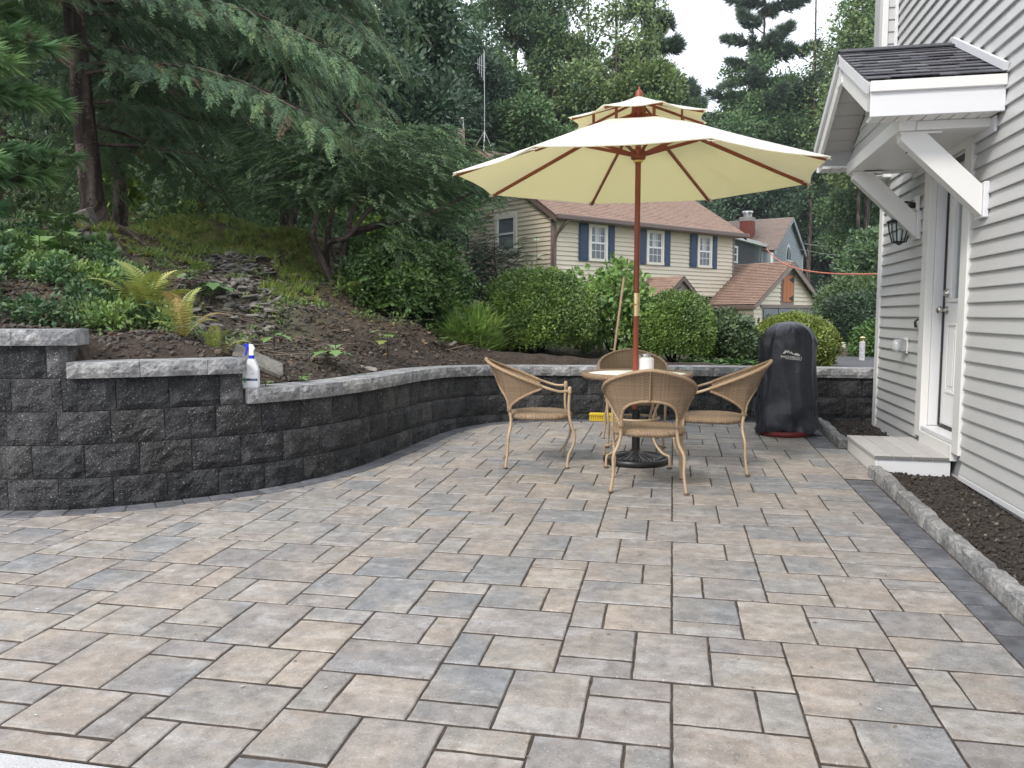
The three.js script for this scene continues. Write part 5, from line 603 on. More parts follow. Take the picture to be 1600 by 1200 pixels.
{ // garage wing
  const gr = frameAt('garage', 'cream clapboard garage with steep tan roof and orange loft hatch', 9.05, 31, -0.45), A = gr.F(1231, 410), L = gr.F(1171, 477), Rr = gr.F(1298, 501), D = 8;
  const xl = L.x, xr = Rr.x, inL = (y) => y < L.y ? xl + 0.25 : lerp(xl + 0.25, A.x, (y - L.y) / (A.y - L.y)), inR = (y) => y < Rr.y ? xr - 0.25 : lerp(xr - 0.25, A.x, (y - Rr.y) / (A.y - Rr.y));
  mesh('walls', prism([[xl + 0.3, 0], [xr - 0.3, 0], [xr - 0.3, Rr.y], [A.x, A.y - 0.2], [xl + 0.3, L.y]], (u, v, t) => [u, v, t ? -D : -0.02]), M.cream, gr); mesh('gable_siding', lap(2.05, A.y - 0.1, 0.17, inL, inR, (x, y, o) => [x, y, o]), M.cream, gr).userData.kind = 'stuff'; mesh('side_siding', lap(0, 2.05, 0.17, () => xl + 0.25, () => xl + 0.75, (x, y, o) => [x, y, o]), M.cream, gr).userData.kind = 'stuff'; mesh('side_siding', lap(0, 2.05, 0.17, () => xr - 0.75, () => xr - 0.25, (x, y, o) => [x, y, o]), M.cream, gr).userData.kind = 'stuff';
  const sl = Math.hypot(A.x - xl, A.y - L.y), sr = Math.hypot(xr - A.x, A.y - Rr.y); mesh('roof', roofGeo(sl, 26, (u, v, h) => { const k = v / sl; return [lerp(xl, A.x, k) - h, lerp(L.y, A.y, k) + h + 0.03, lerp(-D, 0.28, u)]; }, 0.25), M.roofTan, gr); mesh('roof', roofGeo(sr, 28, (u, v, h) => { const k = v / sr; return [lerp(xr, A.x, k) + h, lerp(Rr.y, A.y, k) + h + 0.03, lerp(0.28, -D, u)]; }, 0.25), M.roofTan, gr);
  mesh('rake_board', prism([[xl, L.y - 0.16], [xl, L.y + 0.01], [A.x, A.y + 0.02], [A.x, A.y - 0.22]], (u, v, t) => [u, v, t ? 0.28 : 0.22]), M.taupe, gr); mesh('rake_board', prism([[xr, Rr.y - 0.16], [xr, Rr.y + 0.01], [A.x + 0.001, A.y + 0.02], [A.x + 0.001, A.y - 0.22]], (u, v, t) => [u, v, t ? 0.28 : 0.22]), M.taupe, gr);
  const hx0 = gr.F(1221.5, 450).x, hx1 = gr.F(1237.5, 450).x, hy0 = gr.F(1230, 472).y, hy1 = gr.F(1230, 431).y, ht = sub('loft_hatch', gr); mesh('frame', cboxAt(hx0 - 0.1, hx1 + 0.1, hy0 - 0.12, hy1 + 0.12, 0.01, 0.045), M.taupe, ht); const hw3 = (hx1 - hx0) / 3; for (let i = 0; i < 3; i++) mesh('hatch_board', cboxAt(hx0 + hw3 * i + 0.005, hx0 + hw3 * (i + 1) - 0.005, hy0, hy1, 0.046, 0.075), M.orangeWood, ht); for (const y of [lerp(hy0, hy1, 0.14), lerp(hy0, hy1, 0.85)]) mesh('hinge', prism([[hx1 - 0.02, y - 0.13], [hx1 - 0.02, y + 0.13], [hx1 - 0.34, y]], (u, v, t) => [u, v, t ? 0.09 : 0.076]), M.black, ht);
  const dr = sub('garage_door', gr); mesh('lintel', cboxAt(xl + 0.7, xr - 0.7, 1.92, 2.06, 0.0, 0.07), M.taupe, dr); for (let i = 0; i < 4; i++) for (let j = 0; j < 4; j++) { const a = lerp(xl + 0.9, xr - 0.9, i / 4), b = lerp(xl + 0.9, xr - 0.9, (i + 1) / 4); mesh('door_panel', cboxAt(a + 0.02, b - 0.02, j * 0.48 + 0.01, j * 0.48 + 0.46, 0.0, j === 3 ? 0.03 : 0.05, 0.01), j === 3 ? M.houseGlass : M.orangeWood, dr); }
  mesh('gutter', cboxAt(xl - 0.14, xl - 0.01, L.y - 0.16, L.y + 0.0, -D, 0.26, 0.02), M.brown, gr); mesh('link_wall', cboxAt(xl - 1.6, xl + 0.2, 0, L.y - 0.2, -5, -2.2), M.cream, gr); mesh('link_roof', cboxAt(xl - 2.4, xl + 0.1, L.y - 0.2, L.y - 0.08, -5.5, -1.2), M.brown, gr); mesh('post', cboxAt(xl - 0.1, xl + 0.12, 0, L.y - 0.2, -1.6, -1.4), M.taupe, gr);
}
{ // grey house further back
  const gh = frameAt('slate_grey_house', 'slate grey gabled house with arched window and brick chimney behind the garage', 20, 58, -0.4, 70 * D2R), A = gh.F(1234, 341), L = gh.F(1206, 392), Rr = gh.F(1254, 398), D = 16; const xl = L.x, xr = Rr.x, yl = Math.min(L.y, Rr.y);
  mesh('walls', prism([[xl + 0.2, 0], [xr - 0.15, 0], [xr - 0.15, Rr.y], [A.x, A.y - 0.15], [xl + 0.2, L.y]], (u, v, t) => [u, v, t ? -D : -0.03]), M.greySiding, gh);
  mesh('siding', lap(0, A.y - 0.1, 0.16, (y) => y < L.y ? xl + 0.2 : lerp(xl + 0.2, A.x, (y - L.y) / (A.y - L.y)), (y) => y < Rr.y ? xr - 0.15 : lerp(xr - 0.15, A.x, (y - Rr.y) / (A.y - Rr.y)), (x, y, o) => [x, y, o]), M.greySiding, gh).userData.kind = 'stuff';
  const sl = Math.hypot(A.x - xl, A.y - L.y), sr = Math.hypot(xr - A.x, A.y - Rr.y); mesh('roof', roofGeo(sl, 34, (u, v, h) => { const k = v / sl; return [lerp(xl, A.x, k) - h, lerp(L.y, A.y, k) + h + 0.05, lerp(-D, 0.3, u)]; }), M.roofGrey, gh); mesh('roof', roofGeo(sr, 30, (u, v, h) => { const k = v / sr; return [lerp(xr, A.x, k) + h, lerp(Rr.y, A.y, k) + h + 0.05, lerp(0.3, -D, u)]; }), M.roofGrey, gh);
  for (const [x, y] of [[xl, L.y], [xr, Rr.y]]) mesh('rake_board', prism([[x, y - 0.2], [x, y + 0.03], [A.x, A.y + 0.03], [A.x, A.y - 0.22]], (u, v, t) => [u, v, t ? 0.3 : 0.22]), M.greySiding, gh); mesh('corner_board', cboxAt(xr - 0.2, xr - 0.04, 0, Rr.y, -0.1, 0.06), M.trim, gh); mesh('corner_board', cboxAt(xl + 0.1, xl + 0.3, 0, L.y - 0.1, -0.1, 0.06), M.trim, gh);
  { const c = gh.F(1231, 400), w = sub('arched_window', gh), r = 0.62, poly = (rr, b) => { const p = [[c.x - rr, b], [c.x + rr, b]]; for (let i = 0; i <= 12; i++) { const a = i / 12 * Math.PI; p.push([c.x + Math.cos(a) * rr, c.y - 0.3 + Math.sin(a) * rr * 1.5]); } return p; }; mesh('frame', prism(poly(r + 0.14, c.y - 2.2), (u, v, t) => [u, v, t ? 0.05 : 0.0]), M.trim, w); mesh('pane', prism(poly(r, c.y - 2.08), (u, v, t) => [u, v, t ? 0.07 : 0.052]), M.houseGlass, w); for (const x of [0]) mesh('glazing_bar', cboxAt(c.x - 0.04, c.x + 0.04, c.y - 2.08, c.y + 0.6, 0.071, 0.085), M.trim, w); mesh('glazing_bar', cboxAt(c.x - r, c.x + r, c.y - 0.36, c.y - 0.28, 0.0715, 0.0855), M.trim, w); }
  { let z = 0; while (z > -15 && gh.F(1167.5, 373, z).x < lerp(xl, A.x, 0.35)) z -= 0.1; const b = gh.F(1167.5, 360, z), t = gh.F(1167.5, 346, z), ch = sub('chimney', gh), hw = 0.48; mesh('stack', cboxAt(b.x - hw, b.x + hw, 3, t.y, z - 0.4, z + 0.4), M.brick, ch); mesh('collar', cboxAt(b.x - hw - 0.03, b.x + hw + 0.03, t.y, t.y + 0.28, z - 0.42, z + 0.42), M.capTop, ch); mesh('pot', lathe([[0.3, t.y + 0.28], [0.3, t.y + 0.55], [0.38, t.y + 0.56], [0.38, t.y + 0.7], [0.001, t.y + 0.75]], 16).translate(b.x, 0, z), M.steel, ch); }
  { const z = -0.7, wg = sub('wing', gh), X = (px) => gh.F(px, 400, z).x, ty = gh.F(1165, 379, z).y; mesh('mansard', prism([[X(1130), 0], [X(1186), 0], [X(1178), ty], [X(1130), ty]], (u, v, t) => [u, v, t ? z : z - 5]), M.roofDark, wg); mesh('eave_board', cboxAt(X(1128), X(1207), ty, ty + 0.22, z - 5.2, z + 0.25), M.trim, wg); mesh('wall', cboxAt(X(1187), X(1206), 0, ty, z - 4.5, z - 0.02), M.greySiding, wg); windowAt(wg, X(1190), X(1202), gh.F(1195, 416, z).y, gh.F(1195, 389, z).y, (w) => w.position.set(0, 0, z), { grid: false, trim: M.trim }); windowAt(wg, X(1142), X(1151), gh.F(1147, 411, z).y, gh.F(1147, 384, z).y, (w) => w.position.set(0, 0, z + 0.02), { grid: false, trim: M.trim }); }
}
{ // cables, granite light post, low wall by the drive
  const sag = (a, b, s, n = 16) => { const p = []; for (let i = 0; i <= n; i++) { const t = i / n, q = a.clone().lerp(b, t); q.y -= s * 4 * t * (1 - t); p.push(q); } return p; };
  tag(mesh('service_cable', tube(sag(atDepth(1198, 389, 40), atDepth(1386, 428, 8.6), 0.35, 20), 0.02, 0.012, 40, 6), M.cable, scene), 'sagging orange-red service cable running to the corner of the grey house', 'cable');
  tag(mesh('power_line', tube(sag(atDepth(1247, 379, 60), atDepth(1420, 382, 52), 0.3), 0.03, 0.03, 20, 5), M.wire, scene), 'upper thin pale power line crossing the dark woods', 'power line'); tag(mesh('power_line', tube(sag(atDepth(1247, 389, 58), atDepth(1420, 398, 52), 0.3), 0.022, 0.022, 20, 5), M.wire, scene), 'lower faint power line crossing the dark woods', 'power line');
  const p = cam2w((1347 - 800) / F * 15, 15); p.y = atDepth(1347, 568, 15).y; const po = thing('granite_post', 'pale granite post with small bronze lamp beside the driveway', 'lamp post', [p.x, p.y, p.z]); const hp = 0.41; mesh('post', cbox(0.09, hp, 0.09, 0.008).translate(0, hp / 2, 0), M.granite, po); mesh('lamp', lathe([[0.04, hp], [0.03, hp + 0.005], [0.032, hp + 0.06], [0.055, hp + 0.066], [0.05, hp + 0.085], [0.001, hp + 0.1]], 16), M.brass, po);
  const q = cam2w((1325 - 800) / F * 17, 17), lw = thing('low_stone_wall', 'low brown stone edging wall below the hedge beside the driveway', 'wall', [q.x, atDepth(1325, 557, 17).y, q.z], YAW); for (let i = 0; i < 12; i++) for (let j = 0; j < 2; j++) mesh('stone', cbox(0.27, 0.088, 0.2, 0.012).translate(-1.5 + i * 0.28 + (j ? 0.12 : 0), 0.045 + j * 0.09, R(-0.01, 0.01)), j ? M.slate[0] : M.taupe, lw);
  const bx = thing('planter_box', 'small white planter box set on the low stone wall', 'planter', [cam2w((1312 - 800) / F * 17, 17).x, atDepth(1312, 550, 17).y + 0.02, cam2w((1312 - 800) / F * 17, 17).z], YAW); mesh('box', cbox(0.22, 0.1, 0.14, 0.01).translate(0, 0.12, 0), M.creamTrim, bx); mesh('lip', cbox(0.24, 0.015, 0.16, 0.004).translate(0, 0.175, 0), M.creamTrim, bx);
}
// ───────── vegetation ─────────
const qm = new THREE.Matrix4();
function basisQ(dir, up = V(0, 1, 0)) { const x = dir.clone().normalize(); let z = x.clone().cross(up); if (z.lengthSq() < 1e-6) z = V(0, 0, 1); z.normalize(); const y = z.clone().cross(x); return new THREE.Quaternion().setFromRotationMatrix(qm.makeBasis(x, y, z)); }
const randQ = () => new THREE.Quaternion().setFromEuler(new THREE.Euler(R(0, 6.28), R(0, 6.28), R(0, 6.28)));
const randDir = () => { const z = R(-1, 1), a = R(0, 6.283), r = Math.sqrt(1 - z * z); return V(r * Math.cos(a), z, r * Math.sin(a)); };
function inst(name, geo, mat, arr, parent) { const m = new THREE.InstancedMesh(geo, mat, arr.length); const M4 = new THREE.Matrix4(); arr.forEach(([p, q, s, c], i) => { M4.compose(p, q, typeof s === 'number' ? V(s, s, s) : s); m.setMatrixAt(i, M4); m.setColorAt(i, c); }); m.name = parent && parent !== scene ? name : numbered(name); m.castShadow = m.receiveShadow = true; m.userData.kind = 'stuff'; (parent ?? scene).add(m); return m; }
const vary = (c, k = 0.25, warm = 0) => { const f = 1 + R(-k, k), w = R(-warm, warm); return C(Math.max(0.003, c[0] * f * (1 + w)), Math.max(0.003, c[1] * f), Math.max(0.003, c[2] * f * (1 - w))); };
// leaf shapes: x along the leaf
const leafTris = (L, W, fold = 0.15, bend = 0.1) => [[0, 0, 0], [L * 0.5, -bend * L * 0.25, W / 2], [L * 0.45, fold * W - bend * L * 0.2, 0], [0, 0, 0], [L * 0.45, fold * W - bend * L * 0.2, 0], [L * 0.5, -bend * L * 0.25, -W / 2], [L * 0.5, -bend * L * 0.25, W / 2], [L, -bend * L, 0], [L * 0.45, fold * W - bend * L * 0.2, 0], [L * 0.45, fold * W - bend * L * 0.2, 0], [L, -bend * L, 0], [L * 0.5, -bend * L * 0.25, -W / 2]].map((p) => V(...p));
const flatLeaf = (L, W) => [[0, 0, 0], [L * 0.45, 0.02 * L, W / 2], [L, -0.06 * L, 0], [0, 0, 0], [L, -0.06 * L, 0], [L * 0.45, 0.02 * L, -W / 2]].map((p) => V(...p));
function addLeaf(pos, tris, q, p, s = 1) { for (const t of tris) { const v = t.clone().multiplyScalar(s).applyQuaternion(q).add(p); pos.push(v.x, v.y, v.z); } }
function cluster(n, rad, L, W, up = 0.3, flat = false) { const pos = []; for (let i = 0; i < n; i++) { const d = randDir(); d.y = d.y * 0.8 + up; d.normalize(); addLeaf(pos, flat ? flatLeaf(L, W) : leafTris(L, W), basisQ(d.clone().add(randDir().multiplyScalar(0.5)), randDir()), d.clone().multiplyScalar(rad * Math.cbrt(rnd())), R(0.7, 1.25)); } return triGeo(pos); }
function spray(n, L, W, lw) { const pos = []; for (let i = 0; i < n; i++) for (const s of [-1, 1]) { const t = clamp((i + R(0, 1)) / n, 0, 1), p = V(t * L, -0.2 * L * t * t + R(-0.008, 0.008), 0), len = W * (1 - t * 0.72) * R(0.55, 1.25), a = R(0.6, 1.15), d = V(Math.cos(a), R(-0.4, 0.12), Math.sin(a) * s); addLeaf(pos, flatLeaf(len, lw * R(0.7, 1.3)), basisQ(d, V(R(-0.3, 0.3), 1, R(-0.6, 0.6))), p); } addLeaf(pos, flatLeaf(L * 1.02, lw * 0.6), basisQ(V(1, -0.16, 0)), V(0, 0, 0)); return triGeo(pos); }
function tuft(n, L, w, cone) { const pos = []; for (let i = 0; i < n; i++) { const d = V(1, 0, 0).add(randDir().multiplyScalar(cone)).normalize(), q = basisQ(d, randDir()), l = L * R(0.7, 1.1); for (const p of [V(0, 0, -w), V(0, 0, w), V(l, -0.1 * l, 0)]) { const v = p.applyQuaternion(q).add(V(R(-0.03, 0.05), 0, 0)); pos.push(v.x, v.y, v.z); } } return triGeo(pos); }
const GEO = { hem: [0, 1, 2].map(() => spray(17, 0.21, 0.075, 0.0095)), yew: [0, 1].map(() => spray(16, 0.19, 0.055, 0.009)), tuft: [0, 1].map(() => tuft(64, 0.17, 0.0015, 0.7)), farTuft: tuft(36, 0.55, 0.022, 0.9), box: [0, 1].map(() => cluster(13, 0.055, 0.03, 0.019, 0.2)), small: [0, 1].map(() => cluster(11, 0.09, 0.062, 0.03, 0.3)), med: [0, 1].map(() => cluster(9, 0.12, 0.1, 0.07, 0.3)), far: [0, 1].map(() => cluster(22, 0.55, 0.19, 0.12, 0.25, true)), farBig: cluster(22, 0.9, 0.36, 0.24, 0.2, true), mid: [0, 1].map(() => cluster(18, 0.3, 0.12, 0.07, 0.25, true)), patch: cluster(11, 0.05, 0.042, 0.023, 0.55), grass: tuft(14, 0.13, 0.004, 0.8) };
const rot = (v, ax, a) => v.clone().applyAxisAngle(ax, a), UPV = V(0, 1, 0);

// drooping conifer: boughs carry side twigs that carry feathery sprays
function conifer(name, label, root, o) {
  const t = thing(name, label, 'tree', [root.x, root.y - 0.1, root.z], 0, o.group); const H = o.H, lean = o.lean ?? V(0, 0, 0), tr = [0, 0.33, 0.66, 1].map((k) => V(lean.x * k + (k && k < 1 ? R(-0.06, 0.06) : 0), H * k, lean.z * k)); const axis = new THREE.CatmullRomCurve3(tr);
  mesh('trunk', tube(tr, (k) => o.r * (k < 0.04 ? 1.6 - 15 * k : 1) * (1 - 0.85 * k), 0, 24, 10), M.bark, t); const arr = GEO[o.geo ?? 'hem'].map(() => []), stems = [];
  for (let b = 0; b < o.n; b++) { const y = lerp(o.y0, H * 0.97, Math.pow((b + rnd()) / o.n, o.pow ?? 1)), k = y / H; const L = Math.max(0.4, o.R * Math.pow(1 - k, o.taper ?? 0.6) * R(0.38, 1.12)); const az = o.az ? o.az() : R(0, 6.283); const base = axis.getPoint(k), d = V(Math.cos(az), 0, Math.sin(az)), drop = o.drop ?? 0.38, P = (s) => base.clone().addScaledVector(d, L * s).add(V(0, L * (0.12 * s - drop * s * s), 0));
    if (!o.skip || !o.skip(P(0.8).add(t.position))) { stems.push(tube([P(0), P(0.3), P(0.6), P(1)], 0.02 * Math.min(1, L / 3) + 0.005, 0.004, 6, 5));
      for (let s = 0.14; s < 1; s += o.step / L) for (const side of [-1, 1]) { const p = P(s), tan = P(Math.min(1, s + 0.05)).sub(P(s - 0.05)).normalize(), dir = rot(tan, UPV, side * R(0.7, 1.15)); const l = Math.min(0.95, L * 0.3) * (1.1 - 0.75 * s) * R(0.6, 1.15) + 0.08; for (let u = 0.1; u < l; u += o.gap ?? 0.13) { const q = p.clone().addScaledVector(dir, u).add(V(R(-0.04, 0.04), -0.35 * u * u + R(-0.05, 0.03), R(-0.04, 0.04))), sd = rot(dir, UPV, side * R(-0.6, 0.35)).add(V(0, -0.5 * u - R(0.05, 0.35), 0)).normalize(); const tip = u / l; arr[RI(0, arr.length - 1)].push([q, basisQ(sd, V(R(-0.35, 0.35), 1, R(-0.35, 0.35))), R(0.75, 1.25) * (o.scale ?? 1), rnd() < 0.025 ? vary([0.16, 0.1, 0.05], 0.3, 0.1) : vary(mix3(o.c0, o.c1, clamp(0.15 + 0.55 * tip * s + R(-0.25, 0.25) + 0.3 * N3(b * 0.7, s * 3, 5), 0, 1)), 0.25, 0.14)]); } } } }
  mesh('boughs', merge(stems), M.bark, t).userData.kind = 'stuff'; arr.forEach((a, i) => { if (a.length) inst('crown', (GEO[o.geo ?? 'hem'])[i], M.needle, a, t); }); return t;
}
// crown of leaf clumps gathered round limb ends
function broad(name, label, root, o) {
  const t = thing(name, label, o.cat ?? 'tree', [root.x, root.y - 0.1, root.z], 0, o.group), cy = o.cy, rx = o.rx, ry = o.ry; const ends = [];
  for (let i = 0; i < o.lobes; i++) { const d = randDir(), k = Math.pow(rnd(), 0.45); ends.push(V(d.x * rx * k, cy + d.y * ry * k, d.z * rx * k)); }
  if (o.r) { const top = V(R(-0.3, 0.3), cy + ry * 0.6, R(-0.3, 0.3)); mesh('trunk', tube([V(0, 0, 0), V(R(-0.2, 0.2), cy * 0.4, R(-0.2, 0.2)), top], o.r, o.r * 0.25, 12, 8), o.bark ?? M.bark, t); const L = []; for (const e of ends.slice(0, o.limbs ?? 12)) { const b = V(0, clamp(e.y - Math.hypot(e.x, e.z) * 0.8, cy * 0.35, top.y), 0); L.push(tube([b, b.clone().lerp(e, 0.5).add(V(0, -0.2, 0)), e], o.r * 0.28, o.r * 0.06, 6, 5)); } if (L.length) for (const g of L) mesh('limb', g, o.bark ?? M.bark, t); }
  const geos = o.geos, arr = geos.map(() => []); for (const e of ends) { const lr = o.lobeR * R(0.65, 1.25); for (let i = 0; i < o.per; i++) { const d = randDir(), k = Math.cbrt(rnd()) ; const p = V(e.x + d.x * lr * k, e.y + d.y * lr * k * (o.flat ?? 0.6), e.z + d.z * lr * k); if (p.y < 0.02) continue; arr[RI(0, geos.length - 1)].push([p, randQ(), R(0.7, 1.25) * (o.scale ?? 1), vary(mix3(o.c0, o.c1, rnd()), 0.22, 0.12)]); } }
  arr.forEach((a, i) => { if (a.length) inst('crown', geos[i], o.mat ?? M.leaf, a, t); }); return t;
}
// clipped round shrub: a dense skin of small leaves over twiggy inside
function dome(name, label, root, o) {
  const t = thing(name, label, o.cat ?? 'shrub', [root.x, root.y - 0.05, root.z], 0, o.group), arr = o.geos.map(() => []); const shape = (d) => { const e = o.pw ?? 2.6, k = Math.pow(Math.pow(Math.abs(d.x), e) + Math.pow(Math.abs(d.y), e) + Math.pow(Math.abs(d.z), e), -1 / e); return V(d.x * k * o.rx, o.h * 0.5 + d.y * k * o.h * 0.5, d.z * k * o.rx); };
  for (let i = 0; i < o.n; i++) { const d = randDir(); if (d.y < -0.6) continue; const p = shape(d); const c = V(0, o.h * 0.5, 0), lump = 1 + o.lump * fbm(p.x * 3.3 + o.sd, p.y * 3.3, p.z * 3.3, 3) * 1.6, k = (rnd() < 0.035 ? R(1.0, 1.13) : 1 - Math.pow(rnd(), 2.2) * 0.34) * lump; p.sub(c).multiplyScalar(k).add(c); if (p.y < 0.03) continue; const tint = clamp(0.5 + fbm(p.x * 4, p.y * 4 + o.sd, p.z * 4, 2) * 1.3 + (o.topTint ? 0 : 0), 0, 1); arr[RI(0, arr.length - 1)].push([p, basisQ(d.clone().add(randDir().multiplyScalar(0.7))), R(0.7, 1.3) * (o.scale ?? 1), vary(mix3(o.c0, o.c1, clamp(tint + R(-0.3, 0.3), 0, 1)), 0.2, 0.1)]); }
  const stems = []; for (let i = 0; i < 9; i++) { const d = randDir(); d.y = Math.abs(d.y) + 0.4; const p = shape(d.normalize()).multiplyScalar(0.85); stems.push(tube([V(R(-0.05, 0.05), 0, R(-0.05, 0.05)), V(p.x * 0.4, p.y * 0.35, p.z * 0.4), p], 0.014, 0.004, 5, 5)); } for (const g of stems) mesh('stem', g, M.bark, t);
  arr.forEach((a, i) => inst('foliage', o.geos[i], o.mat ?? M.gloss, a, t)); return t;
}
// near trees on the bank
const toCam = (root) => Math.atan2(-root.z, -root.x);
{
  const g = 'hemlocks on the bank', r1 = rootAt(158, 9.0), r2 = rootAt(196, 11.5), r3 = rootAt(455, 12.4), r4 = rootAt(330, 15.5), r5 = rootAt(20, 13);
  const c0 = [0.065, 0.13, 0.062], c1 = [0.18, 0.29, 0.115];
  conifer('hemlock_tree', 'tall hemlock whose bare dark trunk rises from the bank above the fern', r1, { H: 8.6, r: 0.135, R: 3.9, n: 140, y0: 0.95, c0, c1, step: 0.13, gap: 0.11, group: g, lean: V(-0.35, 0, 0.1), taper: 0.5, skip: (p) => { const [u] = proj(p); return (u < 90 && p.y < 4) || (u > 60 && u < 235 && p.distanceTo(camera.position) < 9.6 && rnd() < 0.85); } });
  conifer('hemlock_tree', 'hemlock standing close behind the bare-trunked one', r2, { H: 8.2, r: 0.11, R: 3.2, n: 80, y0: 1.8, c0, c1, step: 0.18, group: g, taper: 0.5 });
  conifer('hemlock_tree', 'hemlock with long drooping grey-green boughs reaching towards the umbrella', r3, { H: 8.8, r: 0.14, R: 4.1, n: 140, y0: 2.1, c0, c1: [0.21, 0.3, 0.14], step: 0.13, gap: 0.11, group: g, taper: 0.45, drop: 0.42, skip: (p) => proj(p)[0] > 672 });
  conifer('hemlock_tree', 'hemlock at the back of the bank behind the others', r4, { H: 8.4, r: 0.13, R: 3.6, n: 40, y0: 1.4, c0: [0.04, 0.08, 0.042], c1: [0.11, 0.17, 0.075], step: 0.24, gap: 0.17, group: g, scale: 1.3 });
  conifer('hemlock_tree', 'hemlock behind the young pine at the edge of the bank', r5, { H: 8, r: 0.13, R: 3.6, n: 40, y0: 0.8, c0: [0.04, 0.08, 0.042], c1: [0.11, 0.17, 0.075], step: 0.24, gap: 0.17, group: g, scale: 1.3 });
  conifer('young_pine', 'young white pine with soft bright green needles above the ground cover', rootAt(-40, 6.9), { H: 5.6, r: 0.05, R: 0.98, n: 70, y0: 0.55, c0: [0.1, 0.21, 0.075], c1: [0.26, 0.42, 0.15], step: 0.1, gap: 0.075, geo: 'tuft', taper: 0.5, drop: 0.05, scale: 1.05 });
  // multi-stemmed yew
  const ry = rootAt(527, 9.0), t = thing('yew_tree', 'small multi-stemmed yew with dark spreading foliage on the slate bank', 'tree', [ry.x, ry.y - 0.08, ry.z]); const loc = (px, py, d) => atDepth(px, py, d).sub(t.position), arr = GEO.yew.map(() => []);
  for (const pts of [[[524, 450, 9], [508, 405, 9], [512, 380, 9], [540, 372, 9], [575, 330, 8.9], [615, 300, 8.8]], [[528, 448, 9], [535, 400, 9.05], [543, 365, 9.1], [555, 320, 9.2], [600, 270, 9.3]], [[522, 446, 9], [500, 400, 8.9], [490, 370, 8.85], [493, 330, 8.8], [470, 290, 8.7]], [[520, 430, 9], [512, 370, 9.2], [520, 320, 9.3], [505, 270, 9.5]], [[545, 365, 9.1], [600, 350, 9], [680, 330, 8.9], [740, 300, 8.9]]]) mesh('stem', tube(pts.map((p) => loc(...p)), 0.05, 0.014, 18, 7), M.bark, t);
  for (let i = 0; i < 300; i++) { const px = R(400, 778), py = px < 600 ? R(205, 312) : R(205, 390), d = R(8.2, 10.6); if (px > 690 && py < 235) continue; if (px > 640 && py > 385 - (px - 640) * 0.72) continue; if (px < 560 && py > 345) continue; const e = loc(px, py, d), m = loc(545, 340, 9), dir = e.clone().sub(m).setY(0).normalize(); const n = RI(14, 24); for (let k = 0; k < n; k++) { const q = e.clone().add(V(R(-0.28, 0.28), R(-0.1, 0.1), R(-0.28, 0.28))), sd = dir.clone().add(V(R(-0.8, 0.8), R(-0.55, 0.15), R(-0.8, 0.8))).normalize(); arr[RI(0, 1)].push([q, basisQ(sd, V(R(-0.4, 0.4), 1, R(-0.4, 0.4))), R(0.8, 1.3), vary(mix3([0.04, 0.085, 0.04], [0.115, 0.2, 0.07], rnd()), 0.25, 0.1)]); } }
  arr.forEach((a, i) => inst('crown', GEO.yew[i], M.needle, a, t));
}
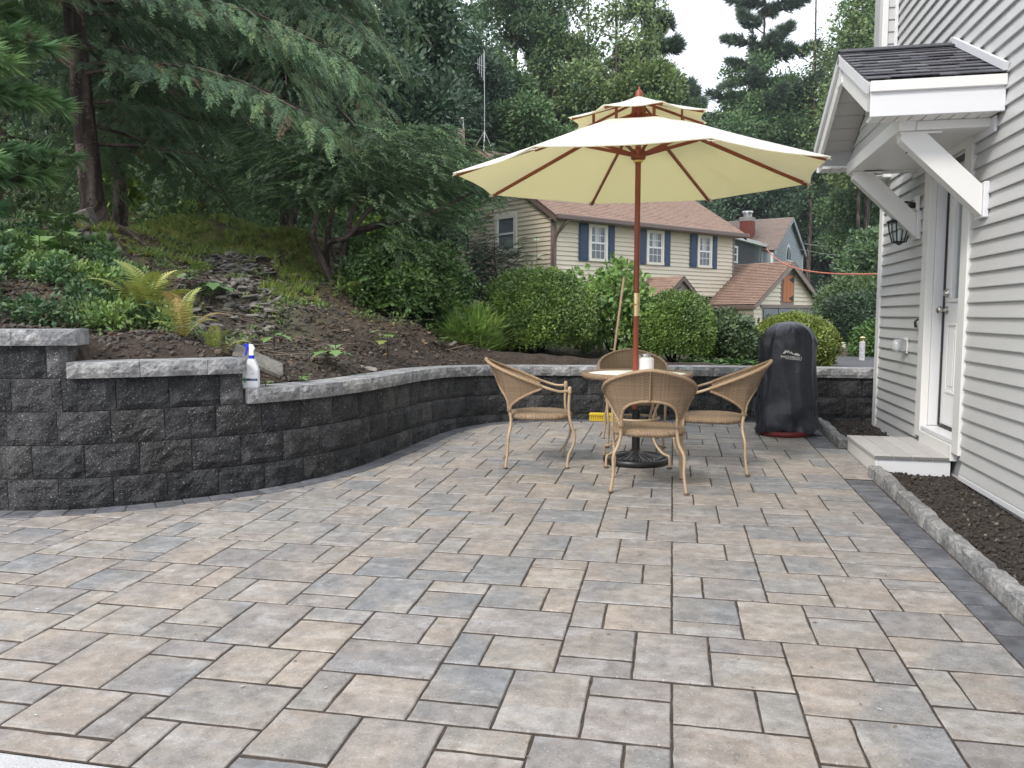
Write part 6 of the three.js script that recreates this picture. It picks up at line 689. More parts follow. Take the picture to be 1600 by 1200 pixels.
// shrubs along the bank and behind the back wall
{
  const B0 = [0.065, 0.13, 0.03], B1 = [0.25, 0.38, 0.075], g = 'clipped round box shrubs';
  dome('box_shrub', 'largest clipped round box shrub behind the wall, beside the bank', rootAt(841, 9.72), { rx: 0.665, h: 1.07, pw: 2.15, n: 9000, lump: 0.1, sd: 1, c0: B0, c1: B1, geos: GEO.box, group: g });
  dome('box_shrub', 'round box shrub behind the wall in front of the porch gable', rootAt(1053, 9.8), { rx: 0.46, h: 0.86, pw: 2.15, n: 5200, lump: 0.13, sd: 5, c0: [0.07, 0.135, 0.03], c1: [0.22, 0.34, 0.07], geos: GEO.box, group: g });
  dome('box_shrub', 'round box shrub with yellow-green leaves behind the covered smoker', rootAt(1241, 9.75), { rx: 0.45, h: 0.68, pw: 2.2, n: 4600, lump: 0.14, sd: 9, c0: [0.1, 0.15, 0.02], c1: [0.3, 0.37, 0.065], geos: GEO.box, group: g });
  dome('azalea_shrub', 'wide glossy green shrub at the foot of the yew', rootAt(628, 9.3), { rx: 0.72, h: 0.92, pw: 2, n: 3600, lump: 0.5, sd: 3, c0: [0.045, 0.1, 0.03], c1: [0.15, 0.27, 0.06], geos: GEO.small });
  dome('azalea_shrub', 'smaller glossy shrub spilling down beside the ornamental grass', rootAt(697, 9.3), { rx: 0.36, h: 0.5, pw: 2, n: 1300, lump: 0.5, sd: 7, c0: [0.045, 0.1, 0.03], c1: [0.16, 0.28, 0.065], geos: GEO.small });
  dome('leafy_shrub', 'loose pale green leafy shrub between the two box shrubs', rootAt(958, 10.1), { rx: 0.42, h: 1.0, pw: 2, n: 330, lump: 0.6, sd: 11, c0: [0.1, 0.2, 0.045], c1: [0.24, 0.38, 0.09], geos: GEO.med, mat: M.leaf });
  dome('spirea_shrub', 'fine-leaved grey-green shrub in front of the garage', rootAt(1130, 10.0), { rx: 0.38, h: 0.62, pw: 2, n: 1700, lump: 0.5, sd: 13, c0: [0.045, 0.085, 0.035], c1: [0.13, 0.19, 0.075], geos: GEO.small });
  dome('spirea_shrub', 'fine-leaved shrub tucked behind the right-hand wicker chair', rootAt(1175, 9.75), { rx: 0.3, h: 0.42, pw: 2, n: 1100, lump: 0.5, sd: 15, c0: [0.05, 0.09, 0.035], c1: [0.14, 0.2, 0.08], geos: GEO.small });
  // climbing stems with round pale leaves against the cream house
  const v = thing('climbing_plant', 'tall stems with round pale green leaves rising between box shrubs', 'plant', rootAt(945, 10.5).toArray()); const va = [], lf = cluster(3, 0.05, 0.085, 0.075, 0.3); for (const [px, top, w] of [[938, 418, 30], [952, 402, 40], [925, 430, 24], [966, 410, 20], [905, 425, 22]]) { const a = rootAt(945 + (px - 945) * 0.4, 10.5).sub(v.position), b = atDepth(px + w * 0.3, top, 10.4).sub(v.position), m = a.clone().lerp(b, 0.6).add(V(-0.06, 0.05, 0)); mesh('stem', tube([a, m, b], 0.006, 0.003, 10, 5), M.bark, v); const c = new THREE.CatmullRomCurve3([a, m, b]); for (let i = 0; i < 26; i++) va.push([c.getPoint(R(0.35, 1)).add(V(R(-0.13, 0.13), R(-0.06, 0.06), R(-0.12, 0.12))), randQ(), R(0.7, 1.2), vary([0.16, 0.27, 0.07], 0.3, 0.15)]); } inst('leaves', lf, M.leaf, va, v);
  const lowP = (px, d, i) => { const p = rootAt(px, d), t = thing('perennial', 'low clump of long bright green leaves behind the back wall', 'plant', [p.x, p.y, p.z], 0, 'perennials behind the back wall'); const a = [], n = 16; for (let k = 0; k < n; k++) { const az = R(0, 6.28), d2 = V(Math.cos(az), R(0.3, 1.1), Math.sin(az)); mesh('leaf', LONG, LEAFM[RI(0, 2)], t).quaternion.copy(basisQ(d2)); t.children[t.children.length - 1].scale.setScalar(R(0.7, 1.25)); } };
  const LONG = triGeo(leafTris(0.16, 0.05, 0.12, 0.35).flatMap((q) => [q.x, q.y, q.z])), LEAFM = [[0.1, 0.22, 0.045], [0.14, 0.27, 0.06], [0.08, 0.18, 0.04]].map((c) => phy({ color: C(...c), roughness: 0.5, transmission: 0.3, thickness: 0 }));
  [1068, 1084, 1099, 1113, 1127, 1141, 1155, 1168, 1180].forEach((px, i) => lowP(px + R(-3, 3), 9.3 + R(-0.08, 0.12), i));
  // ornamental grass
  const og = rootAt(736, 9.05), gt = thing('ornamental_grass', 'bright arching grass clump between the glossy shrub and box', 'grass clump', og.toArray()); const ga = []; for (let i = 0; i < 560; i++) { const az = R(0, 6.28), k = rnd(); ga.push([V(Math.cos(az) * 0.3 * k, R(0.02, 0.42) * (1 - 0.3 * k), Math.sin(az) * 0.3 * k), basisQ(V(Math.cos(az), R(0.2, 1.5), Math.sin(az))), R(1, 2), vary([0.24, 0.37, 0.08], 0.35, 0.1)]); } inst('blades', GEO.grass, M.leaf, ga, gt);
  conifer('juniper', 'dark upright juniper against the cream house wall', rootAt(772, 13), { H: 1.25, r: 0.03, R: 0.5, n: 70, y0: 0.1, c0: [0.02, 0.05, 0.025], c1: [0.06, 0.11, 0.05], step: 0.1, gap: 0.08, geo: 'yew', taper: 0.8, drop: -0.35 });
  conifer('juniper', 'short bushy juniper beside the gable wall of cream house', rootAt(730, 13.5), { H: 1.7, r: 0.05, R: 0.7, n: 40, y0: 0.1, c0: [0.025, 0.06, 0.03], c1: [0.07, 0.13, 0.055], step: 0.12, gap: 0.09, geo: 'yew', taper: 0.8, drop: -0.25 });
  // planting along the drive
  dome('hedge_shrub', 'big dark green hedge shrub beside the driveway', rootAt(1338, 23), { rx: 0.95, h: 1.6, pw: 2.2, n: 3600, lump: 0.3, sd: 21, c0: [0.015, 0.042, 0.018], c1: [0.05, 0.1, 0.035], geos: GEO.mid, scale: 0.7, mat: M.leaf });
  dome('hedge_shrub', 'paler green hedge shrub rising behind the dark one', rootAt(1336, 26), { rx: 1.05, h: 2.2, pw: 2.2, n: 3200, lump: 0.35, sd: 23, c0: [0.05, 0.1, 0.03], c1: [0.14, 0.22, 0.07], geos: GEO.mid, scale: 0.8, mat: M.leaf });
  dome('roadside_shrub', 'small bright green shrub next to the granite post', rootAt(1366, 16.5), { rx: 0.4, h: 0.75, pw: 2, n: 700, lump: 0.5, sd: 27, c0: [0.05, 0.12, 0.025], c1: [0.13, 0.24, 0.05], geos: GEO.small, scale: 1.4 });
}
// ───────── woods behind ─────────
{
  const g = 'broadleaf trees in the woods behind the houses', yAt = (py, d) => EYE + (492 - py) / F * d; let n = 0;
  const dk0 = [0.04, 0.09, 0.052], dk1 = [0.095, 0.17, 0.085], md0 = [0.06, 0.13, 0.05], md1 = [0.15, 0.26, 0.085], lt0 = [0.09, 0.16, 0.045], lt1 = [0.22, 0.3, 0.09];
  // px, d, crown centre py, crown half-width px, crown half-height px, lobes, per lobe, tones, trunk r, label
  const T = [
    [742, 44, 175, 55, 85, 26, 44, dk0, dk1, 0.2, 'dense blue-green tree behind the chimney and aerial'],
    [690, 40, 120, 60, 110, 26, 46, dk0, dk1, 0.2, 'dense dark tree between the hemlock and the aerial'],
    [800, 48, 20, 70, 60, 20, 28, dk0, md1, 0.28, 'tall dark oak whose crown stands against the white sky above the aerial'],
    [862, 47, 50, 22, 80, 12, 16, dk0, md1, 0.16, 'slim dark-leaved tree to the house side of the oak'],
    [838, 42, 215, 60, 55, 24, 50, md0, md1, 0.18, 'round green tree just above the umbrella beside the cream house'],
    [905, 45, 165, 45, 50, 18, 36, md0, lt1, 0.15, 'bushy light green tree behind the umbrella vent'],
    [960, 46, 40, 65, 110, 22, 11, md0, lt1, 0.17, 'tall thin-crowned tree with sparse russet-tinged leaves above the umbrella'],
    [920, 50, 60, 45, 100, 12, 8, md0, lt1, 0.13, 'tall airy sapling with bare upper twigs above the umbrella'],
    [1005, 44, 150, 45, 45, 18, 28, lt0, lt1, 0.15, 'yellow-green tree behind the umbrella finial'],
    [1045, 52, 230, 60, 55, 20, 50, dk0, md1, 0.17, 'dark tree closing the gap below the open sky'],
    [1140, 72, 225, 60, 65, 28, 50, md0, md1, 0.2, 'full green tree under the big white pine'],
    [1215, 72, 215, 50, 85, 28, 48, md0, md1, 0.2, 'tall green tree between the white pine and the dead snag'],
    [1300, 70, 180, 45, 140, 40, 34, md0, lt1, 0.2, 'tall maple with airy crown beside the grey house canopy'],
    [1345, 48, 120, 50, 165, 40, 36, md0, lt1, 0.22, 'maple rising behind the corner of the grey house'],
    [1190, 72, 330, 80, 70, 26, 60, dk0, dk1, 0.2, 'dark tree behind the brick chimney'],
    [1285, 72, 350, 60, 60, 22, 46, dk0, md1, 0.18, 'layered maple behind the loft hatch gable'],
    [1350, 50, 330, 55, 70, 24, 46, md0, md1, 0.18, 'layered maple with light leaf tiers behind the orange cable'],
    [1365, 40, 420, 60, 60, 24, 46, dk0, md1, 0.18, 'low dark maple above the hedge by the driveway'],
    [1290, 72, 440, 60, 50, 18, 50, dk0, dk1, 0.16, 'shadowed understorey tree beside the garage roof'],
    [1070, 72, 330, 70, 90, 26, 55, dk0, dk1, 0.2, 'dark tree showing between umbrella edge and tan roof'],
    [775, 46, 135, 45, 60, 20, 40, dk0, md1, 0.16, 'blue-green tree directly behind the aerial mast'],
    [880, 48, 125, 40, 55, 18, 30, md0, lt1, 0.14, 'light green tree behind the pale young pine'],
    [965, 48, 150, 45, 40, 16, 34, md0, md1, 0.14, 'green tree behind the left of the umbrella vent'],
    [1095, 72, 240, 50, 60, 20, 46, dk0, md1, 0.16, 'dark green tree beneath the notch of open sky'],
    [1170, 72, 150, 45, 60, 20, 30, md0, md1, 0.16, 'green tree among the lower tiers of the big white pine'],
    [1255, 72, 250, 45, 70, 22, 44, md0, md1, 0.16, 'green tree behind the foot of the dead snag'],
    [1330, 47, 220, 50, 70, 22, 40, md0, lt1, 0.16, 'green tree behind the canopy rake of the grey house'],
    [610, 26, 120, 110, 130, 30, 60, dk0, dk1, 0.2, 'dark tree behind the drooping hemlock boughs'],
    [480, 30, 150, 130, 150, 30, 60, dk0, dk1, 0.22, 'shaded tree in the woods behind the yew'],
    [330, 28, 130, 130, 150, 30, 60, dk0, dk1, 0.22, 'shaded tree in the woods behind the bare hemlock trunk'],
    [180, 30, 120, 140, 150, 30, 60, dk0, dk1, 0.22, 'shaded tree in the woods behind the paired trunks'],
    [20, 28, 150, 150, 170, 30, 60, dk0, dk1, 0.22, 'shaded tree in the woods behind the young pine'],
    [570, 20, 300, 90, 60, 18, 46, md0, md1, 0.1, 'low woodland tree behind the yew stems'],
    [680, 24, 300, 90, 80, 20, 50, dk0, md1, 0.12, 'low woodland tree beside the gable of the cream house'],
  ];
  for (const [px, d, py, hw, hh, lobes, per, c0, c1, r, label] of T) { const root = rootAt(px, d), cy = yAt(py, d) - root.y, rx = hw / F * d, ry = hh / F * d; broad('woodland_tree', label, root, { cy, rx, ry, lobes, per, lobeR: Math.max(rx, ry) * (per < 30 ? 0.2 : 0.3), c0, c1, r, geos: d < 32 ? GEO.mid : GEO.far, scale: d < 32 ? 1.6 : d > 60 ? 1.35 : 1, limbs: 12, group: g }); }
  // sunlit young growth seen through the yew
  for (const [px, d, py, hw, hh, label] of [[505, 13, 318, 24, 16, 'sunlit yellow-green sapling seen through the yew crown'], [590, 12.5, 352, 26, 12, 'sunlit yellow-green sapling behind the yew stems'], [195, 12, 293, 22, 8, 'sunlit sapling beside the bare hemlock trunk'], [300, 14, 330, 26, 10, 'sunlit seedling on top of the mossy bank']]) { const root = rootAt(px, d); broad('sapling', label, root, { cy: Math.max(0.3, yAt(py, d) - root.y), rx: hw / F * d, ry: hh / F * d, lobes: 6, per: 22, lobeR: 0.16, c0: [0.16, 0.27, 0.03], c1: [0.3, 0.42, 0.07], r: 0.012, limbs: 4, geos: GEO.med, cat: 'sapling' }); }
  // white pines: tiers of upswept limbs with needle masses
  const pine = (label, px, d, topPy, R0, tiers, y0f, sd) => { const root = rootAt(px, d), H = yAt(topPy, d) - root.y, t = thing('white_pine', label, 'tree', [root.x, root.y - 0.1, root.z], 0, 'white pines against the sky'); mesh('trunk', tube([V(0, 0, 0), V(0.1, H * 0.5, 0), V(0, H, 0)], 0.24, 0.05, 14, 8), M.bark, t); const a = []; for (let k = 0; k < tiers; k++) { const f = y0f + (1 - y0f) * k / (tiers - 0.5); for (let b = 0; b < 5; b++) { const az = b * 1.2566 + k * 0.7 + R(-0.3, 0.3), dy = R(-0.035, 0.035), rise = R(0.0, 0.34), L = R0 * Math.pow(1 - (f - y0f) / (1 - y0f) * 0.92, 0.7) * R(0.65, 1.15), dv = V(Math.cos(az), 0, Math.sin(az)), P = (s) => dv.clone().multiplyScalar(L * s).add(V(0, H * (f + dy) + L * (0.02 * s + rise * s * s), 0)); mesh('limb', tube([P(0), P(0.5), P(1)], 0.07, 0.02, 6, 5), M.bark, t); for (let s = 0.3; s < 1.02; s += 0.08) for (let j = 0; j < 6; j++) { const w = 0.2 + 0.75 * Math.sin(Math.PI * Math.min(1, s)) ; const p = P(s).add(V(R(-w, w) * 0.8, R(-0.2, 0.4) * w, R(-w, w) * 0.8)); a.push([p, basisQ(dv.clone().add(V(R(-0.7, 0.7), R(0.2, 1.1), R(-0.7, 0.7)))), R(0.7, 1.15) * d / 48, vary(mix3([0.045, 0.085, 0.05], [0.1, 0.155, 0.085], rnd()), 0.2, 0.08)]); } } } inst('crown', GEO.farTuft, M.needle, a, t); };
  pine('tall white pine with long tiered boughs standing against open sky', 1180, 72, -70, 5.9, 7, 0.52, 1); pine('white pine behind the sparse tree above the umbrella', 1006, 50, -10, 3.4, 7, 0.5, 2); pine('pale young white pine left of the sparse tree, above the cream house', 852, 52, 38, 2.8, 7, 0.5, 3); pine('white pine top closing the notch of sky', 1062, 72, 132, 2.8, 6, 0.45, 4);
  // dead snag
  const root = rootAt(1258, 70), H = yAt(-40, 70) - root.y, t = thing('dead_tree', 'bare dead trunk with thin twigs against the sky', 'tree', [root.x, root.y, root.z]); mesh('trunk', tube([V(0, 0, 0), V(0.12, H * 0.5, 0), V(-0.05, H, 0)], 0.2, 0.05, 12, 7), M.barkPale, t); for (let i = 0; i < 34; i++) { const y = R(0.45, 1) * H, az = R(0, 6.28), L = R(1, 3.4) * (1.25 - y / H); mesh('twig', tube([V(0, y, 0), V(Math.cos(az) * L * 0.5, y + L * 0.06, Math.sin(az) * L * 0.5), V(Math.cos(az) * L, y + L * R(-0.1, 0.3), Math.sin(az) * L)], 0.03, 0.01, 5, 4), M.barkPale, t); }
  // deep woods: one dark leafy mass far behind everything
  const arr = []; for (let i = 0; i < 12500; i++) { const px = R(-500, 1650), d = R(78, 108), topPy = px < 640 ? 60 : px < 980 ? 165 : px < 1090 ? 215 : 235; const p = cam2w((px - 800) / F * d, d); const yt = yAt(topPy + 40 * N3(px * 0.01, 1, d * 0.05), d); p.y = lerp(-1, yt, Math.pow(rnd(), 0.8)); arr.push([p, randQ(), R(1.1, 2.3), vary(mix3([0.028, 0.058, 0.036], [0.085, 0.14, 0.068], rnd()), 0.25, 0.1)]); } inst('distant_woods', GEO.farBig, M.leaf, arr, scene);
  const a2 = []; for (let i = 0; i < 5200; i++) { const px = R(-500, 700), d = R(24, 44); const p = cam2w((px - 800) / F * d, d); p.y = groundAt(p.x, p.z) + Math.pow(rnd(), 0.9) * (yAt(60, d) - 2); a2.push([p, randQ(), R(0.7, 1.3), vary(mix3([0.028, 0.058, 0.036], [0.08, 0.135, 0.065], rnd()), 0.25, 0.1)]); } inst('undergrowth', GEO.far[0], M.leaf, a2, scene);
  const a3 = []; for (let i = 0; i < 3800; i++) { const px = R(-350, 600), d = R(12.2, 22), p = cam2w((px - 800) / F * d, d); if (N3(p.x * 0.5, 2, p.z * 0.5) < -0.25) continue; p.y = groundAt(p.x, p.z) + Math.pow(rnd(), 1.6) * 1.5; a3.push([p, randQ(), R(0.5, 1.1), vary(mix3([0.05, 0.11, 0.04], [0.15, 0.25, 0.07], rnd()), 0.25, 0.12)]); } inst('understorey', GEO.mid[0], M.leaf, a3, scene);
}
// ───────── what lies on the bank ─────────
{
  const onBank = (px, d) => rootAt(px, d);
  // ground-cover rosettes
  const gc = []; for (let i = 0; i < 5200; i++) { const d = R(5.05, 8.8), px = R(-120, 345) , p = cam2w((px - 800) / F * d, d), w = wallNear(p.x, p.z), back = -w.sd; if (back < 0.62 + 0.5 * N3(p.x * 1.4, 2, p.z * 1.4) + smooth(60, 330, px) * 0.1) continue; const lim = 8.6 - smooth(60, 330, px) * 2.9 + 0.8 * N3(p.x * 2, 5, p.z * 2); if (d > lim || N3(p.x * 2.6, 8, p.z * 2.6) < -0.08) continue; p.y = groundAt(p.x, p.z) + R(0.02, 0.15); const lite = smooth(-0.1, 0.35, fbm(p.x * 1.6 + 4, 1, p.z * 1.6, 2) + smooth(80, 260, px) * 0.2 - 0.05); gc.push([p, basisQ(V(R(-0.5, 0.5), 1, R(-0.5, 0.5))).multiply(new THREE.Quaternion().setFromAxisAngle(V(0, 0, 1), -Math.PI / 2 * 0)), R(0.8, 1.5), vary(mix3([0.055, 0.13, 0.045], [0.23, 0.35, 0.08], clamp(lite + R(-0.2, 0.2), 0, 1)), 0.25, 0.12)]); } inst('ground_cover', GEO.patch, M.leaf, gc, scene);
  // mossy tufts along the crest
  const ms = []; for (let i = 0; i < 5200; i++) { const d = R(7.6, 12.5), px = R(130, 560), p = cam2w((px - 800) / F * d, d); const k = fbm(p.x * 1.1, 9, p.z * 1.1, 4); if (smooth(7.6, 8.8, d + k * 3.5) * (1 - smooth(470, 560, px + k * 80)) < 0.5 || N3(p.x * 3, 1, p.z * 3) < -0.2) continue; p.y = groundAt(p.x, p.z) + 0.005; ms.push([p, basisQ(V(R(-0.4, 0.4), 1, R(-0.4, 0.4))), R(0.35, 0.8), vary(mix3([0.13, 0.2, 0.03], [0.28, 0.34, 0.06], rnd()), 0.25, 0.15)]); } inst('moss_tufts', GEO.grass, M.leaf, ms, scene);
  // slate shards, leaf litter and twigs
  const shardG = cbox(0.16, 0.018, 0.09, 0.004); const sh = [[], [], [], []]; for (let i = 0; i < 560; i++) { const d = R(6.0, 9.4), px = 390 + gauss() * 95, p = cam2w((px - 800) / F * d, d); if (px < 250 || px > 570 || -wallNear(p.x, p.z).sd < 1.15) continue; if (N3(p.x * 2, 3, p.z * 2) < -0.2) continue; p.y = groundAt(p.x, p.z) + R(-0.012, 0.014); sh[RI(0, 3)].push([p, new THREE.Quaternion().setFromEuler(new THREE.Euler(R(-0.35, 0.35), R(0, 6.28), R(-0.45, 0.45))), V(R(0.25, 1.35), R(0.5, 1.5), R(0.3, 1.3)), C(1, 1, 1)]); } sh.forEach((a, i) => inst('slate_shards', shardG, M.slate[i], a, scene));
  const litG = triGeo(flatLeaf(0.05, 0.028).flatMap((q) => [q.x, q.y, q.z])); const li = []; for (let i = 0; i < 8500; i++) { const d = R(4.9, 9.8), px = R(-50, 780), p = cam2w((px - 800) / F * d, d), w = wallNear(p.x, p.z); if (-w.sd < 0.35 + 0.35 * rnd()) continue; p.y = groundAt(p.x, p.z) + 0.008; li.push([p, new THREE.Quaternion().setFromEuler(new THREE.Euler(R(-0.5, 0.5), R(0, 6.28), R(-0.5, 0.5))), R(0.5, 1.5), vary(mix3([0.07, 0.042, 0.026], [0.3, 0.2, 0.11], Math.pow(rnd(), 1.7)), 0.3, 0.15)]); } inst('leaf_litter', litG, M.needle, li, scene);
  const tw = []; const twG = tube([V(-0.14, 0, 0), V(0, 0.01, 0.015), V(0.14, 0, 0)], 0.003, 0.002, 3, 4); for (let i = 0; i < 420; i++) { const d = R(5.4, 9.5), px = R(100, 760), p = cam2w((px - 800) / F * d, d); if (-wallNear(p.x, p.z).sd < 0.6) continue; p.y = groundAt(p.x, p.z) + 0.015; tw.push([p, new THREE.Quaternion().setFromEuler(new THREE.Euler(R(-0.2, 0.2), R(0, 6.28), R(-0.25, 0.25))), R(0.5, 1.9), vary([0.16, 0.12, 0.09], 0.5, 0.1)]); } inst('fallen_twigs', twG, M.needle, tw, scene);
  const cr = []; const crG = new THREE.IcosahedronGeometry(0.012, 0); for (let i = 0; i < 2600; i++) { const x = R(1.38, 1.84), z = R(-8.3, -2.5); const p = V(x, patioY(z) + 0.012 + 0.025 * fbm(x * 5, 1, z * 5, 3) + R(0, 0.008), z); cr.push([p, randQ(), V(R(0.3, 1.3), R(0.3, 1), R(0.3, 1.3)), vary(rnd() < 0.06 ? [0.16, 0.13, 0.1] : [0.035, 0.026, 0.02], 0.4, 0.1)]); } inst('soil_crumbs', crG, M.needle, cr, scene);
  // clods and weeds over the bank
  const cl = [], clG = new THREE.IcosahedronGeometry(0.02, 0); for (let i = 0; i < 9000; i++) { const d = R(4.9, 9.6), px = R(-40, 780), p = cam2w((px - 800) / F * d, d); if (-wallNear(p.x, p.z).sd < 0.3) continue; p.y = groundAt(p.x, p.z) + R(-0.004, 0.006); cl.push([p, randQ(), V(R(0.3, 1.5), R(0.3, 1), R(0.3, 1.5)), vary(mix3([0.035, 0.026, 0.02], [0.1, 0.075, 0.052], Math.pow(rnd(), 1.6)), 0.35, 0.12)]); } inst('soil_clods', clG, M.needle, cl, scene);
  const wd = []; for (let i = 0; i < 1500; i++) { const d = R(5.6, 9.8), px = R(150, 760), p = cam2w((px - 800) / F * d, d); if (-wallNear(p.x, p.z).sd < 0.9 || N3(p.x * 1.8, 6, p.z * 1.8) < 0.02) continue; p.y = groundAt(p.x, p.z) + 0.02; wd.push([p, basisQ(V(R(-0.6, 0.6), 1, R(-0.6, 0.6))), R(0.45, 1.1), vary(mix3([0.07, 0.13, 0.035], [0.2, 0.27, 0.07], rnd()), 0.3, 0.15)]); } inst('weeds', GEO.patch, M.leaf, wd, scene);
  const db = [], dbG = triGeo(flatLeaf(0.016, 0.006).flatMap((q) => [q.x, q.y, q.z])); for (let i = 0; i < 420; i++) { const z = R(-8, -1.9), x = R(-4.2, 1.1); if (wallNear(x, z).sd < 0.1) continue; db.push([V(x, patioY(z) + 0.004, z), new THREE.Quaternion().setFromEuler(new THREE.Euler(R(-0.15, 0.15), R(0, 6.28), 0)), R(0.4, 1.6), vary(rnd() < 0.35 ? [0.6, 0.58, 0.52] : [0.2, 0.13, 0.075], 0.4, 0.2)]); } inst('fallen_bits', dbG, M.needle, db, scene);
  // named stones
  const stone = (label, px, d, w, h, dp, tilt, m) => { const p = onBank(px, d), q = thing('slate_rock', label, 'rock', [p.x, p.y, p.z], YAW + R(-0.3, 0.3)); const g = cbox(w, h, dp, 0.012), a = g.attributes.position; for (let i = 0; i < a.count; i++) { const x = a.getX(i), y = a.getY(i), z = a.getZ(i), k = 1 + 0.35 * N3(x * 5 + px, y * 5, z * 5); a.setXYZ(i, x * k + z * 0.2, y * (1 + 0.3 * N3(x * 9, px, z * 9)), z * k); } g.rotateZ(tilt); g.rotateX(0.28); g.translate(0, h * 0.4, 0); g.computeVertexNormals(); mesh('slab', boxUV(g, 1), M.slate[m], q); };
  stone('flat pointed slate slab lying behind the spray bottle', 402, 5.75, 0.34, 0.05, 0.2, -0.45, 0); stone('pale slate slab half under the yellow fern', 292, 6.3, 0.24, 0.05, 0.2, -0.3, 0); stone('lichen-grey ledge of rock at the hemlock roots', 152, 8.4, 0.42, 0.08, 0.22, -0.1, 1); stone('upright rock against the hemlock trunk', 146, 8.75, 0.14, 0.22, 0.14, 0.3, 0); stone('small blue-grey slate chip alone on the mulch', 576, 6.75, 0.15, 0.025, 0.07, -0.2, 2); stone('thin slate shard standing by the shrub foot', 708, 8.6, 0.1, 0.03, 0.06, 0.6, 0);
  // surface roots
  const rt = thing('tree_roots', 'gnarled hemlock roots running over the rocky bank', 'roots'); for (const pts of [[[168, 352, 8.9], [185, 368, 8.5], [205, 378, 8.2], [235, 392, 7.9]], [[150, 352, 8.9], [140, 368, 8.5], [120, 372, 8.3]], [[170, 350, 8.95], [200, 362, 8.8], [240, 368, 8.7]]]) mesh('root', tube(pts.map(([px, , d]) => rootAt(px, d).add(V(0, 0.02, 0))), 0.06, 0.015, 14, 7), M.barkPale, rt);
  // ferns
  const frond = (() => { const pos = [], L = 0.42; for (let i = 0; i < 22; i++) { const t = (i + 1) / 23, p = V(t * L, 0.16 * Math.sin(t * 2.4) - 0.03 * t, 0), len = 0.1 * Math.pow(Math.sin(Math.PI * (0.12 + 0.86 * t)), 0.8); for (const s of [-1, 1]) addLeaf(pos, flatLeaf(len, 0.015), basisQ(V(0.45, -0.15, s)), p); } for (let i = 0; i < 6; i++) { const a = i / 6, b = (i + 1) / 6, P = (t) => V(t * L, 0.16 * Math.sin(t * 2.4) - 0.03 * t, 0); const p = P(a), q = P(b); pos.push(p.x, p.y, 0.003, q.x, q.y, 0.002, p.x, p.y, -0.003, q.x, q.y, 0.002, q.x, q.y, -0.002, p.x, p.y, -0.003); } return triGeo(pos); })();
  const fm = [[0.34, 0.38, 0.085], [0.42, 0.42, 0.1], [0.26, 0.35, 0.07], [0.46, 0.32, 0.11]].map((c) => phy({ color: C(...c), roughness: 0.6, transmission: 0.35, thickness: 0 }));
  const fern = (label, px, d, n, s, ms2) => { const p = onBank(px, d), t = thing('fern', label, 'fern', [p.x, p.y, p.z]); for (let i = 0; i < n; i++) { const az = i / n * 6.283 + R(-0.3, 0.3), m = mesh('frond', frond, fm[ms2[i % ms2.length]], t); m.quaternion.copy(basisQ(V(Math.cos(az), R(0.15, 1.5), Math.sin(az)))); m.scale.setScalar(s * R(0.75, 1.2)); } };
  fern('large yellowing fern in the middle of the ground cover', 232, 6.05, 20, 1.15, [0, 1, 2, 0]); fern('small yellow fern beside the larger one, further from the hemlock', 272, 5.95, 9, 0.75, [1, 0]); fern('browning fern drooping towards the wall cap', 288, 5.55, 9, 0.75, [1, 0, 3]); fern('pale fern sprig behind the spray bottle', 335, 5.6, 8, 0.6, [2, 1]); fern('pale green fern at the yew foot beside glossy shrub', 562, 8.7, 12, 0.9, [2, 0]);
  // lobed oak-leaf seedlings
  const lobed = (() => { const sh2 = new THREE.Shape(); const pts = [[0, 0], [0.03, 0.012], [0.035, 0.035], [0.055, 0.02], [0.075, 0.055], [0.085, 0.03], [0.12, 0.05], [0.125, 0.025], [0.16, 0.0]]; sh2.moveTo(0, 0); for (const [x, y] of pts.slice(1)) sh2.lineTo(x, y); for (const [x, y] of pts.slice(1, -1).reverse()) sh2.lineTo(x, -y); const g = new THREE.ShapeGeometry(sh2); g.rotateX(-Math.PI / 2); const a = g.attributes.position; for (let i = 0; i < a.count; i++) { const x = a.getX(i), z = a.getZ(i); a.setY(i, 0.25 * Math.abs(z) - 1.6 * x * x); } g.computeVertexNormals(); return g; })();
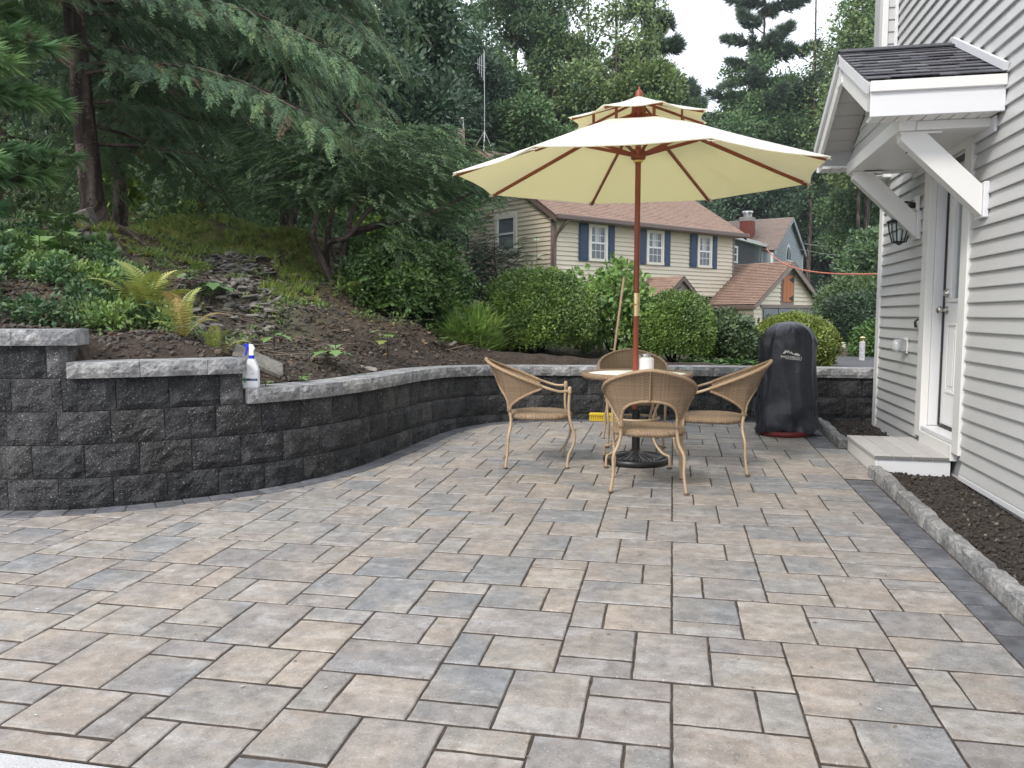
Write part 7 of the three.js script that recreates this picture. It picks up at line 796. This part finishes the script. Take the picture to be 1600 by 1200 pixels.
  const lm = [[0.13, 0.25, 0.06], [0.17, 0.29, 0.08], [0.09, 0.19, 0.05], [0.26, 0.33, 0.06]].map((c) => phy({ color: C(...c), roughness: 0.5, transmission: 0.3, thickness: 0 }));
  const seedling = (label, px, d, n, s, ms2, h = 0.16) => { const p = onBank(px, d), t = thing('seedling', label, 'plant', [p.x, p.y, p.z]); mesh('stem', tube([V(0, 0, 0), V(0.01, h * 0.5, 0.01), V(0, h, 0)], 0.004, 0.003, 4, 5), M.bark, t); for (let i = 0; i < n; i++) { const az = i / n * 6.283 + R(-0.4, 0.4), m = mesh('leaf', lobed, lm[ms2[i % ms2.length]], t); m.position.set(0, h * R(0.55, 1), 0); m.quaternion.copy(basisQ(V(Math.cos(az), R(-0.1, 0.6), Math.sin(az)))); m.scale.setScalar(s * R(0.8, 1.2)); } };
  seedling('broad-lobed green seedling in the middle of the mulch slope', 524, 6.3, 7, 1.15, [0, 1], 0.22); seedling('lobed green seedling beside the slate slab', 428, 6.35, 6, 1.0, [1, 0], 0.2); seedling('yellow-green lobed seedling below the glossy shrub', 605, 7.3, 7, 1.0, [3, 1], 0.26); seedling('dark lobed seedling above the fern', 338, 6.9, 7, 1.3, [2], 0.2); seedling('broad green seedling between fern and slate shards', 300, 6.9, 7, 1.2, [0, 2], 0.2); seedling('low green sprout near the wall cap on bare soil', 470, 5.75, 6, 0.6, [0, 1], 0.07); seedling('tiny sprout beside the spray bottle', 413, 5.4, 5, 0.55, [1], 0.06); seedling('leafy seedling at the corner of the glossy shrub', 690, 8.4, 6, 0.8, [0, 1], 0.12); seedling('bright seedling under the young pine', 70, 6.4, 8, 1.5, [0, 1], 0.45); seedling('bright seedling at the edge of the ground cover below hemlock', 105, 6.9, 8, 1.5, [1, 0], 0.4); seedling('yellow-green seedling between box shrub and grass clump', 752, 9.6, 7, 1.2, [3, 1], 0.4); seedling('pale leafy shoot rising over the largest box shrub', 838, 10.9, 6, 1.3, [3, 1], 1.3);
  // orange dead sprays caught in the hemlock
}
renderer.render(scene, camera);
